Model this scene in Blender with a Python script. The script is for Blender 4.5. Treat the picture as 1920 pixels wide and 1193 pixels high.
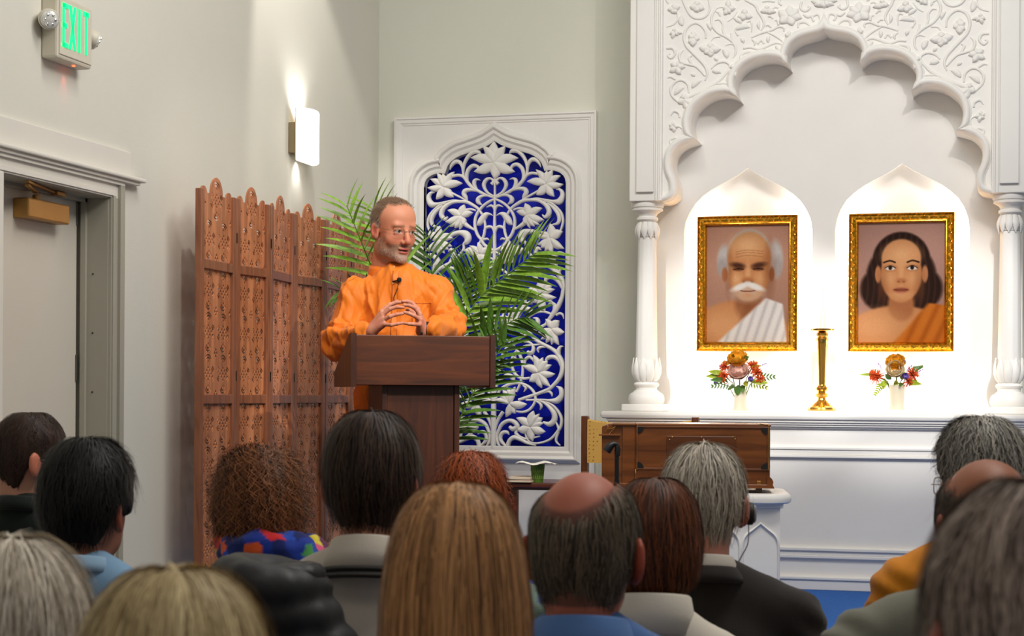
import bpy, bmesh, math, random
import numpy as np
from mathutils import Vector, Matrix
from mathutils.geometry import tessellate_polygon

for _o in list(bpy.data.objects):
    bpy.data.objects.remove(_o)
SC = bpy.context.scene
COL = SC.collection

# ------------------------------------------------------------------ camera
FPX, CX, CY, HOR = 3298.0, 960.0, 596.5, 740.0     # focal length and horizon in pixels of the 1920 x 1193 frame
YAW, ROLL, CAMZ = math.radians(14.94), 0.006, 1.38
cam = bpy.data.objects.new('camera', bpy.data.cameras.new('camera'))
COL.objects.link(cam)
cam.data.sensor_width = 36.0
cam.data.lens = FPX / 1920 * 36
cam.data.shift_y = (HOR - CY) / 1920
cam.data.clip_start = 0.05
cam.location = (0, 0, CAMZ)
cam.matrix_world = (Matrix.Translation((0, 0, CAMZ)) @ Matrix.Rotation(YAW, 4, 'Z')
                    @ Matrix.Rotation(math.radians(90), 4, 'X') @ Matrix.Rotation(ROLL, 4, 'Z'))
cam.data.dof.use_dof = True
cam.data.dof.focus_distance = 7.7
cam.data.dof.aperture_fstop = 9.0
SC.camera = cam

# ------------------------------------------------------------------ light
SC.view_settings.view_transform = 'Standard'
SC.view_settings.look = 'None'
SC.view_settings.gamma = 1.0
SC.view_settings.exposure = 0.25
SC.view_settings.use_curve_mapping = False
world = bpy.data.worlds.new('world'); SC.world = world
world.use_nodes = True
_bg = world.node_tree.nodes['Background']
_bg.inputs[0].default_value = (1.0, 0.97, 0.92, 1)
_bg.inputs[1].default_value = 0.19

def add_light(name, kind, loc, target, power, color=(1, 1, 1), size=0.1, spot=40, blend=0.5, size_y=None):
    d = bpy.data.lights.new(name, kind)
    d.energy = power
    d.color = color
    if kind == 'SPOT':
        d.spot_size = math.radians(spot); d.spot_blend = blend; d.shadow_soft_size = size
    elif kind == 'AREA':
        d.size = size
        if size_y:
            d.shape = 'RECTANGLE'; d.size_y = size_y
    else:
        d.shadow_soft_size = size
    o = bpy.data.objects.new(name, d)
    COL.objects.link(o)
    o.location = loc
    o.rotation_euler = (Vector(target) - Vector(loc)).to_track_quat('-Z', 'Y').to_euler()
    return o

WARM = (1.0, 0.95, 0.87)
NEUT = (1.0, 0.985, 0.96)
# ceiling track spots over the front rows that light the stage
add_light('stage_spot', 'SPOT', (1.3, 4.9, 4.1), (-2.45, 7.35, 1.40), 410, WARM, 0.03, 17, 0.6)
add_light('stage_spot', 'SPOT', (-1.6, 4.6, 4.2), (-2.85, 7.8, 1.15), 150, WARM, 0.06, 38, 0.9)
add_light('altar_spot', 'SPOT', (-2.0, 4.7, 4.05), (-1.05, 8.7, 1.52), 470, NEUT, 0.04, 17, 0.55)
add_light('altar_spot', 'SPOT', (0.7, 4.7, 4.05), (-0.34, 8.7, 1.52), 470, NEUT, 0.04, 17, 0.55)
add_light('arch_spot', 'SPOT', (0.6, 4.6, 4.2), (-0.65, 8.5, 3.0), 118, NEUT, 0.04, 36, 0.9)
add_light('stage_fill', 'AREA', (-0.9, 5.4, 4.4), (-1.4, 7.8, 0.5), 50, NEUT, 2.4, size_y=.5)  # no track spot: added area fill standing in for ambient bounce on the stage
# wall washer near the corner and unseen area fills added over the audience for ambient light
add_light('wall_washer', 'SPOT', (-2.75, 7.25, 4.25), (-3.05, 8.05, 2.3), 75, WARM, 0.03, 52, 0.35)
add_light('house_fill', 'AREA', (0.5, 4.1, 4.4), (-1.5, 4.6, 0.8), 60, WARM, 2.2, size_y=1.0)
add_light('house_fill', 'AREA', (-0.8, 0.6, 4.4), (-0.8, 0.8, 0), 10, WARM, 2.2, size_y=1.2)

# ------------------------------------------------------------------ measuring helpers
_ca, _sa = math.cos(YAW), math.sin(YAW)
def ray(px, py):
    u, v = (px - CX) / FPX, (HOR - py) / FPX
    c, s = math.cos(ROLL), math.sin(ROLL)
    u2 = u * c - v * s
    v2 = u * s + v * c
    return Vector((u2 * _ca - _sa, u2 * _sa + _ca, v2))
def atY(px, py, Y):
    d = ray(px, py); t = Y / d.y
    return Vector((d.x * t, Y, CAMZ + d.z * t))
def atX(px, py, X):
    d = ray(px, py); t = X / d.x
    return Vector((X, d.y * t, CAMZ + d.z * t))
def atD(px, py, Z):            # at depth Z along the viewing axis
    d = ray(px, py)
    return Vector((d.x * Z, d.y * Z, CAMZ + d.z * Z))
def wx(px, py, Y): return atY(px, py, Y).x
def wz(px, py, Y): return atY(px, py, Y).z

# ------------------------------------------------------------------ materials
MATS = {}
def _new(name):
    m = bpy.data.materials.new(name); m.use_nodes = True
    nt = m.node_tree
    return m, nt, nt.nodes['Principled BSDF']
def _lin(c):
    return tuple(((x / 255) / 12.92 if x / 255 <= 0.04045 else ((x / 255 + 0.055) / 1.055) ** 2.4) for x in c)
def mat(name, rgb, rough=0.6, metal=0.0, var=0.06, scale=12.0, bump=0.0, bscale=None, spec=0.5, stretch=(1, 1, 1), emit=None, estr=1.0, sheen=0.0, trans=0.0, coat=0.0):
    """plain procedural material; rgb in 0-255 sRGB, colour varied by noise"""
    if name in MATS: return MATS[name]
    m, nt, b = _new(name)
    c = _lin(rgb)
    tc = nt.nodes.new('ShaderNodeTexCoord')
    mp = nt.nodes.new('ShaderNodeMapping'); mp.inputs['Scale'].default_value = stretch
    nt.links.new(tc.outputs['Object'], mp.inputs[0])
    nz = nt.nodes.new('ShaderNodeTexNoise'); nz.inputs['Scale'].default_value = scale; nz.inputs['Detail'].default_value = 4
    nt.links.new(mp.outputs[0], nz.inputs[0])
    rp = nt.nodes.new('ShaderNodeValToRGB')
    rp.color_ramp.elements[0].position = 0.3; rp.color_ramp.elements[1].position = 0.7
    rp.color_ramp.elements[0].color = tuple(x * (1 - var) for x in c) + (1,)
    rp.color_ramp.elements[1].color = tuple(min(1, x * (1 + var)) for x in c) + (1,)
    nt.links.new(nz.outputs[0], rp.inputs[0])
    nt.links.new(rp.outputs[0], b.inputs['Base Color'])
    b.inputs['Roughness'].default_value = rough
    b.inputs['Metallic'].default_value = metal
    b.inputs['Specular IOR Level'].default_value = spec
    if sheen: b.inputs['Sheen Weight'].default_value = sheen
    if coat: b.inputs['Coat Weight'].default_value = coat
    if trans: b.inputs['Transmission Weight'].default_value = trans
    if bump:
        n2 = nt.nodes.new('ShaderNodeTexNoise'); n2.inputs['Scale'].default_value = bscale or scale * 4; n2.inputs['Detail'].default_value = 3
        nt.links.new(mp.outputs[0], n2.inputs[0])
        bp = nt.nodes.new('ShaderNodeBump'); bp.inputs['Strength'].default_value = bump; bp.inputs['Distance'].default_value = 0.01
        nt.links.new(n2.outputs[0], bp.inputs['Height']); nt.links.new(bp.outputs[0], b.inputs['Normal'])
    if emit:
        b.inputs['Emission Color'].default_value = _lin(emit) + (1,); b.inputs['Emission Strength'].default_value = estr
    MATS[name] = m
    return m
def wood(name, dark, light, axis='Z', rough=0.38, scale=3.0, coat=0.25):
    if name in MATS: return MATS[name]
    m, nt, b = _new(name)
    tc = nt.nodes.new('ShaderNodeTexCoord')
    mp = nt.nodes.new('ShaderNodeMapping')
    mp.inputs['Scale'].default_value = {'Z': (14, 14, 1.2), 'X': (1.2, 14, 14), 'Y': (14, 1.2, 14)}[axis]
    nt.links.new(tc.outputs['Object'], mp.inputs[0])
    nz = nt.nodes.new('ShaderNodeTexNoise'); nz.inputs['Scale'].default_value = scale; nz.inputs['Detail'].default_value = 6; nz.inputs['Distortion'].default_value = 1.2
    nt.links.new(mp.outputs[0], nz.inputs[0])
    rp = nt.nodes.new('ShaderNodeValToRGB')
    rp.color_ramp.elements[0].position = 0.32; rp.color_ramp.elements[1].position = 0.72
    rp.color_ramp.elements[0].color = _lin(dark) + (1,); rp.color_ramp.elements[1].color = _lin(light) + (1,)
    nt.links.new(nz.outputs[0], rp.inputs[0]); nt.links.new(rp.outputs[0], b.inputs['Base Color'])
    b.inputs['Roughness'].default_value = rough; b.inputs['Coat Weight'].default_value = coat; b.inputs['Coat Roughness'].default_value = 0.3
    bp = nt.nodes.new('ShaderNodeBump'); bp.inputs['Strength'].default_value = 0.08; bp.inputs['Distance'].default_value = 0.005
    nt.links.new(nz.outputs[0], bp.inputs['Height']); nt.links.new(bp.outputs[0], b.inputs['Normal'])
    MATS[name] = m
    return m
def vcol_mat(name, rough=0.6, spec=0.4, bump=0.0, bscale=300, sheen=0.0, sss=0.0, streak=None, aniso=0.0, crease=None):
    """colour from the mesh's own colour attribute 'Col'; optional fine noise relief"""
    if name in MATS: return MATS[name]
    m, nt, b = _new(name)
    at = nt.nodes.new('ShaderNodeAttribute'); at.attribute_name = 'Col'
    src = at.outputs['Color']
    if streak:
        fl = nt.nodes.new('ShaderNodeAttribute'); fl.attribute_name = 'flow'
        nz = nt.nodes.new('ShaderNodeTexNoise'); nz.inputs['Scale'].default_value = streak; nz.inputs['Detail'].default_value = 5
        nt.links.new(fl.outputs['Vector'], nz.inputs[0])
        rp = nt.nodes.new('ShaderNodeValToRGB')
        rp.color_ramp.elements[0].position = 0.32; rp.color_ramp.elements[1].position = 0.68
        rp.color_ramp.elements[0].color = (0.45, 0.42, 0.40, 1); rp.color_ramp.elements[1].color = (1.35, 1.3, 1.25, 1)
        nt.links.new(nz.outputs[0], rp.inputs[0])
        mx = nt.nodes.new('ShaderNodeMix'); mx.data_type = 'RGBA'; mx.blend_type = 'MULTIPLY'; mx.inputs[0].default_value = 1
        nt.links.new(src, mx.inputs[6]); nt.links.new(rp.outputs[0], mx.inputs[7])
        src = mx.outputs[2]
        bp = nt.nodes.new('ShaderNodeBump'); bp.inputs['Strength'].default_value = 0.6; bp.inputs['Distance'].default_value = 0.006
        nt.links.new(nz.outputs[0], bp.inputs['Height']); nt.links.new(bp.outputs[0], b.inputs['Normal'])
    nt.links.new(src, b.inputs['Base Color'])
    b.inputs['Roughness'].default_value = rough; b.inputs['Specular IOR Level'].default_value = spec
    if sheen: b.inputs['Sheen Weight'].default_value = sheen
    if sss:
        b.inputs['Subsurface Weight'].default_value = sss; b.inputs['Subsurface Radius'].default_value = (0.012, 0.005, 0.003)
        b.inputs['Subsurface Scale'].default_value = 0.6
    if bump:
        tc = nt.nodes.new('ShaderNodeTexCoord')
        n2 = nt.nodes.new('ShaderNodeTexNoise'); n2.inputs['Scale'].default_value = bscale; n2.inputs['Detail'].default_value = 3
        nt.links.new(tc.outputs['Object'], n2.inputs[0])
        bp = nt.nodes.new('ShaderNodeBump'); bp.inputs['Strength'].default_value = bump; bp.inputs['Distance'].default_value = 0.004
        nt.links.new(n2.outputs[0], bp.inputs['Height']); nt.links.new(bp.outputs[0], b.inputs['Normal'])
    MATS[name] = m
    return m

# ------------------------------------------------------------------ object helpers
def tag(o, label=None, cat=None, group=None, kind=None):
    if label: o['label'] = label
    if cat: o['category'] = cat
    if group: o['group'] = group
    if kind: o['kind'] = kind
    return o
def thing(name, label, cat, loc=(0, 0, 0), rz=0.0, group=None):
    o = bpy.data.objects.new(name, None); COL.objects.link(o)
    o.empty_display_size = 0.1
    o.location = loc; o.rotation_euler = (0, 0, rz)
    return tag(o, label, cat, group)
def np_mesh(name, V, F, smooth=False):
    """V (n,3), F (m,k) array or list of index lists"""
    me = bpy.data.meshes.new(name)
    V = np.asarray(V, dtype=np.float32).reshape(-1, 3)
    if isinstance(F, np.ndarray):
        m, k = F.shape
        me.vertices.add(len(V)); me.vertices.foreach_set('co', V.ravel())
        me.loops.add(m * k); me.loops.foreach_set('vertex_index', F.astype(np.int32).ravel())
        me.polygons.add(m); me.polygons.foreach_set('loop_start', np.arange(0, m * k, k, dtype=np.int32))
        me.update(calc_edges=True); me.validate()
    else:
        me.from_pydata(V.tolist(), [], F); me.update()
    if smooth:
        me.polygons.foreach_set('use_smooth', np.ones(len(me.polygons), dtype=bool))
    return me
def set_col(me, C, name='Col'):
    a = me.color_attributes.new(name, 'FLOAT_COLOR', 'POINT')
    C = np.asarray(C, dtype=np.float32)
    if C.shape[1] == 3: C = np.hstack([C, np.ones((len(C), 1), np.float32)])
    a.data.foreach_set('color', C.ravel())
def set_vec(me, D, name='flow'):
    a = me.attributes.new(name, 'FLOAT_VECTOR', 'POINT')
    a.data.foreach_set('vector', np.asarray(D, dtype=np.float32).ravel())
def link(name, me, m, parent=None, loc=None, rot=None):
    o = bpy.data.objects.new(name, me); COL.objects.link(o)
    if m is not None and len(me.materials) == 0: me.materials.append(m)
    if parent is not None: o.parent = parent
    if loc is not None: o.location = loc
    if rot is not None: o.rotation_euler = rot
    return o
class MB:
    """collects simple shapes into one mesh"""
    def __init__(s): s.V = []; s.F = []
    def add(s, V, F):
        n = len(s.V); s.V += [tuple(v) for v in V]; s.F += [[i + n for i in f] for f in F]
        return s
    def box(s, lo, hi, b=0.0):
        x0, y0, z0 = [min(a, c) for a, c in zip(lo, hi)]; x1, y1, z1 = [max(a, c) for a, c in zip(lo, hi)]
        if b <= 0:
            return s.add([(x0, y0, z0), (x1, y0, z0), (x1, y1, z0), (x0, y1, z0), (x0, y0, z1), (x1, y0, z1), (x1, y1, z1), (x0, y1, z1)],
                         [(0, 3, 2, 1), (4, 5, 6, 7), (0, 1, 5, 4), (1, 2, 6, 5), (2, 3, 7, 6), (3, 0, 4, 7)])
        b = min(b, (x1 - x0) * .49, (y1 - y0) * .49, (z1 - z0) * .49)
        bm = bmesh.new(); bmesh.ops.create_cube(bm, size=1.0)
        for v in bm.verts:
            v.co = Vector(((x0 + x1) / 2 + v.co.x * (x1 - x0), (y0 + y1) / 2 + v.co.y * (y1 - y0), (z0 + z1) / 2 + v.co.z * (z1 - z0)))
        bmesh.ops.bevel(bm, geom=list(bm.edges), offset=b, segments=2, profile=0.5, affect='EDGES')
        bm.verts.index_update()
        s.add([v.co[:] for v in bm.verts], [[v.index for v in f.verts] for f in bm.faces]); bm.free()
        return s
    def obox(s, c, ax, ay, az, b=0.0):
        """box with half-axes vectors ax ay az about c"""
        t = MB().box((-1, -1, -1), (1, 1, 1))
        if b:
            L = [Vector(a).length for a in (ax, ay, az)]
            t = MB().box((-L[0], -L[1], -L[2]), L, b)
            t.V = [(v[0] / L[0], v[1] / L[1], v[2] / L[2]) for v in t.V]
        c = Vector(c); ax = Vector(ax); ay = Vector(ay); az = Vector(az)
        return s.add([c + ax * v[0] + ay * v[1] + az * v[2] for v in t.V], t.F)
    def lathe(s, prof, c=(0, 0, 0), n=24, mod=None):
        """prof list of (r, z); mod(angle, r, z) -> r"""
        V = []; F = []
        for r, z in prof:
            for k in range(n):
                a = 2 * math.pi * k / n
                rr = mod(a, r, z) if mod else r
                V.append((c[0] + rr * math.cos(a), c[1] + rr * math.sin(a), c[2] + z))
        for i in range(len(prof) - 1):
            for k in range(n):
                F.append((i * n + k, i * n + (k + 1) % n, (i + 1) * n + (k + 1) % n, (i + 1) * n + k))
        F.append([k for k in range(n)][::-1]); F.append([(len(prof) - 1) * n + k for k in range(n)])
        return s.add(V, F)
    def tube(s, pts, r, n=8, caps=True):
        pts = [Vector(p) for p in pts]; m = len(pts)
        rs = r if isinstance(r, (list, tuple)) else [r] * m
        V = []; F = []
        prev = None
        for i, p in enumerate(pts):
            t = (pts[min(i + 1, m - 1)] - pts[max(i - 1, 0)]).normalized()
            if prev is None:
                a = Vector((0, 0, 1)) if abs(t.z) < 0.9 else Vector((1, 0, 0))
                u = t.cross(a).normalized()
            else:
                u = (prev - t * prev.dot(t)).normalized()
            prev = u; w = t.cross(u)
            for k in range(n):
                q = 2 * math.pi * k / n
                V.append(p + (u * math.cos(q) + w * math.sin(q)) * rs[i])
        for i in range(m - 1):
            for k in range(n):
                F.append((i * n + k, i * n + (k + 1) % n, (i + 1) * n + (k + 1) % n, (i + 1) * n + k))
        if caps:
            F.append([k for k in range(n)][::-1]); F.append([(m - 1) * n + k for k in range(n)])
        return s.add(V, F)
    def prism(s, poly, y0, y1, holes=()):
        """polygon in (x,z), extruded from y0 (front) to y1"""
        loops = [list(poly)] + [list(h) for h in holes]
        flat = [p for l in loops for p in l]
        tris = tessellate_polygon([[Vector((p[0], p[1], 0)) for p in l] for l in loops])
        n = len(flat)
        V = [(p[0], y0, p[1]) for p in flat] + [(p[0], y1, p[1]) for p in flat]
        F = []
        for t in tris:
            a, b, c = [flat[i] for i in t]
            cr = (b[0] - a[0]) * (c[1] - a[1]) - (b[1] - a[1]) * (c[0] - a[0])
            t = tuple(t) if cr > 0 else tuple(t[::-1])
            F.append(t); F.append(tuple(i + n for i in t[::-1]))
        k = 0
        for l in loops:
            for i in range(len(l)):
                a, b = k + i, k + (i + 1) % len(l)
                F.append((a, b, b + n, a + n))
            k += len(l)
        return s.add(V, F)
    def sweep(s, path, prof, y, closed=False, flip=1, scale=None):
        """moulding: path in (x,z); prof list of (a, b): a to the left of travel in plane, b towards -Y from plane y"""
        m = len(path); V = []; F = []; k = len(prof)
        P = [Vector(p) for p in path]
        for i in range(m):
            if closed: p0, p1, p2 = P[(i - 1) % m], P[i], P[(i + 1) % m]
            else: p0, p1, p2 = P[max(i - 1, 0)], P[i], P[min(i + 1, m - 1)]
            d1 = (p1 - p0); d2 = (p2 - p1)
            if d1.length < 1e-9: d1 = d2
            if d2.length < 1e-9: d2 = d1
            d1 = d1.normalized(); d2 = d2.normalized()
            n1 = Vector((-d1.y, d1.x)); n2 = Vector((-d2.y, d2.x))
            nn = (n1 + n2)
            nn = nn.normalized() if nn.length > 1e-6 else n1
            sc = 1 / max(0.45, nn.dot(n1))
            for a, b in prof:
                q = p1 + nn * (a * sc * flip * (scale[i] if scale else 1))
                V.append((q.x, y - b, q.y))
        for i in range(m if closed else m - 1):
            for j in range(k - 1):
                a, b = i * k + j, ((i + 1) % m) * k + j
                F.append((a, b, b + 1, a + 1))
        if not closed:
            F.append(list(range(k))); F.append([(m - 1) * k + j for j in range(k)][::-1])
        return s.add(V, F)
    def fixed(s):
        me = bpy.data.meshes.new('m'); me.from_pydata([tuple(v) for v in s.V], [], s.F)
        bm = bmesh.new(); bm.from_mesh(me); bmesh.ops.recalc_face_normals(bm, faces=bm.faces); bm.to_mesh(me); bm.free()
        return me
    def build(s, name, m, parent=None, smooth=False, loc=None, rot=None, fix=True, auto=None):
        me = s.fixed() if fix else None
        if me is None:
            me = bpy.data.meshes.new(name); me.from_pydata([tuple(v) for v in s.V], [], s.F)
        me.name = name
        if smooth or auto:
            me.polygons.foreach_set('use_smooth', np.ones(len(me.polygons), dtype=bool))
        if auto:
            me.set_sharp_from_angle(angle=math.radians(auto))
        return link(name, me, m, parent, loc, rot)
def struct(o):
    o['kind'] = 'structure'; return o
def cat_rom(pts, n=6, closed=False):
    """Catmull-Rom through points of any dimension"""
    P = [np.array(p, float) for p in pts]
    if len(P) < 3: return [P[0] + (P[1] - P[0]) * t for t in np.linspace(0, 1, n + 1)]
    out = []
    m = len(P)
    rng = range(m if closed else m - 1)
    for i in rng:
        if closed: p0, p1, p2, p3 = P[(i - 1) % m], P[i], P[(i + 1) % m], P[(i + 2) % m]
        else: p0, p1, p2, p3 = P[max(i - 1, 0)], P[i], P[i + 1], P[min(i + 2, m - 1)]
        for t in np.arange(n) / n:
            out.append(0.5 * ((2 * p1) + (-p0 + p2) * t + (2 * p0 - 5 * p1 + 4 * p2 - p3) * t * t + (-p0 + 3 * p1 - 3 * p2 + p3) * t ** 3))
    if not closed: out.append(P[-1])
    return out
# ------------------------------------------------------------------ the setting
XL, YB, STG, SFY = -3.139, 8.95, 0.47, 6.32
PAINT = mat('wall_paint', (220, 217, 205), 0.75, var=0.015, scale=2.0, bump=0.05, bscale=160)
PAINT2 = mat('wall_paint_back', (222, 222, 208), 0.75, var=0.015, scale=2.0, bump=0.05, bscale=160)
TRIMW = mat('trim_white', (226, 221, 211), 0.5, var=0.02, scale=4)
PLASTER = mat('carved_white', (236, 233, 228), 0.62, var=0.02, scale=6, bump=0.03, bscale=220)
DOORP = mat('door_paint', (214, 206, 192), 0.5, var=0.02, scale=3)
JAMBP = mat('frame_grey_paint', (168, 164, 150), 0.5, var=0.02, scale=3)
DARK = mat('shadow_gap_black', (18, 16, 14), 0.8)

def swapxy(mb):            # prism polygons given in (Y, Z), extruded along X
    mb.V = [(v[1], v[0], v[2]) for v in mb.V]; return mb
DY0, DY1, DZ = 5.165, 5.93, 2.105
w = MB().prism([(-2.5, 0), (DY0, 0), (DY0, DZ), (DY1, DZ), (DY1, 0), (YB + .3, 0), (YB + .3, 4.6), (-2.5, 4.6)], XL, XL - 0.3)
struct(swapxy(w).build('wall_left', PAINT))
# back wall with a recess for the lattice window
RX0, RX1, RZ0, RZ1 = -2.905, -2.062, 1.07, 2.76
wb = MB().prism([(XL - .3, 0), (-1.60, 0), (-1.60, 4.6), (XL - .3, 4.6)], YB, YB + 0.3, [[(RX0, RZ0), (RX0, RZ1), (RX1, RZ1), (RX1, RZ0)]])
struct(wb.build('wall_back', PAINT2))
wr = MB().box((-1.60, 9.02, 0), (2.6, 9.25, 4.6))
struct(wr.build('wall_back', PAINT2))
struct(MB().box((XL - .3, -3, -0.1), (3.5, YB, 0)).build('floor', mat('floor_carpet_grey', (70, 72, 84), 0.95, var=0.2, scale=60, bump=0.4)))
CARPET = mat('stage_carpet_blue', (62, 112, 190), 0.95, var=0.14, scale=90, bump=0.6, bscale=400, spec=0.1)
st = struct(MB().box((XL, SFY, 0.0), (3.2, YB, STG), 0.012).build('floor', CARPET))
tag(st, 'raised stage floor covered in royal blue carpet', None)
struct(MB().box((XL, SFY - .02, 0.0), (3.2, SFY, STG - .03)).build('trim_1', TRIMW))
# baseboard on the stage along the left wall, profiled, with its moulded return
def base_profile(h):
    return [(0, 0), (0.0, 0.020), (h * .74, 0.020), (h * .76, 0.026), (h * .80, 0.026), (h * .84, 0.014), (h * .93, 0.012), (h, 0.006), (h, 0)]
bp = MB(); prof = base_profile(0.205)
V = []; F = []
for Y, off in ((SFY + .02, 0), (YB, 0)):
    for a, b in prof: V.append((XL + b, Y, STG + a))
k = len(prof)
F = [(j, j + 1, k + j + 1, k + j) for j in range(k - 1)] + [list(range(k)), list(range(k, 2 * k))]
struct(bp.add(V, F).build('baseboard_left', TRIMW))
bp = MB(); V = []
for X in (XL, -1.6):
    for a, b in prof: V.append((X, YB - b, STG + a))
struct(bp.add(V, F).build('baseboard_back', TRIMW))

# ------------------------------------------------------------------ door with casing, header and closer
door = struct(bpy.data.objects.new('door_1', None)); COL.objects.link(door)
DX = XL - 0.118
MB().box((DX - .045, DY0 - .02, 0.0), (DX, DY1 - .022, DZ - .012), .002).build('door_leaf', DOORP, door)
MB().box((DX - .05, DY1 - .022, 0.0), (DX - .03, DY1, DZ)).box((DX - .05, DY0 - .1, DZ - .012), (DX - .03, DY1, DZ)).build('door_gap', DARK, door)
# jamb: stepped reveal on the far side and above
jm = MB().box((XL - .13, DY1 - .004, 0), (XL, DY1, DZ)).box((XL - .13, DY0, DZ - .004), (XL, DY1, DZ))
jm.box((XL - .105, DY1 - .018, 0), (XL - .085, DY1, DZ)).box((XL - .105, DY0, DZ - .018), (XL - .085, DY1, DZ))
jm.box((XL - .145, DY1 - .006, 0), (XL - .105, DY1, DZ))
jm.build('door_jamb', JAMBP, door)
cs = MB()
for (a, b, t) in ((0, .085, .012), (.006, .026, .018), (.05, .085, .024)):
    cs.box((XL, DY1 + a, 0), (XL + t, DY1 + b, DZ + a))
cs.build('door_casing', JAMBP, door)
cs = MB()
for (a, b, t) in ((0, .085, .012), (.006, .026, .018), (.05, .085, .024)):
    cs.box((XL, DY0 - b, DZ + a), (XL + t, DY1 + b, DZ + b * .82))
cs.build('door_casing', TRIMW, door)
MB().box((XL, DY0 - .085, 0), (XL + .026, DY0, DZ + .0), .004).build('door_casing', TRIMW, door)
hd = MB().box((XL, DY0 - .25, DZ + .075), (XL + .048, 6.145, DZ + .090), .005).box((XL, DY0 - .25, DZ + .062), (XL + .034, 6.12, DZ + .076), .003)
hd.build('header_cap', TRIMW, door)
MB().box((XL, DY0 - .25, DZ + .09), (XL + .016, 6.075, DZ + .185), .003).build('header_board', TRIMW, door)
for z in (0.9, 1.42, 2.0):
    MB().box((DX + .001, DY1 - .030, z), (DX + .006, DY1 - .020, z + .10), .002).build('hinge', mat('hinge_steel', (120, 118, 112), .4, .8), door)
for z in (.95, 1.16, 1.38, 1.60, 1.82):
    mm = MB().lathe([(0.0035, 0), (0.0035, .002), (0.001, .003)], n=8); mm.V = [(XL - .06 + v[0], DY1 - .004 - v[2], z + v[1]) for v in mm.V]
    mm.build('screw', mat('screw_dark', (70, 68, 62), .5, .6), door)
BRZ = mat('closer_bronze', (176, 132, 72), 0.42, 0.55, var=.05, scale=8)
c0 = atX(66, 404, DX); c1 = atX(163, 404, DX + .06)
cl = MB().box((DX, 5.46, 1.985), (DX + .062, 5.745, 2.055), .006)
cb = cl.build('closer_body', BRZ, door)
MB().lathe([(.012, 0), (.012, .018), (.009, .02)], n=14).build('closer_spindle', BRZ, door, loc=(DX + .031, 5.56, 2.055), auto=40)
ar = MB().obox((DX + .075, 5.455, 2.083), (.010, -.002, 0), (.048 * .9, -.105, 0), (0, 0, .004), .002)
ar.build('closer_arm', BRZ, door)
ar = MB().obox((DX + .075, 5.53, 2.094), (.008, 0, 0), (-.045, .18, 0), (0, 0, .004), .002)
ar.box((DX + .02, 5.66, 2.085), (DX + .06, 5.72, 2.099), .002)
ar.build('closer_arm', BRZ, door)

# ------------------------------------------------------------------ exit sign
ex = thing('exit_sign', 'illuminated green EXIT sign with two emergency lamp heads high on the left wall', 'exit sign', (XL, 5.62, 2.56))
EXW = mat('sign_housing', (212, 204, 186), 0.45, var=.03)
ED = 0.062
ya = atX(107, 100, XL + ED).y; yb = atX(172, 120, XL + ED).y
zb = atX(172, 131, XL + ED).z
def rel(o, root):      # keep world placement while parenting to a thing at root.location
    o.location = (o.location[0] - root.location[0], o.location[1] - root.location[1], o.location[2] - root.location[2]); return o
zt = zb + .222
rel(MB().box((XL, ya, zb), (XL + ED, yb, zt), .008).build('housing', EXW, ex), ex)
rel(MB().box((XL + ED, ya + .012, zb + .014), (XL + ED + .004, yb - .008, zt - .012), .003).build('face_plate', EXW, ex), ex)
GRN = mat('exit_green_light', (20, 255, 150), 0.5, emit=(4, 236, 128), estr=.85)
fx = XL + ED + .004
lw = (yb - ya - .05) / 4
zl0, zl1 = zb + .042, zt - .028
th = .013
for i, ch in enumerate('EXIT'):
    y0 = ya + .028 + i * lw; y1 = y0 + lw * .80
    if ch == 'X': y0 -= .002; y1 += .004
    m = MB()
    def bar(a, b, c, d): m.box((fx, a, b), (fx + .003, c, d))
    if ch == 'E':
        bar(y0, zl0, y0 + th, zl1); bar(y0, zl0, y1, zl0 + th * 1.2); bar(y0, zl1 - th * 1.2, y1, zl1); bar(y0, (zl0 + zl1) / 2 - th * .6, y1 - .006, (zl0 + zl1) / 2 + th * .6)
    elif ch == 'I':
        bar((y0 + y1) / 2 - th / 2, zl0, (y0 + y1) / 2 + th / 2, zl1)
    elif ch == 'T':
        bar((y0 + y1) / 2 - th / 2, zl0, (y0 + y1) / 2 + th / 2, zl1); bar(y0 - .003, zl1 - th * 1.2, y1 + .003, zl1)
    else:
        c = Vector((fx + .0015, (y0 + y1) / 2, (zl0 + zl1) / 2)); hh = (zl1 - zl0) / 2; hw = (y1 - y0) / 2 - th * .45
        for sgn in (-1, 1):
            d = Vector((0, sgn * hw, hh)); L = d.length
            m.add([c + Vector((.0015, 0, 0)) + Vector((0, sgn * hw, hh)) + Vector((0, -th * .55, 0)), c + Vector((.0015, 0, 0)) + Vector((0, sgn * hw, hh)) + Vector((0, th * .55, 0)),
                   c + Vector((.0015, 0, 0)) - Vector((0, sgn * hw, hh)) + Vector((0, th * .55, 0)), c + Vector((.0015, 0, 0)) - Vector((0, sgn * hw, hh)) + Vector((0, -th * .55, 0)),
                   c + Vector((-.0015, 0, 0)) + Vector((0, sgn * hw, hh)) + Vector((0, -th * .55, 0)), c + Vector((-.0015, 0, 0)) + Vector((0, sgn * hw, hh)) + Vector((0, th * .55, 0)),
                   c + Vector((-.0015, 0, 0)) - Vector((0, sgn * hw, hh)) + Vector((0, th * .55, 0)), c + Vector((-.0015, 0, 0)) - Vector((0, sgn * hw, hh)) + Vector((0, -th * .55, 0))],
                  [(0, 1, 2, 3), (4, 7, 6, 5), (0, 4, 5, 1), (1, 5, 6, 2), (2, 6, 7, 3), (3, 7, 4, 0)])
    rel(m.build('letter', GRN, ex), ex)
LENS = mat('lamp_lens_clear', (225, 225, 220), 0.15, var=.1, scale=80, spec=.8, coat=.5)
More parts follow.
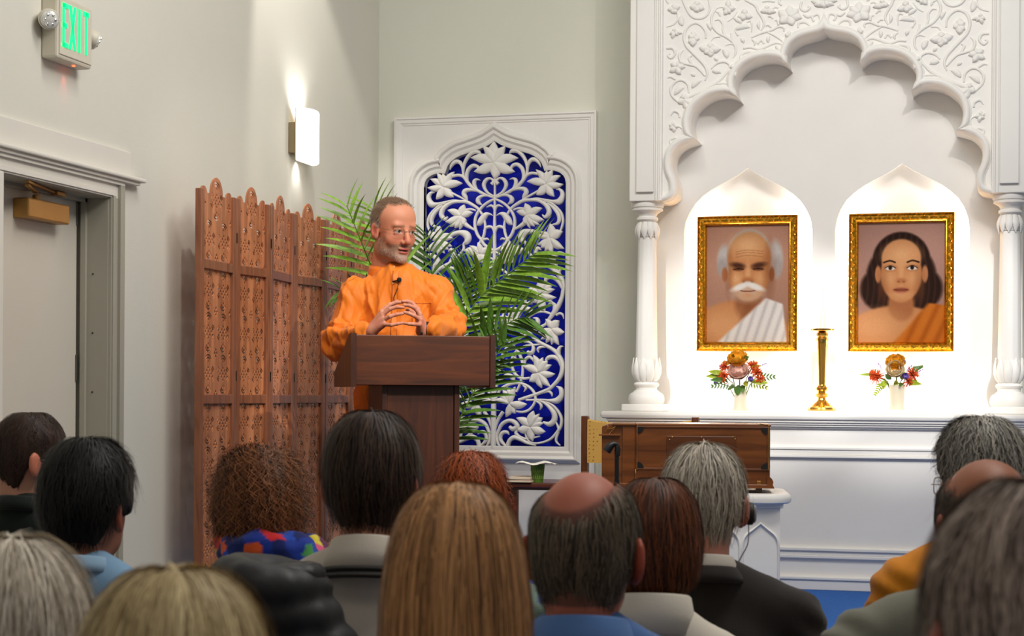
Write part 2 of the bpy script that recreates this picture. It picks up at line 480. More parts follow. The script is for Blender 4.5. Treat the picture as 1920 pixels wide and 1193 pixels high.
def lamp_head(loc, d):
    q = Vector(d).to_track_quat('Z', 'Y')
    h = MB().lathe([(.012, -.05), (.026, -.035), (.034, -.01), (.036, .012), (.033, .016)], n=24)
    h.V = [tuple(q @ Vector(v)) for v in h.V]
    o = rel(h.build('lamp_head', EXW, ex, auto=45, loc=loc), ex)
    l = MB().lathe([(.031, .012), (.030, .020), (.018, .026), (.004, .028)], n=24)
    l.V = [tuple(q @ Vector(v)) for v in l.V]
    link('lens', l.fixed(), LENS, o)
    for a in range(6):
        k = MB().lathe([(.007, 0), (.007, .003), (.002, .006)], c=(.017 * math.cos(a * 1.047), .017 * math.sin(a * 1.047), .022), n=8)
        k.V = [tuple(q @ Vector(v)) for v in k.V]
        link('reflector', k.fixed(), mat('reflector_chrome', (230, 230, 226), .12, .9), o)
    return o
zc = (zb + zt) / 2 + .01
lamp_head((XL + .045, ya - .030, zc + .005), (.55, -.62, -.25))
lamp_head((XL + .045, yb + .035, zc - .005), (.75, .55, -.45))
rel(MB().box((XL + .035, (ya + yb) / 2 + .03, zb - .003), (XL + .043, (ya + yb) / 2 + .038, zb + .001)).build('indicator_light', mat('indicator_red', (255, 60, 30), .4, emit=(255, 50, 25), estr=12), ex), ex)
add_light('sign_indicator_glow', 'SPOT', (XL + .03, (ya + yb) / 2 + .034, zb - .006), (XL - .02, (ya + yb) / 2 + .034, zb - .12), 0.10, (1, .06, .03), .004, 50, 1.0)

# ------------------------------------------------------------------ wall sconce
sc = thing('wall_sconce', 'lit frosted wall sconce with bronze back plate above the carved screen', 'wall lamp', (XL, 7.78, 2.6))
MET = mat('sconce_bronze', (150, 134, 104), .35, .7)
rel(MB().box((XL, 7.675, 2.505), (XL + .036, 7.86, 2.648), .003).build('back_box', MET, sc), sc)
rel(MB().box((XL + .036, 7.668, 2.475), (XL + .041, 7.885, 2.715), .001).build('side_plate', MET, sc), sc)
df = MB(); n = 14
V = []
for z in (2.468, 2.474, 2.708, 2.716):
    ins = .006 if z in (2.468, 2.716) else 0
    for i in range(n + 1):
        a = math.pi * i / n
        V.append((XL + .041 + (.062 - ins) * math.sin(a), 7.778 - (.108 - ins) * math.cos(a), z))
m1 = n + 1
F = [(r * m1 + i, r * m1 + i + 1, (r + 1) * m1 + i + 1, (r + 1) * m1 + i) for r in range(3) for i in range(n)]
F += [list(range(m1)), list(range(3 * m1, 4 * m1))] + [(r * m1, r * m1 + n, (r + 1) * m1 + n, (r + 1) * m1) for r in range(3)]
rel(df.add(V, F).build('diffuser', mat('sconce_frosted_glass', (255, 252, 244), .4, emit=(255, 250, 240), estr=2.2), sc, auto=50), sc)
add_light('sconce_uplight', 'SPOT', (XL + .030, 7.775, 2.66), (XL - .008, 7.775, 3.2), 16, NEUT, .02, 110, 1.0)
add_light('sconce_downlight', 'SPOT', (XL + .030, 7.775, 2.49), (XL - .005, 7.775, 2.0), 3, NEUT, .02, 80, 1.0)
# ------------------------------------------------------------------ relief helpers: swept strokes with a domed section
def stroke_geo(pts, yb, hgt, thick, sub=5):
    """pts (X, Z, half width) in metres on plane yb; domed towards -Y; returns V, F"""
    P = cat_rom(pts, sub)
    P = [p for i, p in enumerate(P) if i == 0 or np.hypot(*(p[:2] - P[i - 1][:2])) > 1e-5]
    prof = [(-1, -thick), (-1, 0), (-.8, .55), (-.4, .92), (0, 1), (.4, .92), (.8, .55), (1, 0), (1, -thick)]
    V = []; F = []; k = len(prof); m = len(P)
    for i in range(m):
        t = P[min(i + 1, m - 1)][:2] - P[max(i - 1, 0)][:2]
        L = np.hypot(*t); t = t / L if L > 0 else np.array([1., 0])
        nx, nz = -t[1], t[0]
        hw = max(P[i][2], .0004)
        hh = min(hgt, hw * 1.1 + .001)
        for a, b in prof:
            bb = b if b < 0 else b * hh
            V.append((P[i][0] + nx * a * hw, yb - bb, P[i][1] + nz * a * hw))
    for i in range(m - 1):
        for j in range(k - 1):
            F.append((i * k + j, i * k + j + 1, (i + 1) * k + j + 1, (i + 1) * k + j))
    F.append(list(range(k))); F.append([(m - 1) * k + j for j in range(k)][::-1])
    return V, F
def petal_pts(base, tip, hw, bend=0.12):
    b = np.array(base, float); t = np.array(tip, float); d = t - b
    n = np.array([-d[1], d[0]])
    out = []
    for s, wd in ((0, .25), (.18, .72), (.42, 1.0), (.65, .86), (.85, .45), (1.0, .03)):
        q = b + d * s + n * (bend * math.sin(math.pi * s) * (1 if s < .9 else 1.2))
        out.append((q[0], q[1], hw * wd))
    return out
def mir(pts, xc): return [(2 * xc - p[0],) + tuple(p[1:]) for p in pts]

# ------------------------------------------------------------------ lattice window in the back wall
lat = thing('lattice_window', 'white carved lotus lattice over a blue backing in an arched wall frame', 'lattice window', (-2.482, YB, STG))
PY = YB - 0.03
def L_(o): return rel(o, lat)
op_r = [(927.0, 264.5), (936, 270), (945.2, 274.3), (960.3, 279.3), (978.7, 284.3), (992, 288), (1001.3, 292.5), (1010, 299), (1015.6, 306.1), (1021, 320.8),
        (1030, 319), (1037.4, 319.5), (1045, 321.5), (1050.8, 324.6), (1056, 329), (1059.2, 334.6), (1061.0, 343.8)]
R = [atY(x, y, PY) for x, y in op_r]
R = [(p.x, p.z) for p in R]
XC = R[0][0]
zbot = atY(1056.5, 838, PY).z
xr = R[-1][0]
half = R + [(xr, zbot)]
opening = half + [(2 * XC - x, z) for x, z in half[::-1][:-1]]          # apex, right side down, left side up
PX0, PX1, PZ1 = -3.035, 2 * XC + 3.035, 2.853
board = MB().prism([(PX0, STG), (PX1, STG), (PX1, PZ1), (PX0, PZ1)], PY, YB, [opening[::-1]])
L_(board.build('frame_board', PLASTER, lat))
edge = [(0, 0), (0, .018), (.010, .020), (.014, .012), (.030, .012), (.036, .006), (.042, .006), (.044, 0)]
L_(MB().sweep([(PX0, STG), (PX0, PZ1), (PX1, PZ1), (PX1, STG)], [(-a, b) for a, b in edge], PY).build('border_moulding', PLASTER, lat))
prof = [(0, -.05), (0, .0), (.006, .004), (.022, .004), (.030, .010), (.034, .016), (.050, .016), (.054, .022), (.058, .030), (.064, .033), (.070, .030), (.073, .022), (.079, .018), (.083, .010), (.088, 0)]
L_(MB().sweep(opening, [(a, b) for a, b in prof], PY, closed=True).build('arch_moulding', PLASTER, lat, auto=35))
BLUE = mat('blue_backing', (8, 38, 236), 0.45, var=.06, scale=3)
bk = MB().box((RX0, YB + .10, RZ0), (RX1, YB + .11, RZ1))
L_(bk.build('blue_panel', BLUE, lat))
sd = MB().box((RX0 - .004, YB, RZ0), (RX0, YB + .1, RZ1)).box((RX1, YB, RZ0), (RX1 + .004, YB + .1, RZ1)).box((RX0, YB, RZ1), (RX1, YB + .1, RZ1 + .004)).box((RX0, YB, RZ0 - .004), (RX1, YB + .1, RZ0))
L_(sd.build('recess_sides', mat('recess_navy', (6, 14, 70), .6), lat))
_J = {'A': (915, 255), 'B': (915, 350), 'C': (915, 440), 'D': (915, 530), 'E': (915, 620), 'F': (915, 710), 'G': (845, 760), 'P': None}
JS = 11.93
LY = PY + .012           # plane of the lattice
def jp(c, x, y):
    if c == 'P': return atY(x, y, LY)
    a = _J[c]; return atY(a[0] + x / JS, a[1] + y / JS, LY)
JW = 1 / JS / 355.0
def jstroke(s):
    """'A x y w  x y w  B x y w ...' -> points"""
    out = []; c = 'A'; buf = []
    for t in s.split():
        if t.isalpha(): c = t; continue
        buf.append(float(t))
        if len(buf) == 3:
            p = jp(c, buf[0], buf[1]); out.append((p.x, p.z, buf[2] * (JW if c != 'P' else 1 / 355.0))); buf = []
    return out
SCROLLS = [
 "A 475 392 6 530 335 42 640 330 48 750 410 44 840 560 34 872 720 26 862 860 24",
 "A 1178 698 4 1140 600 34 1050 525 48 950 545 44 890 660 28 868 840 24",
 "B 150 250 16 330 185 26 520 80 34 650 0 36 A 770 1000 36 860 880 34 980 830 32 1120 850 30",
 "A 560 775 6 515 725 26 560 655 38 660 640 45 760 730 42 795 880 38 760 1020 26",
 "A 478 972 4 555 950 24 615 985 40 612 1080 38 550 1190 26 470 1270 16",
 "A 225 1075 40 180 1010 34 250 945 24 340 965 38 398 1060 42 380 1160 34 300 1270 26 170 1345 20",
 "B 300 200 16 430 195 28 520 250 45 520 330 46 440 392 8",
 "B 520 85 22 680 45 34 810 55 50 850 125 52 800 215 38 770 285 8",
 "B 770 290 10 900 215 20 1050 135 24 1150 80 28",
 "B 430 610 24 520 480 28 640 390 34 780 315 38 930 295 34 1120 310 34 1270 390 45 1350 500 54 1355 600 54 1285 680 40 1212 628 12",
 "B 900 280 14 1100 262 18 1300 300 24 1470 330 36 1590 330 74 1655 230 58 1655 130 45 1600 65 30 1525 60 10",
 "B 1250 315 12 1400 360 22 1530 460 25 1640 600 28 1675 760 28 1650 900 25 1600 1020 18",
 "B 1330 365 12 1450 460 32 1560 600 44 1590 720 44 1550 820 34 1425 852 10",
 "B 160 280 22 280 330 28 420 430 28 540 580 30 592 740 30 580 920 32 520 1080 32 430 1195 30 380 1284 32 260 1374 32 150 1434 26",
 "B 185 652 4 260 608 24 350 625 58 430 720 74 495 815 54 545 852 4",
 "B 380 730 24 358 880 25 370 1000 28 405 1130 26 450 1200 26 510 1300 22",
 "B 150 620 10 168 480 20 230 420 26 332 452 6",
 "B 150 1040 16 200 912 28 300 900 34 398 972 6",
 "B 270 1195 4 315 1160 24 390 1180 22",
 "C 170 390 22 250 430 26 330 480 28",
 "C 270 560 4 230 530 22 180 550 20 150 640 10",
 "B 570 520 20 680 482 24 810 490 24",
 "B 590 960 18 700 890 34 790 830 48 860 740 40",
 "B 1190 1120 16 1080 1030 46 930 1000 55 800 1040 84 745 1130 80 C 775 140 58 840 190 26 840 290 24 900 390 24 1000 500 30 1130 600 36 1280 675 42 1430 765 38 1560 880 48 1650 1000 54 1692 1130 46 D 1680 180 46 1650 330 46 1585 490 50 1490 640 54 1385 790 38 1290 900 20",
 "C 1190 345 10 1120 305 42 1062 370 45 1085 470 40 1160 590 24",
 "C 1718 450 36 1590 412 42 1470 495 62 1435 600 70 1505 660 42 1530 760 22 1570 880 18",
 "C 1700 785 8 1645 765 22 1590 830 30 1620 980 28",
 "C 1280 1095 10 1292 1000 40 1380 950 42 1500 985 45 1600 1090 40 1650 1200 26",
 "C 900 830 14 1000 760 28 1100 725 36 1220 705 38 1340 720 26",
 "C 960 850 14 1010 920 30 1070 980 42 1075 1050 44",
 "D 830 140 40 840 260 34 825 400 34 795 520 36 720 660 44 640 800 36",
 "D 640 455 22 740 485 30 880 470 34 1010 415 36",
 "D 672 632 8 770 600 34 900 590 50 960 645 44 920 740 34 888 850 34 885 980 34 910 1110 34 E 960 90 34 1050 195 34 1180 280 38 1330 355 40 1500 465 42 1600 600 50 1660 750 56 1658 900 56 1605 1050 50 1500 1180 40 F 1375 225 40 1200 305 38 1000 375 34 800 440 34 680 475 26",
 "D 945 755 16 1060 675 24 1220 650 26 1350 680 25 1440 725 18",
 "D 1340 482 6 1430 460 30 1490 530 46 1475 660 40",
 "D 1520 730 22 1600 690 28 1670 725 24 1690 815 6",
 "D 1005 790 6 1090 815 40 1108 900 50 1050 1010 34 955 1115 12",
 "D 930 1120 18 1080 1050 30 1220 970 30 1310 920 28",
 "D 675 1060 6 735 1080 32 740 1170 28 660 1250 22",
 "E 900 80 20 750 140 30 600 225 26 490 320 30 400 440 48 310 600 40 230 850 44 170 1080 30",
 "E 560 310 18 700 252 25 850 245 26 960 290 26 1012 400 38 970 500 44 890 495 38 905 445 10",
 "E 660 430 22 820 352 28 960 330 24 1170 308 18",
 "E 1290 370 16 1170 372 28 1112 420 30 1130 492 6",
 "E 1580 560 40 1572 450 46 1620 365 30 1682 358 6",
 "E 420 200 22 550 340 28 640 430 32 720 580 32 770 750 30 770 950 28 740 1100 26 690 1250 26 630 1370 20",
 "E 650 440 26 560 570 32 525 720 32 560 900 32 660 1030 32 790 1075 30 930 1060 26",
 "E 620 480 16 592 590 30 652 670 5",
 "E 510 700 30 420 680 48 340 740 42 260 870 36 190 1010 28",
 "E 815 800 14 830 655 30 920 592 36 990 640 26 1005 692 6",
 "E 1290 670 26 1350 605 44 1470 592 48 1580 660 46 1645 810 36",
 "E 560 1150 24 545 1060 56 460 1000 44 370 1020 34 260 1110 34 190 1230 26 160 1400 20",
 "F 180 440 18 260 262 30 400 160 32 560 110 32 700 105 30 850 150 28 970 240 30 1045 360 28 1052 490 28 1000 610 28 900 710 28 760 750 28 630 730 22",
 "F 780 150 20 845 210 30 795 298 4",
 "F 850 480 22 1000 480 24 1200 475 22 1380 492 32 1545 492 72 1640 380 60 1625 240 50 1525 172 8",
 "F 1240 315 20 1355 290 28 1418 340 24 1425 402 5",
 "F 1060 495 22 1160 560 30 1190 630 30 1158 702 5",
 "F 1100 482 16 1250 540 30 1390 660 46 1480 800 60 1470 945 64 1370 1022 58 1230 975 18",
 "F 1180 495 12 1400 570 22 1540 700 28 1635 880 32 1630 1050 34 1560 1180 34 P 1030 825 2.4 1005 832 2.2 980 827 2.0",
 "P 930 500 1.6 950 512 2.4 968 532 2.6 982 552 2.4 984 575 2.0",
 "P 929 560 2.0 946 548 2.6 962 552 3.0 966 566 2.6 956 572 .6",
 "P 929 640 2.2 940 615 2.6 944 590 2.6 958 578 2.2 975 580 1.6",
 "P 960 515 1.6 972 506 2.6 984 510 2.6 986 522 1.0",
 "P 972 806 1.2 967 812 3.2 975 820 2.6 990 823 1.8 1012 818 1.5",
 "P 1041 790 1.2 1047 806 2.2 1042 826 2.2 1050 836 1.2",
 "G 1310 480 34 1390 535 52 1485 475 54 1430 385 50 1300 345 44 1150 420 40 1070 560 34 1030 700 30 1060 860 34 1120 945 20",
 "G 1300 662 5 1260 610 34 1170 610 42 1112 690 40 1122 800 40 1230 925 28",
 "G 1270 940 44 1310 800 48 1420 722 54 1560 765 50 1720 850 38 1910 905 22",
 "G 1000 920 16 985 600 24 1012 450 26 1080 280 34 1170 150 40",
 "G 1665 600 16 1690 700 24 1760 810 24 1920 875 18",
]
for s in SCROLLS:
    pts = jstroke(s)
    for q in (pts, mir(pts, XC)):
        L_(MB().add(*stroke_geo(q, LY, .016, .012)).build('scroll', PLASTER, lat, auto=60))
stem = [(XC, atY(926, y, LY).z, h / 355) for y, h in ((325, 1.6), (380, 1.8), (450, 2.8), (520, 2.8), (600, 3.4), (700, 4.2), (780, 4.6), (840, 4.6))]
L_(MB().add(*stroke_geo(stem, LY - .003, .018, .014)).build('stem', PLASTER, lat, auto=60))
# (crop, centre, [(tip x, tip y, half width) ...], mirrored?)
LOTUS = [
 ('A', 148, 600, [(150, 115, 110), (395, 232, 84), (672, 492, 92), (602, 800, 96), (146, 965, 104)], False),
 ('A', 1310, 1080, [(1072, 750, 62), (1330, 772, 58), (1455, 762, 62), (1622, 888, 60), (1686, 1082, 62), (878, 1025, 74), (1085, 1320, 80), (1478, 1355, 72)], True),
 ('B', 890, 640, [(832, 372, 78), (1212, 482, 66), (1255, 745, 72), (636, 560, 62), (1152, 858, 50), (1042, 892, 60), (937, 928, 48), (800, 850, 70)], True),
 ('C', 1400, 80, [(1392, -246, 80), (1672, -68, 86), (1706, 318, 62), (1580, 332, 48), (1430, 430, 66), (1270, 388, 54), (1108, 225, 58), (1078, 50, 50), (1185, 300, 74), (1165, -62, 50)], True),
 ('C', 450, 440, [(835, 338, 88), (702, 232, 54), (510, 165, 58), (255, 300, 66), (262, 632, 88), (560, 630, 76)], True),
 ('D', 1170, 270, [(868, 150, 72), (1175, -64, 62), (1332, -20, 58), (1428, 62, 78), (1497, 152, 56), (1527, 332, 56), (1455, 432, 48), (1270, 640, 86), (985, 440, 78)], True),
 ('D', 1430, 1040, [(1288, 812, 58), (1592, 850, 82), (1715, 1115, 74), (1096, 1130, 74), (1185, 1272, 54), (1300, 1345, 66), (1420, 1388, 60), (1585, 1395, 68)], True),
 ('D', 480, 790, [(625, 568, 64), (180, 800, 70), (850, 935, 78), (560, 1100, 86), (300, 960, 70)], True),
 ('E', 1140, 940, [(1015, 545, 68), (1228, 602, 64), (1335, 680, 80), (1420, 770, 58), (1500, 972, 64), (795, 805, 72), (925, 1140, 88), (1200, 1285, 78), (1390, 1250, 66)], True),
 ('F', 500, 560, [(332, 262, 82), (428, 190, 54), (614, 184, 62), (212, 348, 48), (150, 482, 58), (872, 572, 76), (612, 784, 78), (402, 862, 66)], True),
 ('F', 965, 1090, [(636, 880, 76), (1018, 722, 84), (1152, 788, 56), (1216, 880, 86), (1240, 1000, 54), (1285, 1190, 78), (650, 1142, 84), (1000, 1400, 76)], True),
]
for c, cx, cy, tips, both in LOTUS:
    for mm in ((0, 1) if both else (0,)):
        m = MB()
        tl = list(tips)
        p0 = jp(c, cx, cy)
        if not both:
            tl2 = []
            for t in tl:
                tl2.append(t)
                if abs(t[0] - cx) > 30: tl2.append((2 * 145 - t[0], t[1], t[2]))
            tl = tl2
        for i, (x, y, hw) in enumerate(tl):
            p = jp(c, x, y)
            pp = petal_pts((p0.x, p0.z), (p.x, p.z), hw * 1.18 * JW, bend=.07 if (x > cx) == (y < cy) else -.07)
            if mm: pp = mir(pp, XC)
            m.add(*stroke_geo(pp, LY - .004 - 0.0025 * (i % 3), .013, .015, sub=3))
        L_(m.build('lotus_flower', PLASTER, lat, auto=60))

# ------------------------------------------------------------------ altar: counter, shelf, columns, arch, niches
AXC = -0.736
altar = thing('altar_shrine', 'white carved altar shrine with scalloped arch, columns and two niches', 'altar', (AXC, 8.66, STG))
def A_(o): return rel(o, altar)
def am(x): return 2 * AXC - x
AW = mat('altar_white', (238, 235, 230), 0.55, var=.015, scale=5)
SZ = 1.302
YA = 8.37
XA0 = -1.715
def rail(name, z0, z1, out, b=.004, x0=XA0):
    A_(MB().box((x0, YA - out, z0), (am(x0), YA + .05, z1), b).build(name, AW, altar))
A_(MB().box((XA0, YA, STG), (am(XA0), 8.94, SZ - .03)).build('counter_body', AW, altar))
A_(MB().box((-1.779, YA - .055, SZ - .034), (am(-1.779), 8.95, SZ), .014).build('shelf_top', AW, altar, auto=40))
# stepped cornice below the shelf
for i, (z0, z1, o_) in enumerate(((SZ - .046, SZ - .034, .040), (SZ - .056, SZ - .046, .032), (SZ - .066, SZ - .056, .024), (SZ - .074, SZ - .066, .014))):
    rail('cornice', z0, z1, o_, .003, XA0 - o_ * .9)
za = lambda y: atY(1500, y, YA).z
for y0, y1, o_ in ((838, 843, .018), (843, 853, .012), (853, 858, .02), (1026, 1032, .022), (1032, 1040, .012), (1040, 1046, .018)):
    rail('panel_rail', za(y1), za(y0), o_, .003)
rail('base_board', STG, za(1086), .022, .004); rail('base_cap', za(1086), za(1080), .03, .004)
for xx in (XA0, am(XA0) - .16):          # end pilasters with a sunk panel moulding
    A_(MB().box((xx, YA - .03, STG), (xx + .16, YA, SZ - .075), .004).build('pilaster', AW, altar))
    A_(MB().sweep([(xx + .03, STG + .22), (xx + .03, SZ - .14), (xx + .13, SZ - .14), (xx + .13, STG + .22)], [(-.006, 0), (-.004, .007), (.004, .007), (.006, 0)], YA - .03, closed=True).build('pilaster_moulding', AW, altar))
# back panel with two ogee niches
BY = 8.72
def ogee(pts, zb_):
    r = [(p.x, p.z) for p in (atY(x, y, BY) for x, y in pts)]
    xc = r[0][0]
    h = r + [(r[-1][0], zb_)]
    return h + [(2 * xc - x, z) for x, z in h[::-1][:-1]]
n1 = ogee([(1402.5, 314), (1418, 325), (1436, 335), (1455, 344), (1472, 353), (1488, 364), (1502, 378), (1513, 395), (1520, 412), (1523, 432)], SZ)
n2 = ogee([(1691.5, 306), (1708, 317), (1727, 327), (1747, 336), (1766, 346), (1783, 358), (1797, 371), (1808, 388), (1815, 408), (1818, 430)], SZ)
# the panel's bottom edge runs round both niche openings
def lower_edge(poly):
    i = max(range(len(poly)), key=lambda k: poly[k][1])
    q = poly[i:] + poly[:i]
    r = [p for p in q]
    k = next(j for j in range(len(r)) if abs(r[j][1] - SZ) < 1e-6)
    right = r[:k + 1]; left = r[k + 1:]
    return left + right         # from left foot up over the apex to the right foot
e1, e2 = lower_edge(n1), lower_edge(n2)
outl = [(-1.64, SZ)] + e1 + e2 + [(am(-1.64), SZ), (am(-1.64), 4.2), (-1.64, 4.2)]
A_(MB().prism(outl, BY, BY + .03).build('back_panel', AW, altar))
A_(MB().box((-1.66, BY + .11, SZ - .02), (am(-1.66), BY + .13, 4.2)).box((-1.66, BY + .03, SZ - .02), (-1.58, BY + .112, 4.2)).box((am(-1.58), BY + .03, SZ - .02), (am(-1.66), BY + .112, 4.2)).box((-.775, BY + .03, SZ - .02), (-.735, BY + .112, 3)).box((-1.6, BY + .03, 2.60), (am(-1.6), BY + .112, 2.62)).build('niche_back', AW, altar))
for nn in (n1, n2):              # light strips hidden behind the edge of each niche
    xs = [p[0] for p in nn]; x0, x1 = min(xs), max(xs)
    for xx, s in ((x0 - .028, 1), (x1 + .028, -1)):
        add_light('niche_strip', 'AREA', (xx, BY + .045, 1.85), (xx + s * .09, BY + .105, 1.85), 10, NEUT, .03, size_y=.95)
# pillars
def pillar(x0, x1):
    A_(MB().box((x0, 8.47, 2.33), (x1, BY, 4.2), .004).build('pillar', AW, altar))
    wd = x1 - x0
    xa = x0 + wd * .23; xb = x0 + wd * .76
    A_(MB().box((xa, 8.452, 2.372), (xb, 8.475, 4.2), .003).build('pillar_panel', AW, altar))
    for a, b, t in ((0.0, .014, .010), (.014, .022, .018)):
        A_(MB().box((x1 - .030 + a if x0 < AXC else x0 + .030 - b, 8.47 - t, 2.33), (x1 - .030 + b if x0 < AXC else x0 + .030 - a, 8.475, 4.2), .002).build('pillar_bead', AW, altar))
pillar(-1.672, -1.512); pillar(am(-1.512), am(-1.672))
# turned columns
CY_ = 8.56
def zc_(y): return atY(1213, y, CY_).z
S_ = 3298 / 8.66
prof_px = [(378, 28), (380, 30), (385, 31), (390, 30), (392, 27), (393, 29), (396, 29), (398, 25), (402, 19), (407, 17), (409, 20), (413, 20.5), (415.5, 18), (416.5, 15), (417.5, 17)]
shaft_px = [(446, 17.2), (500, 18), (580, 19), (640, 20), (676, 20.6)]
base_px = [(716, 17), (718, 22), (721, 24), (724, 23), (727, 20), (731, 20), (734, 24), (736, 26), (738, 30), (743, 33), (749, 34), (755, 33), (758, 31)]
def column(cx):
    q = lambda L: [(r / S_, zc_(y)) for y, r in L][::-1]
    A_(MB().lathe(q(prof_px), (cx, CY_, 0), 32).build('capital', AW, altar, auto=40))
    fl = lambda a, r, z: r * (1 - .03 * (0.5 + 0.5 * math.cos(12 * a)) ** 4)
    A_(MB().lathe(q(shaft_px), (cx, CY_, 0), 48, fl).build('shaft', AW, altar, auto=40))
    A_(MB().lathe(q(base_px), (cx, CY_, 0), 32).build('base', AW, altar, auto=40))
    A_(MB().box((cx - .105, CY_ - .105, SZ), (cx + .105, CY_ + .105, zc_(758)), .006).build('plinth', AW, altar))
    # lotus leaves: hanging under the capital, rising from the base
    for up in (0, 1):
        m = MB()
        n = 10
        for k in range(n):
            a0 = 2 * math.pi * k / n + .2
            rows = ([(417, 16.5, .9), (423, 20, .98), (431, 22.5, 1.0), (438, 22.2, .9), (444, 20.6, .55), (449, 19.4, .06)] if not up else
                    [(716, 18, .9), (710, 23, .98), (700, 26.5, 1.0), (690, 26.8, .95), (680, 25, .6), (671, 23.6, .06)])
            V = []; F = []
            for y, r, wd in rows:
                for j in range(-2, 3):
                    a = a0 + j / 2 * (math.pi / n) * wd
                    rr = r / S_ * (1 + .06 * (1 - (j / 2) ** 2) - (.035 if abs(j) == 2 else 0))
                    V.append((cx + rr * math.cos(a), CY_ + rr * math.sin(a), zc_(y)))
            for i in range(len(rows) - 1):
                for j in range(4):
                    F.append((i * 5 + j, i * 5 + j + 1, (i + 1) * 5 + j + 1, (i + 1) * 5 + j))
            m.add(V, F)
        core = [(445, 17.4), (430, 20), (417, 16)] if not up else [(716, 17.5), (700, 24), (685, 23.5), (674, 21)]
        m.lathe([(r / S_ * .97, zc_(y)) for y, r in core], (cx, CY_, 0), 24)
        A_(m.build('lotus_collar', AW, altar, auto=50))
cxl = atY(1213, 560, CY_).x
column(cxl); column(am(cxl))
# scalloped arch
SY = 8.50
lobes = [[(1243, 378), (1256, 374), (1264, 366), (1267, 355), (1265.6, 338), (1260, 324), (1257, 310), (1258.6, 292), (1266, 279), (1280, 268), (1304, 260)],
         [(1304, 260), (1296, 252), (1292.5, 240), (1292, 225), (1296, 210), (1303, 198), (1322, 182), (1340, 175), (1358, 173), (1372, 176), (1383.6, 183)],
         [(1383.6, 183), (1377.5, 172), (1375, 160), (1376, 147), (1385, 130), (1397, 119), (1412, 111.5), (1430, 107), (1446, 106), (1463, 110), (1478, 122)],
         [(1478, 122), (1474, 112), (1473.5, 100), (1480, 85), (1488, 77), (1498, 70.5), (1510, 66), (1522, 63), (1535, 59.5), (1548, 53)]]
LB = []
for l in lobes:
    q = cat_rom(l, 3)
    LB.append([(atY(p[0], p[1], SY).x, atY(p[0], p[1], SY).z) for p in q])
ledge = []
for l in LB: ledge += l[:-1]
apex = LB[-1][-1]
ledge = [(x, z) for x, z in ledge]
ledge_full = ledge + [(AXC, apex[1])] + [(am(x), z) for x, z in ledge[::-1]]
sp = MB().prism([(-1.52, 4.2), (-1.52, ledge[0][1])] + ledge_full + [(am(-1.52), ledge[0][1]), (am(-1.52), 4.2)], SY, SY + .22)
A_(sp.build('arch_spandrel', AW, altar))
lobe_sets = LB + [[(am(x), z) for x, z in l[::-1]] for l in LB[::-1]]
pr = [(0, -.22), (-.002, -.05), (-.004, -.046), (-.004, -.036), (-.002, -.032), (-.002, 0), (0, .012), (.006, .020), (.014, .024), (.022, .022), (.028, .015), (.031, .006), (.036, .004), (.038, 0)]
cusps = [l[-1] for l in LB[:-1]]; cusps += [(am(x), z) for x, z in cusps]
rsc = [max(.08, min(1.0, min(math.hypot(p[0] - c[0], p[1] - c[1]) for c in cusps) / .045)) for p in ledge_full]
A_(MB().sweep(ledge_full, pr, SY, scale=rsc).build('arch_rim', AW, altar, auto=45))
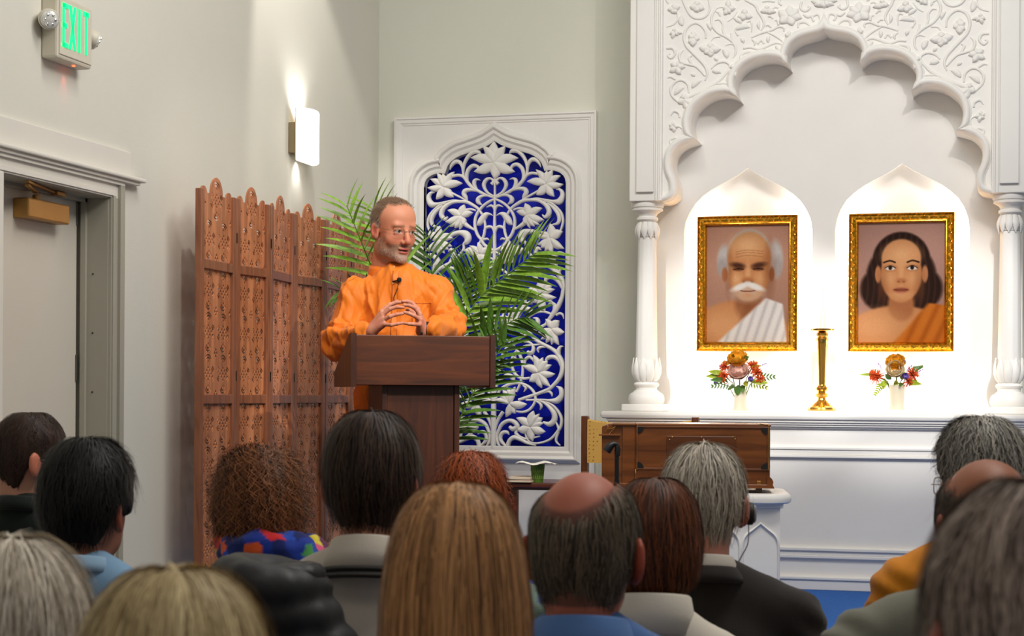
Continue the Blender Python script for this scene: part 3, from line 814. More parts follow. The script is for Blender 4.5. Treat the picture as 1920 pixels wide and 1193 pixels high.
# carved vines and flowers over the spandrel
def kp(c, x, y):
    return atY(1240 + x / 5.966, y / 5.966, SY) if c == 'K' else atY(1240 + x / 4.97, 150 + y / 4.97, SY)
KW = 1.15 / 5.966 / 378
VINES = """K 230 -30 14 280 90 14 340 180 15 420 210 14 500 180 13 545 100 12 530 0 10 500 -60 8
K 180 150 8 185 210 12 140 270 12 60 300 8
K 500 430 10 495 350 13 440 280 14 370 260 14 290 310 15 255 410 16 280 510 16 350 590 16 430 670 16 490 740 16 515 820 14 490 900 8
K 250 560 5 205 610 16 220 690 15 300 720 14 380 740 13 440 790 13 490 850 10
K 345 620 8 310 655 14 350 730 12
K 60 540 14 130 540 16 155 600 15 110 650 14 75 620 12 100 600 10
K 620 90 10 580 150 13 560 220 14 580 300 14 640 370 14 720 410 15 790 460 15 830 520 14 830 600 12 800 650 6
K 610 130 6 650 145 14 660 185 8
K 600 230 6 650 220 12 690 270 13 690 340 13 720 410 12
K 560 460 6 590 420 10 660 410 10
K 700 80 6 660 80 9 620 95 8
K 940 0 12 1050 60 15 1085 130 14 1130 200 14 1150 270 13 1120 340 8
K 780 370 8 790 430 12 800 460 10
K 720 510 6 775 490 10 820 505 8
K 740 240 6 800 200 9 850 130 8
K 1010 420 10 1120 370 13 1230 340 13 1310 300 13 1370 310 12 1370 350 8
K 1190 360 10 1290 410 12 1370 470 12 1420 520 10
K 920 540 14 1000 530 13 1090 550 13 1180 520 13 1280 480 13 1360 500 12 1400 560 8
K 930 720 5 890 670 13 900 610 14 980 580 14 1060 610 12
K 1010 440 6 1050 470 16 1040 510 8
K 1080 490 10 1120 450 12 1150 490 10
K 560 770 8 620 710 14 700 690 14 760 720 13 760 770 12 700 850 14 640 910 15 540 970 16 430 1030 17 320 1080 18 250 1110 15
K 620 940 8 700 930 14 790 940 10
K 70 870 8 110 860 13 160 890 12
K 310 1040 10 300 950 14 240 900 14 170 910 14 110 980 15 120 1070 14 190 1140 12
L 90 330 6 120 290 14 165 310 14 170 350 10
L 200 340 8 235 350 13 268 330 9
L 190 520 6 200 460 10 160 430 8
L 165 560 10 130 540 13 85 560 13 90 600 11 110 590 7
K 1570 20 14 1560 90 14 1610 125 14 1660 90 13 1640 70 10
K 1590 160 10 1640 190 16 1690 170 10
K 1710 240 12 1690 190 14 1750 160 14 1780 210 12 1770 290 8
K 1530 310 10 1540 260 15 1610 250 14 1680 300 10
K 1550 350 8 1620 340 14 1670 348 8
K 1350 60 10 1320 30 13 1340 -20 12 1400 -60 10
K 1130 20 8 1200 10 13 1270 20 10
K 1250 95 8 1280 80 12 1310 90 8
K 1200 190 10 1220 180 13 1250 210 8
K 1270 230 8 1300 230 12 1310 280 12
K 1170 290 8 1200 280 12 1230 310 10
K 820 -40 12 850 0 12 880 -10 8
K 90 -60 12 60 0 12 80 40 8
K 960 250 8 1000 235 12 1015 290 10 1010 360 6
K 880 330 8 830 340 10 860 400 10"""
for ln in VINES.splitlines():
    t = ln.split(); c = t[0]; v = [float(x) for x in t[1:]]
    pts = []
    for i in range(0, len(v), 3):
        p = kp(c, v[i], v[i + 1]); pts.append((p.x, p.z, v[i + 2] * KW))
    for q in (pts, mir(pts, AXC)):
        A_(MB().add(*stroke_geo(q, SY, .011, .002, sub=4)).build('vine', AW, altar, auto=60))
LEAVES = [(240, 290, 235, 160, 32), (508, 260, 552, 350, 22), (812, 210, 905, 272, 26), (822, 335, 1002, 310, 30), (570, 800, 672, 820, 30), (345, 985, 455, 900, 30),
          (690, 555, 735, 660, 32), (148, 1065, 262, 980, 30), (1275, 520, 1340, 585, 28), (1265, 592, 1372, 600, 16), (1100, 330, 1105, 220, 18), (890, 430, 920, 490, 20),
          (590, 650, 635, 690, 20), (1200, 480, 1215, 390, 20), (1140, 560, 1210, 590, 18), (330, 830, 380, 860, 18), (525, 1020, 550, 1035, 14), (640, 150, 660, 180, 14)]
for x0, y0, x1, y1, hw in LEAVES:
    a = kp('K', x0, y0); b = kp('K', x1, y1)
    pp = petal_pts((a.x, a.z), (b.x, b.z), hw * KW, .14)
    for q in (pp, mir(pp, AXC)):
        A_(MB().add(*stroke_geo(q, SY, .012, .002, sub=3)).build('leaf', AW, altar, auto=60))
FLW = [(145, 110, 24, [(145, 38), (72, 112), (215, 75), (180, 150), (110, 145)]), (405, 65, 34, [(400, 5), (485, 100), (318, 78), (415, 140), (375, 135)]),
       (750, 90, 28, [(762, -10), (832, 92), (700, 170), (775, 155), (690, 90)]), (935, 165, 30, [(850, 190), (1022, 190), (940, 95), (912, 235)]),
       (150, 365, 20, [(150, 308), (96, 385), (235, 375), (128, 435), (190, 400)]), (370, 430, 34, [(360, 345), (305, 400), (300, 475), (360, 525), (430, 440)]),
       (545, 540, 38, [(425, 530), (668, 550), (552, 640), (548, 475), (480, 600), (590, 600)]), (175, 750, 30, [(200, 688), (108, 712), (92, 805), (222, 835), (270, 755)]),
       (800, 770, 32, [(905, 740), (838, 865), (755, 860), (790, 720)]), (255, 1110, 34, [(185, 1150), (355, 1160), (285, 1235), (238, 1050), (318, 1090)]),
       (1190, 105, 26, [(1108, 130), (1285, 135), (1180, 60), (1240, 155), (1160, 150)]), (1425, 185, 46, [(1315, 115), (1430, 60), (1575, 205), (1330, 268), (1468, 290), (1535, 100)]),
       (1430, 410, 22, [(1440, 340), (1385, 385), (1415, 470), (1530, 410)])]
for cx, cy, hw, tips in FLW:
    p0 = kp('K', cx, cy)
    for mm in (0, 1):
        m = MB()
        for i, (x, y) in enumerate(tips):
            p = kp('K', x, y)
            pp = petal_pts((p0.x, p0.z), (p.x, p.z), hw * KW, .06 * (-1) ** i)
            m.add(*stroke_geo(mir(pp, AXC) if mm else pp, SY - .004 - .002 * (i % 2), .013, .006, sub=3))
        A_(m.build('carved_flower', AW, altar, auto=60))
p0 = kp('L', 115, 435)
for mm in (0, 1):
    m = MB()
    for i, (x, y) in enumerate([(76, 408), (76, 455), (120, 492), (162, 440), (110, 380)]):
        p = kp('L', x, y); pp = petal_pts((p0.x, p0.z), (p.x, p.z), 20 * KW, .06)
        m.add(*stroke_geo(mir(pp, AXC) if mm else pp, SY - .004, .013, .006, sub=3))
    A_(m.build('carved_flower', AW, altar, auto=60))
m = MB(); p0 = kp('K', 1838, 20)
for i, (dx, y, hw) in enumerate([(-150, 10, 30), (150, 10, 30), (-110, 58, 32), (110, 58, 32), (-50, 78, 30), (50, 78, 30), (0, 95, 32), (-90, -60, 32), (90, -60, 32), (0, -90, 34)]):
    p = kp('K', 1838 + dx, y); m.add(*stroke_geo(petal_pts((AXC, p0.z), (AXC + (p.x - p0.x), p.z), hw * KW, .05), SY - .004 - .002 * (i % 3), .015, .006, sub=3))
A_(m.build('carved_flower', AW, altar, auto=60))
# ------------------------------------------------------------------ portraits in gilded frames
def ell(U, Vv, cx, cy, rx, ry, soft=.12, rot=0.0):
    x, y = U - cx, Vv - cy
    if rot:
        c, s = math.cos(rot), math.sin(rot); x, y = x * c + y * s, -x * s + y * c
    d = np.sqrt((x / rx) ** 2 + (y / ry) ** 2)
    return np.clip((1 + soft - d) / (2 * soft), 0, 1)
def paint(kind):
    W, H = 132, 188
    U, Vv = np.meshgrid(np.linspace(0, 1, W), np.linspace(0, 1, H))
    rng = np.random.RandomState(3)
    img = np.zeros((H, W, 3))
    def lay(mask, rgb, a=1.0):
        nonlocal img
        c = np.array(rgb, float) / 255
        img = img * (1 - (mask * a)[..., None]) + c * (mask * a)[..., None]
    def line(pts, wd, rgb, a=1.0):
        P = np.array(cat_rom(pts, 24)); d = np.full(U.shape, 9.)
        for p in P: d = np.minimum(d, np.hypot(U - p[0], (Vv - p[1]) * 1.4))
        lay(np.clip((wd - d) / wd * 1.8, 0, 1), rgb, a)
    st = rng.rand(H, W)
    if kind == 0:
        img[:] = np.array((188, 140, 118)) / 255; img *= (1.04 - .25 * Vv + .05 * (1 - np.abs(U - .35)))[..., None]
        sk, dk, lt = (196, 132, 84), (120, 66, 36), (232, 178, 128)
        lay(ell(U, Vv, .40, .98, .62, .34, .05), sk); lay(ell(U, Vv, .52, .66, .17, .16, .2), (150, 92, 58))
        lay(ell(U, Vv, .2, .86, .3, .13, .6), lt, .5); lay(ell(U, Vv, .46, .80, .04, .2, .8, .5), dk, .35)
        lay(ell(U, Vv, .22, .30, .085, .13, .25), (196, 188, 184)); lay(ell(U, Vv, .83, .29, .09, .15, .25), (196, 188, 184))
        lay(ell(U, Vv, .19, .36, .06, .08, .4), (160, 148, 144), .8); lay(ell(U, Vv, .86, .36, .06, .09, .4), (162, 150, 146), .8)
        lay(ell(U, Vv, .225, .42, .035, .06, .25), (170, 104, 66)); lay(ell(U, Vv, .79, .42, .035, .06, .25), (150, 88, 54))
        lay(ell(U, Vv, .52, .27, .275, .235, .05), (186, 178, 174)); lay(ell(U, Vv, .52, .285, .262, .225, .06), sk); lay(ell(U, Vv, .515, .43, .245, .22, .06), sk)
        lay(ell(U, Vv, .50, .17, .17, .09, .7), lt, .9); lay(ell(U, Vv, .36, .46, .07, .05, .7), lt, .7); lay(ell(U, Vv, .66, .46, .07, .05, .7), lt, .5)
        lay(ell(U, Vv, .76, .40, .06, .2, .7), dk, .5); lay(ell(U, Vv, .28, .42, .04, .16, .7), dk, .35)
        for vv in (.215, .235, .26): line([(.36, vv + .015), (.5, vv), (.68, vv + .012)], .008, dk, .35)
        for s in (-1, 1):
            lay(ell(U, Vv, .51 + s * .125, .345, .085, .024, .5, -s * .12), (70, 38, 24), .95)
            lay(ell(U, Vv, .51 + s * .12, .375, .06, .016, .5), (96, 52, 30), .9); line([(.51 + s * .06, .378), (.51 + s * .12, .372), (.51 + s * .18, .380)], .008, (30, 16, 12), .9)
        lay(ell(U, Vv, .505, .43, .03, .1, .6), lt, .6); lay(ell(U, Vv, .505, .475, .065, .03, .5), (176, 110, 68)); lay(ell(U, Vv, .46, .485, .018, .01, .5), dk, .8); lay(ell(U, Vv, .55, .485, .018, .01, .5), dk, .8)
        lay(ell(U, Vv, .50, .58, .17, .07, .5), (206, 196, 188), .55)
        lay(ell(U, Vv, .42, .525, .11, .026, .4, -.25), (232, 226, 220)); lay(ell(U, Vv, .59, .525, .11, .026, .4, .25), (232, 226, 220))
        line([(.42, .56), (.5, .565), (.59, .56)], .010, (120, 56, 40), .9); lay(ell(U, Vv, .5, .60, .07, .02, .6), (206, 146, 104), .8)
        dr = np.clip((U - (.98 - (Vv - .62) * 1.55 - .28)) * 18, 0, 1) * np.clip((Vv - .615 - .25 * np.clip(U - .72, 0, 1)) * 60, 0, 1) * np.clip((.955 - U + (Vv - .8) * .15) * 40, 0, 1)
        lay(dr, (232, 226, 222)); lay(dr * (0.5 + 0.5 * np.sin((U * .9 + Vv * .42) * 62)) ** 2, (176, 168, 166), .55)
    else:
        img[:] = np.array((186, 142, 128)) / 255; img *= (1.06 - .22 * Vv)[..., None]
        sk, dk, lt = (206, 140, 92), (142, 82, 46), (232, 174, 122)
        hair = np.maximum(ell(U, Vv, .5, .32, .33, .24, .04), ell(U, Vv, .5, .55, .47, .24, .05))
        hair = np.maximum(hair, ell(U, Vv, .5, .46, .40, .30, .05))
        lay(hair, (44, 26, 20)); lay(hair * np.clip(np.sin(U * 90 + np.sin(Vv * 9) * 3), 0, 1), (84, 54, 42), .4)
        lay(ell(U, Vv, .46, 1.0, .66, .31, .04), sk); lay(ell(U, Vv, .5, .68, .15, .14, .15), (176, 112, 70)); lay(ell(U, Vv, .22, .86, .3, .12, .6), lt, .5)
        for x in (.235, .77): lay(ell(U, Vv, x, .43, .035, .07, .2), (196, 130, 86))
        lay(ell(U, Vv, .5, .30, .225, .16, .05), sk); lay(ell(U, Vv, .5, .43, .235, .235, .05), sk)
        lay(ell(U, Vv, .5, .27, .16, .08, .8), lt, .9); lay(ell(U, Vv, .36, .47, .07, .05, .8), lt, .6); lay(ell(U, Vv, .64, .47, .07, .05, .8), lt, .6); lay(ell(U, Vv, .5, .60, .09, .03, .8), lt, .6)
        lay(ell(U, Vv, .29, .52, .05, .12, .8), dk, .45); lay(ell(U, Vv, .71, .52, .05, .12, .8), dk, .45)
        for s in (-1, 1):
            line([(.5 + s * .07, .332), (.5 + s * .13, .318), (.5 + s * .20, .332)], .014, (44, 24, 16), .95)
            lay(ell(U, Vv, .5 + s * .125, .378, .07, .026, .35), dk, .55); lay(ell(U, Vv, .5 + s * .125, .380, .055, .018, .25), (232, 220, 208)); lay(ell(U, Vv, .5 + s * .125, .376, .022, .018, .25), (38, 22, 16))
            line([(.5 + s * .065, .378), (.5 + s * .125, .360), (.5 + s * .185, .378)], .008, (40, 22, 16), .9)
        lay(ell(U, Vv, .5, .43, .028, .09, .6), lt, .6); lay(ell(U, Vv, .5, .485, .055, .022, .5), (190, 122, 78)); lay(ell(U, Vv, .47, .492, .014, .008, .5), dk, .8); lay(ell(U, Vv, .53, .492, .014, .008, .5), dk, .8)
        lay(ell(U, Vv, .5, .562, .085, .020, .3), (160, 84, 60)); line([(.42, .558), (.5, .562), (.58, .558)], .007, (100, 44, 32), .9); lay(ell(U, Vv, .5, .585, .05, .01, .6), (206, 130, 100), .7)
        dr = np.clip((U - (.80 - (Vv - .66) * 1.2)) * 18, 0, 1) * np.clip((Vv - .655 - .12 * np.clip(U - .76, 0, 1)) * 60, 0, 1)
        lay(dr, (206, 116, 38)); lay(dr * (0.5 + 0.5 * np.sin((U * .8 + Vv * .5) * 48)) ** 2, (160, 76, 20), .6)
    img = np.clip(img * (1 + (st[..., None] - .5) * .05), 0, 1)
    lin = np.where(img <= .04045, img / 12.92, ((img + .055) / 1.055) ** 2.4)
    return W, H, lin * .60
GOLD = mat('gilt_frame', (214, 158, 48), .22, .95, var=.45, scale=90)
PRINT = vcol_mat('portrait_print', rough=.8, spec=.08)
def portrait(kind, px, label):
    yf = BY + .008                          # front plane of the frame
    a = atY(px[0], px[1], yf); b = atY(px[2], px[3], yf)
    x0, x1, z1, z0 = a.x, b.x, a.z, b.z
    t = thing('framed_portrait', label, 'portrait', ((x0 + x1) / 2, BY + .08, z0), 0, 'gilt framed portraits in the altar niches')
    fw = .047
    W, H, C = paint(kind)
    gx, gz = np.meshgrid(np.linspace(x0 + fw - .004, x1 - fw + .004, W), np.linspace(z1 - fw + .004, z0 + fw - .004, H))
    Vv = np.stack([gx.ravel(), np.full(W * H, yf + .022), gz.ravel()], 1)
    i = (np.arange(H - 1)[:, None] * W + np.arange(W - 1)).ravel()
    me = np_mesh('painting', Vv, np.stack([i, i + W, i + W + 1, i + 1], 1)); set_col(me, C.reshape(-1, 3))
    rel(link('painting', me, PRINT, t), t)
    pr = [(0, -.095), (0, .004), (.004, .006), (.006, .000), (.010, .004), (.020, .010), (.030, .008), (.036, .001), (.039, .002), (.043, -.004), (.047, -.018), (.047, -.095)]
    rel(MB().sweep([(x0, z0), (x1, z0), (x1, z1), (x0, z1)], pr, yf, closed=True).build('frame', GOLD, t, auto=30), t)
    # gilt ornaments: shell-and-bead pieces along all four sides
    m = MB()
    for s in (-1, 0, 1):
        m.add(*stroke_geo(petal_pts((0, 0), (s * .008, .0135), .0042), 0, .006, .001, sub=2))
    m.lathe([(.0042, 0), (.0035, .003), (.001, .0045)], n=8)
    m.V = [(v[0], v[1], v[2]) for v in m.V]
    orn = None
    def place(x, z, rot, sc=1.0):
        nonlocal orn
        if orn is None:
            orn = m.fixed(); orn.name = 'ornament'; orn.polygons.foreach_set('use_smooth', np.ones(len(orn.polygons), dtype=bool)); orn.materials.append(GOLD)
        o = link('ornament', orn, None, t, (x - t.location[0], yf - .006 - t.location[1], z - t.location[2]))
        o.rotation_euler = (0, rot, 0); o.scale = (sc, 1.3, sc)
    n = 11
    for k in range(n):
        x = x0 + .03 + (x1 - x0 - .06) * k / (n - 1)
        place(x, z1 - .030, 0); place(x, z0 + .030, math.pi)
        if k < n - 1:
            xm = x + (x1 - x0 - .06) / (n - 1) / 2
            place(xm, z1 - .012, math.pi, .8); place(xm, z0 + .012, 0, .8)
    n = 15
    for k in range(n):
        z = z0 + .03 + (z1 - z0 - .06) * k / (n - 1)
        if 0 < k < n - 1: place(x0 + .030, z, -math.pi / 2); place(x1 - .030, z, math.pi / 2)
        if k < n - 1:
            zm = z + (z1 - z0 - .06) / (n - 1) / 2
            place(x0 + .012, zm, math.pi / 2, .8); place(x1 - .012, zm, -math.pi / 2, .8)
    return t
portrait(0, (1307.5, 406.5, 1494.5, 658.5), 'gilt framed portrait of an old moustached man in a white drape')
portrait(1, (1591.5, 401.5, 1788.5, 659.5), 'gilt framed portrait of a long haired figure in an orange drape')

# ------------------------------------------------------------------ candlestick and candle
BRASS = mat('polished_brass', (226, 176, 84), .2, .95, var=.05, scale=20)
cp = atY(1541, 770, 8.50); cs_ = 3298 / 8.55
cst = thing('candlestick', 'tall turned brass candlestick between the two portraits', 'candlestick', (cp.x, 8.50, SZ))
zq = lambda y: atY(1541, y, 8.50).z - SZ
q = [(26, 770.5), (27, 768), (26, 764), (20, 761), (16, 757), (11, 754), (8, 750), (7.5, 746), (11, 744), (12, 740), (8, 737), (8, 734), (12, 731), (12, 728), (8, 725), (7, 722)]
MB().lathe([(max(.0, r) / cs_, max(0.0, zq(y))) for r, y in q], n=28).build('foot', BRASS, cst, auto=35)
q = [(7, 722), (7.5, 700), (8.5, 670), (9.5, 645), (10, 640), (11, 638), (11, 635), (9, 634), (9, 632), (10.5, 630), (10.5, 625), (8, 623), (5, 621.5)]
MB().lathe([(r / cs_, zq(y)) for r, y in q], n=28).build('stem', BRASS, cst, auto=35)
q = [(5, 622), (19, 621.5), (21, 620), (21.5, 617), (20, 616.5), (18, 618.5), (6, 619)]
MB().lathe([(r / cs_, zq(y)) for r, y in q], n=28).build('drip_pan', BRASS, cst, auto=35)
cd = thing('candle', 'slim white taper candle standing in the brass candlestick', 'candle', (cp.x, 8.50, SZ + zq(619)))
zq2 = lambda y: zq(y) - zq(619)
WAX = mat('candle_wax', (238, 232, 216), .5, var=.02)
MB().lathe([(4.2 / cs_, 0), (4.0 / cs_, zq2(600)), (2.8 / cs_, zq2(548)), (2.0 / cs_, zq2(546)), (.4 / cs_, zq2(545.5))], n=16).build('wax', WAX, cd, auto=40)
MB().tube([(0, 0, zq2(546)), (.0004, 0, zq2(541)), (.001, 0, zq2(538))], .0009, 6).build('wick', mat('wick', (210, 196, 160), .8), cd)

# ------------------------------------------------------------------ flower vases
rnd = random.Random(5)
def leaf_geo(base, tip, w, fold=.3, curl=.2, up=Vector((0, -1, 0))):
    b, t = Vector(base), Vector(tip); d = t - b; L = d.length
    side = d.cross(up).normalized(); nrm = side.cross(d).normalized()
    V = []; F = []
    S = ((0, .08), (.2, .7), (.45, 1), (.7, .75), (.88, .35), (1, .02))
    for s, wd in S:
        c = b + d * s + nrm * (curl * L * s * (1 - s))
        for j in (-1, 0, 1):
            V.append(c + side * (j * w * wd) + nrm * (fold * w * wd * abs(j)))
    for i in range(len(S) - 1):
        for j in range(2):
            a = i * 3 + j; F.append((a, a + 1, a + 4, a + 3))
    return V, F
def petal_geo(c, dirv, upv, r, w, cup):
    """cupped petal from centre c opening along dirv, lifting to upv"""
    dv = Vector(dirv).normalized(); uv = Vector(upv).normalized(); sv = dv.cross(uv).normalized()
    V = []; F = []
    for i in range(5):
        s = i / 4
        o = dv * (r * math.sin(s * cup)) + uv * (r * (1 - math.cos(s * cup)) * 1.0)
        wd = w * (math.sin(math.pi * min(1, .15 + .72 * s)) ** .8)
        for j in range(-2, 3):
            k = j / 2
            V.append(Vector(c) + o + sv * (wd * k) + uv * (wd * .35 * k * k) - dv * (wd * .25 * k * k))
    for i in range(4):
        for j in range(4):
            a = i * 5 + j; F.append((a, a + 1, a + 6, a + 5))
    return V, F
GR1 = mat('leaf_yellow_green', (150, 170, 40), .5, var=.25, scale=60)
GR2 = mat('leaf_green', (70, 110, 36), .5, var=.25, scale=60)
VASEW = mat('vase_cream', (222, 214, 192), .5, var=.04)
fc = {'yel': mat('petal_amber', (226, 160, 44), .8, var=.25, scale=70, spec=.1), 'pink': mat('petal_blush', (226, 186, 172), .8, var=.15, scale=70, spec=.1), 'cream': mat('petal_cream', (232, 214, 178), .8, var=.12, scale=70, spec=.1),
      'org': mat('petal_orange', (206, 80, 18), .8, var=.25, scale=90), 'vio': mat('petal_violet', (130, 110, 190), .6, var=.2, scale=90)}
def vase(pxc, pybase, vase_px, blooms, leaves, label, lip):
    Yv = 8.53
    b = atY(pxc, pybase, Yv); S = 3298 / 8.6
    t = thing('flower_vase', label, 'flowers', (b.x, Yv, SZ), 0, 'small flower vases on the altar shelf')
    def lp(px, py, dy=0.0):
        p = atY(px, py, Yv); return Vector((p.x - b.x, dy, p.z - SZ))
    MB().lathe([(r / S, max(0, lp(pxc, y).z)) for r, y in vase_px], n=28).build('vase', VASEW, t, auto=40)
    for x, y, dy, r, kind in blooms:
        c = lp(x, y, dy); R = r / S * (1.0 if kind == 'org' else 1.3)
        out = Vector((c.x, -.05 + c.y * .5, max(c.z - lp(pxc, lip).z, 0.02) * .8)).normalized()
        m = MB()
        if kind == 'org':
            for k in range(90):
                d = Vector((rnd.gauss(0, 1), rnd.gauss(0, 1), rnd.gauss(0, 1))).normalized()
                d = (d + out * .5).normalized()
                e = c + d * R * rnd.uniform(.8, 1.1); md = c + d * R * .55 + out * R * .1
                m.tube([c, md, e], [.0022, .0016, .0018], 4)
        else:
            a = out.orthogonal().normalized(); bb = out.cross(a)
            for ring, (n, cup, sc, lift) in enumerate(((6, 1.1, 1.0, -.2), (6, 1.4, .88, -.1), (5, 1.8, .68, .0), (4, 2.1, .46, .1))):
                for k in range(n):
                    an = 2 * math.pi * (k + ring * .5) / n
                    d = a * math.cos(an) + bb * math.sin(an)
                    m.add(*petal_geo(c + out * (R * lift), d, out, R * sc * .95, R * sc * .62, cup))
            m.lathe([(R * .35, -.2 * R), (R * .4, .1 * R), (R * .1, .3 * R)], c=tuple(c), n=10)
        o = m.build('blossom', fc[kind], t, smooth=True)
        MB().tube([c - out * R * .3, (c + Vector((0, 0, lp(pxc, lip).z))) * .5, Vector((c.x * .2, 0, lp(pxc, lip).z - .05))], .0025, 5).build('stalk', GR2, t)
    for i, (x0, y0, x1, y1, w, g) in enumerate(leaves):
        p0 = lp(x0, y0, -.015 - .01 * (i % 3)); p1 = lp(x1, y1, -.02 - .012 * (i % 4))
        if w < 0:         # a fern-like sprig
            m = MB(); d = p1 - p0; n = Vector((-d.z, 0, d.x)).normalized()
            m.tube([p0, (p0 + p1) / 2, p1], .0012, 4)
            for k in range(1, 7):
                for s in (-1, 1):
                    q0 = p0 + d * (k / 7); m.add(*leaf_geo(q0, q0 + d * .16 + n * (s * d.length * .3 * (1.1 - k / 8)), .0045))
            m.build('leaf', GR1 if g == 1 else GR2, t, smooth=True)
        elif g == 3:
            m = MB(); d = p1 - p0
            m.tube([p0, p1], .0008, 4)
            for k in range(6): m.lathe([(.001, -.003), (.0035, 0), (.001, .003)], c=tuple(p0 + d * (.4 + k * .12) + Vector((rnd.uniform(-.003, .003), 0, 0))), n=6)
            m.build('sprig', fc['vio'], t, smooth=True)
        else:
            MB().add(*leaf_geo(p0, p1, w / S)).build('leaf', GR1 if g == 1 else GR2, t, smooth=True)
vase(1388, 769, [(13, 771), (12.5, 768), (12, 764), (11.5, 758), (11.2, 745), (11.8, 735), (12.2, 729), (11.4, 728.6), (10.8, 733)],
     [(1388, 702, -.045, 18, 'pink'), (1385, 681, -.02, 18, 'yel'), (1362, 690, -.02, 13, 'org'), (1361, 707, -.03, 14, 'org'), (1412, 689, -.02, 13, 'org'), (1420, 699, -.03, 12, 'org'), (1426, 712, -.03, 10, 'org'), (1346, 718, -.03, 5, 'vio'), (1409, 712, -.06, 5, 'vio')],
     [(1365, 705, 1323, 706, 6, 1), (1360, 700, 1328, 697, 5, 1), (1366, 712, 1333, 713, 5, 2), (1372, 718, 1336, 725, -4, 2), (1378, 722, 1366, 731, -4, 2), (1386, 722, 1384, 742, 7, 2), (1392, 722, 1396, 738, 6, 2), (1398, 715, 1404, 726, 5, 1), (1405, 715, 1440, 728, -4, 1), (1414, 708, 1456, 707, -4, 2), (1408, 715, 1444, 719, 5, 1), (1395, 672, 1408, 670, 4, 2), (1372, 682, 1354, 680, 4, 1), (1408, 690, 1430, 686, 4, 1), (1382, 690, 1393, 682, 6, 2), (1376, 670, 1378, 664, 4, 1), (1418, 690, 1436, 682, 2, 3), (1360, 690, 1350, 685, 2, 3)],
     'left flower vase with a blush peony, amber and orange blooms', 730)
vase(1682, 767, [(14, 769), (13, 764), (12.5, 755), (13.2, 742), (14.5, 728), (15.4, 722.5), (14.6, 722), (13, 728)],
     [(1680, 698, -.045, 16, 'cream'), (1680, 687, -.015, 17, 'yel'), (1646, 708, -.02, 15, 'org'), (1640, 703, -.02, 11, 'org'), (1710, 702, -.02, 14, 'org'), (1703, 715, -.03, 11, 'org'), (1697, 707, -.05, 6, 'vio')],
     [(1640, 702, 1611, 703, 3, 1), (1655, 718, 1640, 742, -4, 1), (1662, 718, 1656, 730, -4, 1), (1665, 715, 1648, 725, 5, 1), (1690, 712, 1697, 697, 7, 1), (1672, 712, 1660, 702, 5, 2), (1684, 716, 1676, 722, 5, 1), (1700, 716, 1730, 721, 5, 1), (1712, 694, 1731, 687, -3, 2), (1712, 714, 1722, 718, 4, 1), (1676, 680, 1682, 676, 5, 1), (1660, 700, 1648, 682, 2, 3), (1690, 695, 1697, 676, 2, 3), (1714, 705, 1729, 693, 2, 3), (1702, 700, 1709, 686, 2, 3), (1690, 718, 1688, 726, 4, 2)],
     'right flower vase with a cream rose between orange pincushion blooms', 723)

# ------------------------------------------------------------------ carved folding screen
SCW = wood('screen_wood', (152, 90, 56), (206, 134, 90), 'Z', .45, 2.2, .15)
SCD = wood('screen_wood_frame', (116, 68, 46), (160, 100, 68), 'Z', .42, 2.6, .15)
def cut_sheet(f, u0, v0, du, dv, t):
    """sheet where f>0 (f sampled at grid nodes, shape (nv,nu)), both faces and the cut edges"""
    nv, nu = f.shape
    verts = []; quads = []; idx = {}
    def vid(p):
        k = (round(p[0], 6), round(p[1], 6))
        if k not in idx: idx[k] = len(verts); verts.append(k)
        return idx[k]
    polys = []; edges = []
    ins = f > 0
    full = ins[:-1, :-1] & ins[1:, :-1] & ins[:-1, 1:] & ins[1:, 1:]
    for r, c in zip(*np.nonzero(full)):
        x0, x1, y0, y1 = u0 + c * du, u0 + (c + 1) * du, v0 + r * dv, v0 + (r + 1) * dv
        polys.append([vid((x0, y0)), vid((x1, y0)), vid((x1, y1)), vid((x0, y1))])
    anyi = (ins[:-1, :-1] | ins[1:, :-1] | ins[:-1, 1:] | ins[1:, 1:]) & ~full
    for r, c in zip(*np.nonzero(anyi)):
        cs = [(c, r), (c + 1, r), (c + 1, r + 1), (c, r + 1)]
        poly = []; cuts = []
        for a in range(4):
            p, q2 = cs[a], cs[(a + 1) % 4]; fp, fq = f[p[1], p[0]], f[q2[1], q2[0]]
            if fp > 0: poly.append(vid((u0 + p[0] * du, v0 + p[1] * dv)))
            if (fp > 0) != (fq > 0):
                s = fp / (fp - fq); s = min(.98, max(.02, s))
                k = vid((u0 + (p[0] + (q2[0] - p[0]) * s) * du, v0 + (p[1] + (q2[1] - p[1]) * s) * dv))
                poly.append(k); cuts.append(k)
        if len(poly) >= 3: polys.append(poly)
        if len(cuts) == 2: edges.append(cuts)
        elif len(cuts) == 4: edges += [cuts[:2], cuts[2:]]
    n = len(verts)
    V = [(x, -t / 2, y) for x, y in verts] + [(x, t / 2, y) for x, y in verts]
    F = [p for p in polys] + [[i + n for i in p[::-1]] for p in polys] + [[a, b, b + n, a + n] for a, b in edges]
    return V, F
MU, MV = .1375, .1660
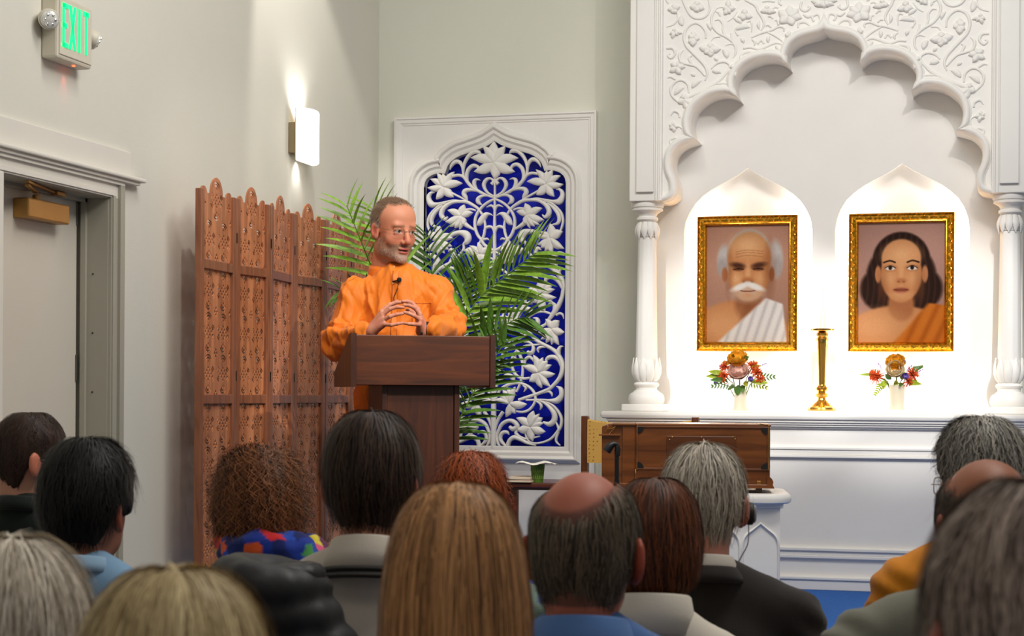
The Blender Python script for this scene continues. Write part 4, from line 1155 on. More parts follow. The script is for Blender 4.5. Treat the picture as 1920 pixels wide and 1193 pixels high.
def motif(U, Vv):
    """signed field, negative inside the holes of one quatrefoil motif centred at 0,0"""
    d = np.full(U.shape, 1.0)
    for i in range(-2, 3):
        for j in range(-3, 4):
            if (i + j) % 2 == 0 and abs(i) / 2.6 + abs(j) / 3.6 < 1.0:
                d = np.minimum(d, (np.abs(U - i * .0135) / .0066 + np.abs(Vv - j * .0120) / .0098 - 1) * .0060)
    def arc(cx, cy, r, w, a0, a1):
        nonlocal d
        x, y = U - cx, Vv - cy
        an = (np.arctan2(y, x) - a0) % (2 * math.pi)
        m = an < (a1 - a0)
        d = np.where(m, np.minimum(d, np.abs(np.hypot(x, y) - r) - w), d)
    for s in (1, -1):
        a = math.pi / 2 * s
        arc(0, s * .0485, .0165, .0040, a - 1.5, a + 1.5); arc(0, s * .0485, .0270, .0034, a - 1.25, a + 1.25)
        d = np.minimum(d, (np.abs(U) / .0058 + np.abs(Vv - s * .0485) / .0095 - 1) * .005)
        b = 0 if s > 0 else math.pi
        for q in (-1, 1):
            arc(s * .031, q * .016, .0135, .0021, b - 1.3, b + 1.3) if False else None
        arc(s * .026, 0, .0210, .0040, b - 1.45, b - .28); arc(s * .026, 0, .0210, .0040, b + .28, b + 1.45)
        arc(s * .026, 0, .0310, .0034, b - 1.25, b - .40); arc(s * .026, 0, .0310, .0034, b + .40, b + 1.25)
        for q in (-1, 1): d = np.minimum(d, np.hypot((U - s * .0375) / .9, (Vv - q * .011) / 1.3) - .0050)
    return d
def diamonds(U, Vv, cx, cy):
    d = np.full(U.shape, 1.0)
    for a, b in ((0, .0125), (0, -.0125), (.0095, 0), (-.0095, 0)):
        d = np.minimum(d, (np.abs(U - cx - a) / .0078 + np.abs(Vv - cy - b) / .0105 - 1) * .0065)
    return d
NU, NVv = 64, 76
gu, gv = np.meshgrid(np.linspace(-MU / 2, MU / 2, NU + 1), np.linspace(-MV / 2, MV / 2, NVv + 1))
fld = motif(gu, gv)
for sx in (-1, 1):
    for sy in (-1, 1):
        fld = np.minimum(fld, diamonds(gu, gv, sx * MU / 2, sy * MV / 2))
TV, TF = cut_sheet(fld, -MU / 2, -MV / 2, MU / NU, MV / NVv, .0045)
def tiled(rows):
    mb = MB()
    for r in range(rows):
        for c in range(2): mb.add([(v[0] + MU * (c + .5), v[1], v[2] + MV * (r + .5)) for v in TV], TF)
    me = bpy.data.meshes.new('carved_board'); me.from_pydata(mb.V, [], mb.F); me.materials.append(SCW); return me
BW = 2 * MU
mid_me, low_me = tiled(3), tiled(4)
# top board with its three lobes
TH = .345
nu, nv = 128, 160
tu, tv = np.meshgrid(np.linspace(0, BW, nu + 1), np.linspace(0, TH, nv + 1))
top_z = np.full(tu.shape, .268)
for c, r, h in ((BW / 2, .058, .262), (.020, .030, .262), (BW - .020, .030, .262)):
    k = np.clip(1 - ((tu - c) / r) ** 2, 0, None)
    top_z = np.maximum(top_z, np.where(k > 0, h + np.sqrt(k) * (.076 if r > .05 else .030), 0))
ft = np.minimum(motif(tu - MU * .5, tv - .083), motif(tu - MU * 1.5, tv - .083))
ft = np.minimum(ft, motif(tu - BW / 2, tv - .243))
for cx, cy in ((BW / 2, .012), (.022, .225), (BW - .022, .225), (0, .165), (BW, .165), (0, 0), (BW, 0)): ft = np.minimum(ft, diamonds(tu, tv, cx, cy))
ft = np.minimum(ft, top_z - tv)
ft[:, 0] = np.minimum(ft[:, 0], -.0004); ft[:, -1] = np.minimum(ft[:, -1], -.0004)
V, F = cut_sheet(ft, 0, 0, BW / nu, TH / nv, .006)
top_me = bpy.data.meshes.new('carved_board'); top_me.from_pydata(V, [], F); top_me.materials.append(SCW)
scr = thing('folding_screen', 'tall carved brown wooden folding screen standing zigzag along the left wall', 'folding screen', (-2.97, 7.2, STG))
pxs = [371, 438, 503, 547, 607, 654, 702]
Xs = [-2.975, -2.990, -2.955, -2.990, -2.955, -2.990, -2.955]
vs = [(X, atX(p, 500, X).y) for p, X in zip(pxs, Xs)]
for i in range(6):
    a, b = Vector((*vs[i], 0)), Vector((*vs[i + 1], 0))
    d = b - a; L = d.length
    pn = bpy.data.objects.new('screen_panel', None); COL.objects.link(pn); pn.parent = scr
    pn.location = (a.x - scr.location[0], a.y - scr.location[1], 0)
    pn.rotation_euler = (0, 0, math.atan2(d.y, d.x))
    # looking from the room the panel's near face is its -y side
    sw = (L - BW * (L - .066) / BW) / 2
    sc_x = (L - .066) / BW
    for x in (.002, L - .034):
        MB().box((x, -.014, .0), (x + .032, .014, 1.715), .003).build('stile', SCD, pn)
    for z0, z1 in ((1.402, 1.440), (.865, .903), (.140, .200)):
        MB().box((.033, -.012, z0), (L - .033, .012, z1), .003).build('rail', SCD, pn)
    for me, z, hgt in ((top_me, 1.438, TH), (mid_me, .901, 3 * MV), (low_me, .198, 4 * MV)):
        o = link('carved_board', me, None, pn, (.033, .002, z))
        ztarget = {1.438: None, .901: .503, .198: .669}[z]
        o.scale = (sc_x, 1, 1 if ztarget is None else ztarget / hgt)
    if i < 5:
        MB().box((L - .002, -.016, .96), (L + .002, -.012, 1.0)).box((L - .002, -.016, 1.53), (L + .002, -.012, 1.57)).build('hinge', mat('hinge_dark', (40, 34, 28), .5, .6), pn)

# ------------------------------------------------------------------ lectern
LW = wood('lectern_cherry', (56, 22, 4), (96, 44, 9), 'X', .42, 1.6, .08)
LWV = wood('lectern_cherry_upright', (50, 20, 6), (80, 36, 11), 'Z', .42, 1.6, .08)
LPH = YAW + math.radians(15)
lf = atD(794, 670, 7.15)
fw_ = Vector((-math.sin(LPH), math.cos(LPH), 0))
lo = Vector((lf.x, lf.y, 0)) + fw_ * .20
lec = thing('lectern', 'dark cherry wood lectern in front of the speaker in orange', 'lectern', (lo.x, lo.y, STG), LPH)
zt_, zb_ = 1.147, .945
MB().box((-.278, -.205, zb_), (.278, -.185, zt_), .002).build('desk_front', LW, lec)
for s in (-1, 1):
    m = MB(); x0, x1 = (s * .278, s * .300)
    poly = [(-.212, zb_ - .008), (.20, zb_ - .008), (.20, 1.0), (-.17, zt_ + .006), (-.212, zt_ + .006)]
    m.prism(poly, x0, x1); m.V = [(v[1], v[0], v[2]) for v in m.V]
    m.build('desk_side', LWV, lec)
m = MB().obox((0, 0, 1.045), (.278, 0, 0), (0, .19, -.062), (0, .004, .009), .002)
m.build('reading_surface', LW, lec)
MB().box((-.27, .17, .958), (.27, .195, 1.01), .003).build('book_stop', LW, lec)
MB().box((-.27, -.19, zb_), (.27, .19, zb_ + .015)).build('desk_bottom', LW, lec)
MB().box((-.140, -.150, .05), (.140, -.132, zb_), .002).build('column_front', LWV, lec)
for s in (-1, 1):
    MB().box((s * .140, -.158, .05), (s * .162, .15, zb_), .002).build('column_side', LWV, lec)
MB().box((-.24, -.22, 0), (.24, .2, .05), .008).build('base', LWV, lec)

# ------------------------------------------------------------------ chair with yellow upholstery
CHW = wood('chair_walnut', (84, 44, 20), (126, 72, 36), 'Z', .4, 2, .2)
m_, nt_, b_ = _new('chair_fabric_yellow')
tc_ = nt_.nodes.new('ShaderNodeTexCoord'); vo = nt_.nodes.new('ShaderNodeTexVoronoi'); vo.inputs['Scale'].default_value = 55; vo.inputs['Randomness'].default_value = .25
nt_.links.new(tc_.outputs['Object'], vo.inputs[0])
rp_ = nt_.nodes.new('ShaderNodeValToRGB'); rp_.color_ramp.elements[0].position = .16; rp_.color_ramp.elements[1].position = .24
rp_.color_ramp.elements[0].color = _lin((150, 104, 44)) + (1,); rp_.color_ramp.elements[1].color = _lin((206, 164, 84)) + (1,)
nt_.links.new(vo.outputs[0], rp_.inputs[0]); nt_.links.new(rp_.outputs[0], b_.inputs['Base Color']); b_.inputs['Roughness'].default_value = .85
YEL = m_
c0 = atY(1097.5, 780, 8.06); c1 = atY(1304.5, 780, 8.06)
ch = thing('armchair', 'wooden chair with dotted yellow upholstered back behind the harmonium', 'chair', ((c0.x + c1.x) / 2, 7.85, STG))
hw_ = (c1.x - c0.x) / 2; ct = c0.z - STG
for s in (-1, 1):
    MB().box((s * hw_ - .016, .19, 0), (s * hw_ + .016, .23, ct), .004).build('back_post', CHW, ch)
    MB().box((s * hw_ - .018, -.23, 0), (s * hw_ + .018, -.195, .45), .004).build('front_leg', CHW, ch)
    MB().box((s * hw_ - .014, -.21, .38), (s * hw_ + .014, .2, .43), .003).build('seat_rail', CHW, ch)
zt2 = atY(1200, 796, 8.06).z - STG; zb2 = atY(1115, 868, 8.06).z - STG
V = []; F = []; n = 14
for i in range(n + 1):
    x = -hw_ + .016 + (2 * hw_ - .032) * i / n; k = (2 * i / n - 1)
    yb_ = .205 + .022 * (1 - k * k); zz = zt2 + .022 * k * k
    for yy, z in ((yb_ - .022, zb2), (yb_ - .026, (zz + zb2) / 2), (yb_ - .022, zz - .006), (yb_ - .012, zz), (yb_ + .010, zz), (yb_ + .018, (zz + zb2) / 2), (yb_ + .012, zb2)): V.append((x, yy, z))
for i in range(n):
    for j in range(7): F.append((i * 7 + j, i * 7 + (j + 1) % 7, (i + 1) * 7 + (j + 1) % 7, (i + 1) * 7 + j))
F += [list(range(7)), [n * 7 + j for j in range(7)]]
MB().add(V, F).build('back_cushion', YEL, ch, auto=50)
MB().box((-hw_ + .005, -.22, .42), (hw_ - .005, .18, .485), .02).build('seat_cushion', YEL, ch, auto=60)

# ------------------------------------------------------------------ white table under the harmonium
TYF = 0.0                 # front plane of the table body, in the table's own frame
HROT = math.radians(10.0)
_to = atD(1303, 945, 6.98)
def atT(px, py, yl, o=_to):       # pixel to the rotated frame of the table: local x, y = yl, world z
    d = ray(px, py); ux, uy = Vector((math.cos(HROT), math.sin(HROT))), Vector((-math.sin(HROT), math.cos(HROT)))
    d2 = Vector((d.x, d.y)); o2 = Vector((o.x, o.y))
    t = (o2.dot(uy) + yl) / d2.dot(uy)
    p = d2 * t
    return Vector(((p - o2).dot(ux), yl, CAMZ + d.z * t))
tl = atT(1142, 945, TYF).x; tr = atT(1463, 945, TYF).x
tz = atT(1400, 926, TYF + .02).z
tb = thing('altar_table', 'white table with ogee arch panels carrying the harmonium', 'table', (_to.x, _to.y, STG), HROT)
def T_(o): o.location = (o.location[0], o.location[1], o.location[2] - STG); return o
T_(MB().box((tl, TYF, STG), (tr, TYF + .44, tz - .03)).build('body', AW, tb))
tp = []
x0, x1, y0, y1, rr = tl - .045, tr + .045, TYF - .045, TYF + .485, .09
for cx, cy, a0 in ((x1 - rr, y1 - rr, 0), (x0 + rr, y1 - rr, 90), (x0 + rr, y0 + rr, 180), (x1 - rr, y0 + rr, 270)):
    for k in range(7):
        a = math.radians(a0 + 15 * k); tp.append((cx + rr * math.cos(a), cy + rr * math.sin(a)))
V = []; F = []; n = len(tp); cxm, cym = (x0 + x1) / 2, (y0 + y1) / 2
rings = ((-.012, -.038), (0, -.032), (.002, -.02), (0, -.008), (-.008, 0))
for ins, dz in rings:
    for x, y in tp:
        v = Vector((x - cxm, y - cym)); L = v.length; v = v * ((L + ins) / L)
        V.append((cxm + v.x, cym + v.y, tz + dz))
for i in range(4):
    for k in range(n): F.append((i * n + k, i * n + (k + 1) % n, (i + 1) * n + (k + 1) % n, (i + 1) * n + k))
F += [list(range(n)), [4 * n + k for k in range(n)]]
T_(MB().add(V, F).build('table_top', AW, tb, auto=40))
T_(MB().box((tl - .012, TYF - .012, tz - .055), (tr + .012, TYF + .452, tz - .036), .004).build('cornice', AW, tb))
pw = atT(1463, 990, TYF).x - atT(1390, 990, TYF).x
za0, za1 = STG + .04, atT(1430, 982, TYF).z; zsh = atT(1463, 1020, TYF).z
x = tr
while x - pw > tl - .01:
    a, b = x - pw + .006, x - .006; c = (a + b) / 2
    hh = [(a, za0), (a, zsh - .02), (a + .004, zsh + .012), (a + (c - a) * .25, zsh + (za1 - zsh) * .45), (a + (c - a) * .62, zsh + (za1 - zsh) * .72), (c, za1)]
    path = [tuple(p) for p in cat_rom(hh[1:], 4)]
    path = [hh[0]] + path
    path = path + [(2 * c - p[0], p[1]) for p in path[::-1][1:]]
    T_(MB().sweep(path, [(-.005, 0), (-.004, .006), (0, .009), (.004, .006), (.005, 0)], TYF).build('ogee_moulding', AW, tb, auto=50))
    x -= pw

# ------------------------------------------------------------------ harmonium
HW = wood('harmonium_teak', (88, 44, 16), (138, 78, 32), 'X', .3, 1.5, .4)
HWL = wood('harmonium_lid', (120, 66, 28), (170, 108, 54), 'X', .28, 1.5, .5)
HB = mat('brass_wire', (190, 140, 72), .3, .85)
HYF = 0.05
hz0 = tz + .020
hm = thing('harmonium', 'brown wooden harmonium with brass fittings on the white table', 'harmonium', (_to.x, _to.y, tz), HROT)
def H_(o): o.location = (o.location[0], o.location[1], o.location[2] - tz); return o
hx = lambda px, py=860: atT(px, py, HYF).x
hz = lambda py, px=1290: atT(px, py, HYF).z
xl, xm, xr_ = hx(1128), hx(1191), hx(1444)
H_(MB().box((xm, HYF, hz0), (xr_, HYF + .30, hz(799)), .004).build('body', HW, hm))
H_(MB().box((hx(1148), HYF - .004, hz(799)), (xr_ + .004, HYF + .30, hz(794.5)), .003).build('lid', HWL, hm))
m = MB().prism([(xl, hz0), (xm, hz0), (xm, hz(797)), (hx(1140), hz(797)), (hx(1134), hz(799.5)), (xl + .004, hz(800)), (xl, hz(803))], HYF + .012, HYF + .29)
H_(m.build('bellows_end', HW, hm))
H_(MB().box((hx(1167), HYF + .004, hz0), (xm, HYF + .02, hz(797)), .003).build('end_stile', HW, hm))
H_(MB().box((xl - .012, HYF - .004, hz(818.5)), (hx(1163), HYF + .016, hz(815.5)), .001).build('ledge', HW, hm))
# sunk front panel frame
fx0, fx1, fz0, fz1 = hx(1193), hx(1441), hz(881), hz(799.5)
H_(MB().sweep([(fx0, fz0), (fx1, fz0), (fx1, fz1), (fx0, fz1)], [(-.002, 0), (-.001, .004), (.003, .005), (.007, .004), (.008, 0)], HYF, closed=True).build('panel_frame', HW, hm))
BLKP = mat('corner_black', (22, 20, 20), .45)
for cx, cz, a0 in ((fx0 + .004, fz1 - .004, 270), (fx1 - .004, fz1 - .004, 180), (fx0 + .004, fz0 + .004, 0), (fx1 - .004, fz0 + .004, 90)):
    pts = [(cx, cz)] + [(cx + .026 * math.cos(math.radians(a0 + 15 * k)), cz + .026 * math.sin(math.radians(a0 + 15 * k))) for k in range(7)]
    H_(MB().prism(pts, HYF - .005, HYF).build('corner_bracket', BLKP, hm))
nx0, nx1, nz0, nz1 = hx(1250), hx(1380), hz(862), hz(818)
H_(MB().box((nx0, HYF - .006, nz0), (nx1, HYF, nz1), .002).build('name_plate', wood('plate_wood', (74, 36, 14), (112, 60, 24), 'X', .3, 1.5, .4), hm))
for px_, py_ in ((1255, 825), (1260, 820), (1315, 820), (1373, 819), (1378, 823), (1255, 857), (1378, 856), (1315, 860)):
    m = MB().lathe([(.003, 0), (.0028, .0015), (.001, .0022)], n=8); m.V = [(v[0] + hx(px_), HYF - .006 - v[2], v[1] + hz(py_)) for v in m.V]
    H_(m.build('plate_screw', HB, hm))
for i, chh in enumerate('PARO'):
    cu = bpy.data.curves.new('letter', 'FONT'); cu.body = chh; cu.size = .052; cu.extrude = .0012; cu.fill_mode = 'NONE'; cu.bevel_depth = .0009; cu.align_x = 'CENTER'
    tmp = bpy.data.objects.new('tmp', cu); COL.objects.link(tmp)
    dg = bpy.context.evaluated_depsgraph_get(); me = bpy.data.meshes.new_from_object(tmp.evaluated_get(dg)); bpy.data.objects.remove(tmp)
    me.materials.clear(); me.materials.append(mat('plate_letter', (120, 84, 52), .35, .3))
    o = link('letter', me, None, hm, (hx(1281 + 22.8 * i), HYF - .007, hz(860)), (math.radians(90), 0, 0)); H_(o)
# brass wires and latches
def wire(name, pts, r=.0016): H_(MB().tube(pts, r, 6).build(name, HB, hm, smooth=True))
xw = hx(1194.5)
wire('brass_rod', [(xw, HYF - .006, hz(882)), (xw, HYF - .006, hz(797)), (xw - .006, HYF - .004, hz(794)), (xw - .010, HYF - .002, hz(797))])
wire('brass_rod', [(hx(1192), HYF - .006, hz(905)), (hx(1192), HYF - .006, hz(880))])
wire('brass_rod', [(hx(1440.5), HYF - .006, hz(880)), (hx(1440.5), HYF - .006, hz(796)), (hx(1424), HYF - .004, hz(794)), (hx(1423), HYF - .002, hz(797))])
yy = HYF + .004
wire('latch', [(hx(1137), yy, hz(800)), (hx(1139), yy, hz(798)), (hx(1140), yy, hz(802)), (hx(1136), yy, hz(809)), (hx(1136), yy, hz(816)), (hx(1141), yy, hz(817)), (hx(1152), yy, hz(804)), (hx(1154), yy, hz(798)), (hx(1152), yy, hz(802)), (hx(1147), yy, hz(805)), (hx(1138), yy, hz(805))], .0018)
H_(MB().box((hx(1187), HYF - .006, hz(907)), (hx(1196), HYF, hz(902)), .001).build('clasp', HB, hm)); H_(MB().box((hx(1419), HYF - .006, hz(907)), (hx(1427), HYF, hz(901)), .001).build('clasp', HB, hm))
m = MB().prism([(hx(1438), hz0), (hx(1452), hz0), (hx(1452), hz(914)), (hx(1449), hz(908)), (hx(1450), hz(902)), (hx(1447), hz(896)), (hx(1443), hz(893)), (hx(1438), hz(893))], HYF - .012, HYF + .3)
H_(m.build('end_moulding', HW, hm))
H_(MB().box((xl, HYF - .012, hz0), (hx(1440), HYF + .3, hz0 + .016), .003).build('base_moulding', HW, hm))
for px_ in (1150, 1390, 1424):
    H_(MB().box((hx(px_) - .012, HYF + .01, tz), (hx(px_) + .012, HYF + .04, hz0)).build('foot', mat('foot_dark', (60, 36, 20), .5), hm))

# ------------------------------------------------------------------ microphone on its stand
mp_ = atD(1154, 860, 6.72)
BLK = mat('mic_black', (20, 20, 22), .38, .1)
ms = thing('microphone_stand', 'black microphone clip and stand in front of the harmonium', 'microphone', (mp_.x, mp_.y, STG))
rx_, fy_ = Vector((_ca, _sa, 0)), Vector((-_sa, _ca, 0))
def mpx(px, py, dz=0): p = atD(px, py, 6.72 + dz); return Vector((p.x - mp_.x, p.y - mp_.y, p.z - STG))
MB().tube([mpx(1156.5, 900), mpx(1156.5, 852)], .0085, 12).build('tube', BLK, ms, auto=40)
MB().tube([(mpx(1156.5, 900).x, mpx(1156.5, 900).y, .02), mpx(1156.5, 900)], .010, 12).build('pole', BLK, ms, auto=40)
MB().tube([mpx(1157.5, 855), mpx(1158, 842), mpx(1157, 835)], [.011, .012, .009], 12).build('swivel', BLK, ms, auto=40)
MB().tube([mpx(1159, 834), mpx(1151, 832), mpx(1143, 838), mpx(1137, 847)], [.006, .011, .016, .017], 14).build('clip', BLK, ms, auto=40)
MB().lathe([(.14, 0), (.14, .012), (.10, .02), (.012, .025)], n=32).build('base', BLK, ms, auto=40)

# ------------------------------------------------------------------ side table with cup, napkin, books, dish
STY = 7.22
SW_ = wood('side_table_mahogany', (70, 28, 14), (112, 52, 28), 'X', .3, 2, .4)
s0, s1 = atY(905, 910, STY).x, atY(1062, 910, STY).x
sz = atY(980, 903, STY + .1).z
stb = thing('side_table', 'small mahogany side table left of the harmonium', 'table', ((s0 + s1) / 2, STY + .17, STG))
hw2 = (s1 - s0) / 2; hz2 = sz - STG
MB().box((-hw2, -.17, hz2 - .022), (hw2, .17, hz2), .006).build('table_top', SW_, stb)
MB().box((-hw2 + .02, -.15, hz2 - .032), (hw2 - .02, .15, hz2 - .022), .002).build('apron', SW_, stb)
lg = atY(953, 950, STY).x - (s0 + s1) / 2
MB().box((-hw2 + .03, -.14, 0), (lg + .03, -.11, hz2 - .03)).build('leg', SW_, stb)
for x_, y_ in ((-hw2 + .03, .12), (hw2 - .06, .12), (hw2 - .06, -.14)):
    MB().box((x_, y_, 0), (x_ + .03, y_ + .03, hz2 - .03)).build('leg', SW_, stb)
cpw = atY(1008, 900, STY + .05)
cup = thing('paper_cup', 'green paper cup with pale scroll print on the side table', 'cup', (cpw.x, STY + .05, sz))
ch_ = atY(1008, 871, STY + .05).z - sz
MB().lathe([(.0235, 0), (.024, .002), (.0305, ch_ - .003), (.032, ch_ - .001), (.031, ch_), (.029, ch_ - .004), (.0225, .004)], n=32).build('cup_wall', mat('cup_green', (84, 122, 34), .6, var=.12, scale=30), cup, auto=40)
for row in (.3, .66):
    pts = []
    for k in range(40):
        a = -math.pi / 2 - 1.3 + 2.6 * k / 39
        z = ch_ * (row + .09 * math.sin(k * 1.15)); a2 = a + .11 * math.cos(k * 1.15)
        r = .0245 + .0068 * z / ch_
        pts.append((r * math.cos(a2), r * math.sin(a2), z))
    MB().tube(pts, .0009, 5).build('scroll_print', mat('cup_print', (150, 176, 84), .6), cup)
npk = thing('napkin', 'white folded napkin lying across the green cup', 'napkin', (cpw.x, STY + .05, sz + ch_ + .001))
V = []; F = []
for i in range(9):
    for j in range(5):
        x = -.078 + .152 * i / 8; y = -.06 + .12 * j / 4
        z = .004 + .006 * math.sin(i * 1.1 + j * .7) - .06 * max(0, abs(x) - .05) ** 1.3 + .004 * (j % 2)
        V.append((x + .1 * y, y, z))
for i in range(8):
    for j in range(4): a = i * 5 + j; F.append((a, a + 1, a + 6, a + 5))
o = MB().add(V, F).build('napkin_sheet', mat('napkin_white', (228, 222, 206), .8, var=.04), npk, smooth=True)
sm = o.modifiers.new('thick', 'SOLIDIFY'); sm.thickness = .0015
for i, (pa, pb, z0_, h_, col, lb) in enumerate(((953, 1000, 0, .012, (176, 120, 96), 'tan book under the paler book on the side table'), (957, 997, .012, .012, (206, 182, 160), 'pale pamphlet on top of the books on the side table'))):
    xa_, xb_ = atY(pa, 895, STY + .03).x, atY(pb, 895, STY + .03).x
    bk_ = thing('book', lb, 'book', ((xa_ + xb_) / 2, STY + .06, sz + z0_), .05 * i)
    w2 = (xb_ - xa_) / 2
    MB().box((-w2, -.07, 0), (w2, .07, h_), .001).build('cover', mat('book_cover_%d' % i, col, .6), bk_)
    MB().box((-w2 + .003, -.0715, .002), (w2 + .0005, .068, h_ - .002)).build('pages', mat('book_pages', (214, 200, 176), .8), bk_)
dsh = thing('saucer', 'small olive saucer at the left end of the side table', 'saucer', (atY(938, 893, STY + .06).x, STY + .06, sz))
MB().lathe([(.02, 0), (.022, .002), (.040, .012), (.041, .014), (.038, .0135), (.02, .005), (.002, .004)], n=28).build('dish', mat('saucer_olive', (150, 150, 70), .4), dsh, auto=40)

# ------------------------------------------------------------------ potted palm behind the speaker
PD = 8.30
pb_ = atD(835, 700, PD)
palm = thing('potted_palm', 'green potted palm with arching fronds behind the speaker', 'plant', (pb_.x, pb_.y, STG))
PG = mat('palm_green', (122, 160, 50), .45, var=.3, scale=14)
PGD = mat('palm_green_dark', (78, 116, 42), .42, var=.3, scale=14)
STK = mat('palm_stalk', (96, 130, 44), .5, var=.15)
def ppx(px, py, dz=0.0): p = atD(px, py, PD + dz); return Vector((p.x - pb_.x, p.y - pb_.y, p.z - STG))
MB().lathe([(.10, 0), (.13, .02), (.155, .24), (.165, .25), (.165, .27), (.15, .275), (.14, .25)], n=32).build('pot', mat('pot_terracotta', (120, 72, 48), .6, var=.1), palm, auto=40)
MB().lathe([(.145, .235), (.08, .25), (.01, .255)], n=24).build('soil', mat('soil', (48, 36, 26), .95, var=.4, scale=60), palm)
# one leaflet, unit length along +x, folded
V = []; F = []
SL = ((0, .25), (.12, .8), (.35, 1), (.6, .85), (.82, .5), (1, .03))
for s, wd in SL:
    zc2 = -.16 * s * s
    for j in (-1, 0, 1): V.append((s, j * .082 * wd, zc2 + .034 * abs(j) * wd))
for i in range(len(SL) - 1):
    for j in range(2): a = i * 3 + j; F.append((a, a + 1, a + 4, a + 3))
lme = [np_mesh('leaflet', V, F, True), np_mesh('leaflet', V, F, True)]
lme[0].materials.append(PG); lme[1].materials.append(PGD)
FR = [  # px path (x, y, depth offset), leaflet length m, colour, leaflets
 ([(824, 760, 0), (760, 640, -.15), (705, 520, -.3), (676, 450, -.4), (650, 385, -.45)], .20, 0, 30),
 ([(826, 760, 0), (780, 600, 0), (738, 480, -.1), (716, 430, -.15), (700, 392, -.2)], .20, 0, 26),
 ([(822, 760, 0), (770, 660, -.15), (710, 590, -.3), (665, 550, -.4), (640, 545, -.45)], .15, 1, 16),
 ([(828, 760, 0), (822, 640, .05), (814, 540, .02), (806, 480, 0), (800, 440, -.05)], .19, 1, 28),
 ([(832, 780, 0), (850, 660, -.1), (890, 570, -.16), (945, 520, -.22), (1004, 474, -.28)], .25, 0, 46),
 ([(834, 790, 0), (852, 680, -.05), (872, 590, -.05), (888, 540, -.08), (900, 505, -.1)], .17, 0, 30),
 ([(836, 800, 0), (870, 690, -.15), (920, 630, -.22), (965, 600, -.28), (990, 596, -.3)], .18, 1, 30),
 ([(840, 860, 0), (856, 800, -.15), (886, 740, -.2), (915, 690, -.25), (948, 640, -.3)], .19, 1, 34),
 ([(838, 840, 0), (846, 790, -.1), (858, 730, -.15), (880, 690, -.2), (925, 668, -.25)], .16, 1, 30),
 ([(832, 780, 0), (846, 640, -.05), (856, 570, -.1), (872, 530, -.1), (880, 505, -.12)], .17, 1, 24),
]
prng = random.Random(11)
for path, ln, cidx, n in FR:
    P = [ppx(*p) for p in path]
    root = Vector((prng.uniform(-.04, .04), prng.uniform(-.04, .04), .24))
    low = (root + P[0]) / 2 if P[0].z > root.z else root
    C = [Vector(p) for p in cat_rom([tuple(root), tuple(low)] + [tuple(p) for p in P], 8)]
    fr = MB().tube(C, [.007 * (1 - .75 * i / (len(C) - 1)) for i in range(len(C))], 6).build('frond', STK, palm, smooth=True)
    m = len(C)
    start = m * .42
    for k in range(n):
        s = (k // 2) / max(1, n // 2 - 1)
        f = start + (m - 2 - start) * s
        i = int(f); p = C[i].lerp(C[min(i + 1, m - 1)], f - i); t = (C[min(i + 2, m - 1)] - C[max(i - 1, 0)]).normalized()
        view = fy_
        side = t.cross(view).normalized() * (1 if k % 2 else -1)
        spread = .95 - .45 * s
        d = (t * (1 - .35 * spread) + side * spread + view * prng.uniform(-.35, .25)).normalized()
        L = ln * (.62 + .5 * math.sin(math.pi * (.18 + .72 * s))) * prng.uniform(.85, 1.1)
        zax = (Vector((0, 0, 1)) - d * d.z)
        zax = (zax.normalized() - view * .8); zax = (zax - d * zax.dot(d)).normalized()
        yax = zax.cross(d)
        o = bpy.data.objects.new('leaflet', lme[cidx]); COL.objects.link(o); o.parent = fr
        M = Matrix((d * L, yax * L * 1.0, zax * L)).transposed().to_4x4(); M.translation = p
        o.matrix_local = M
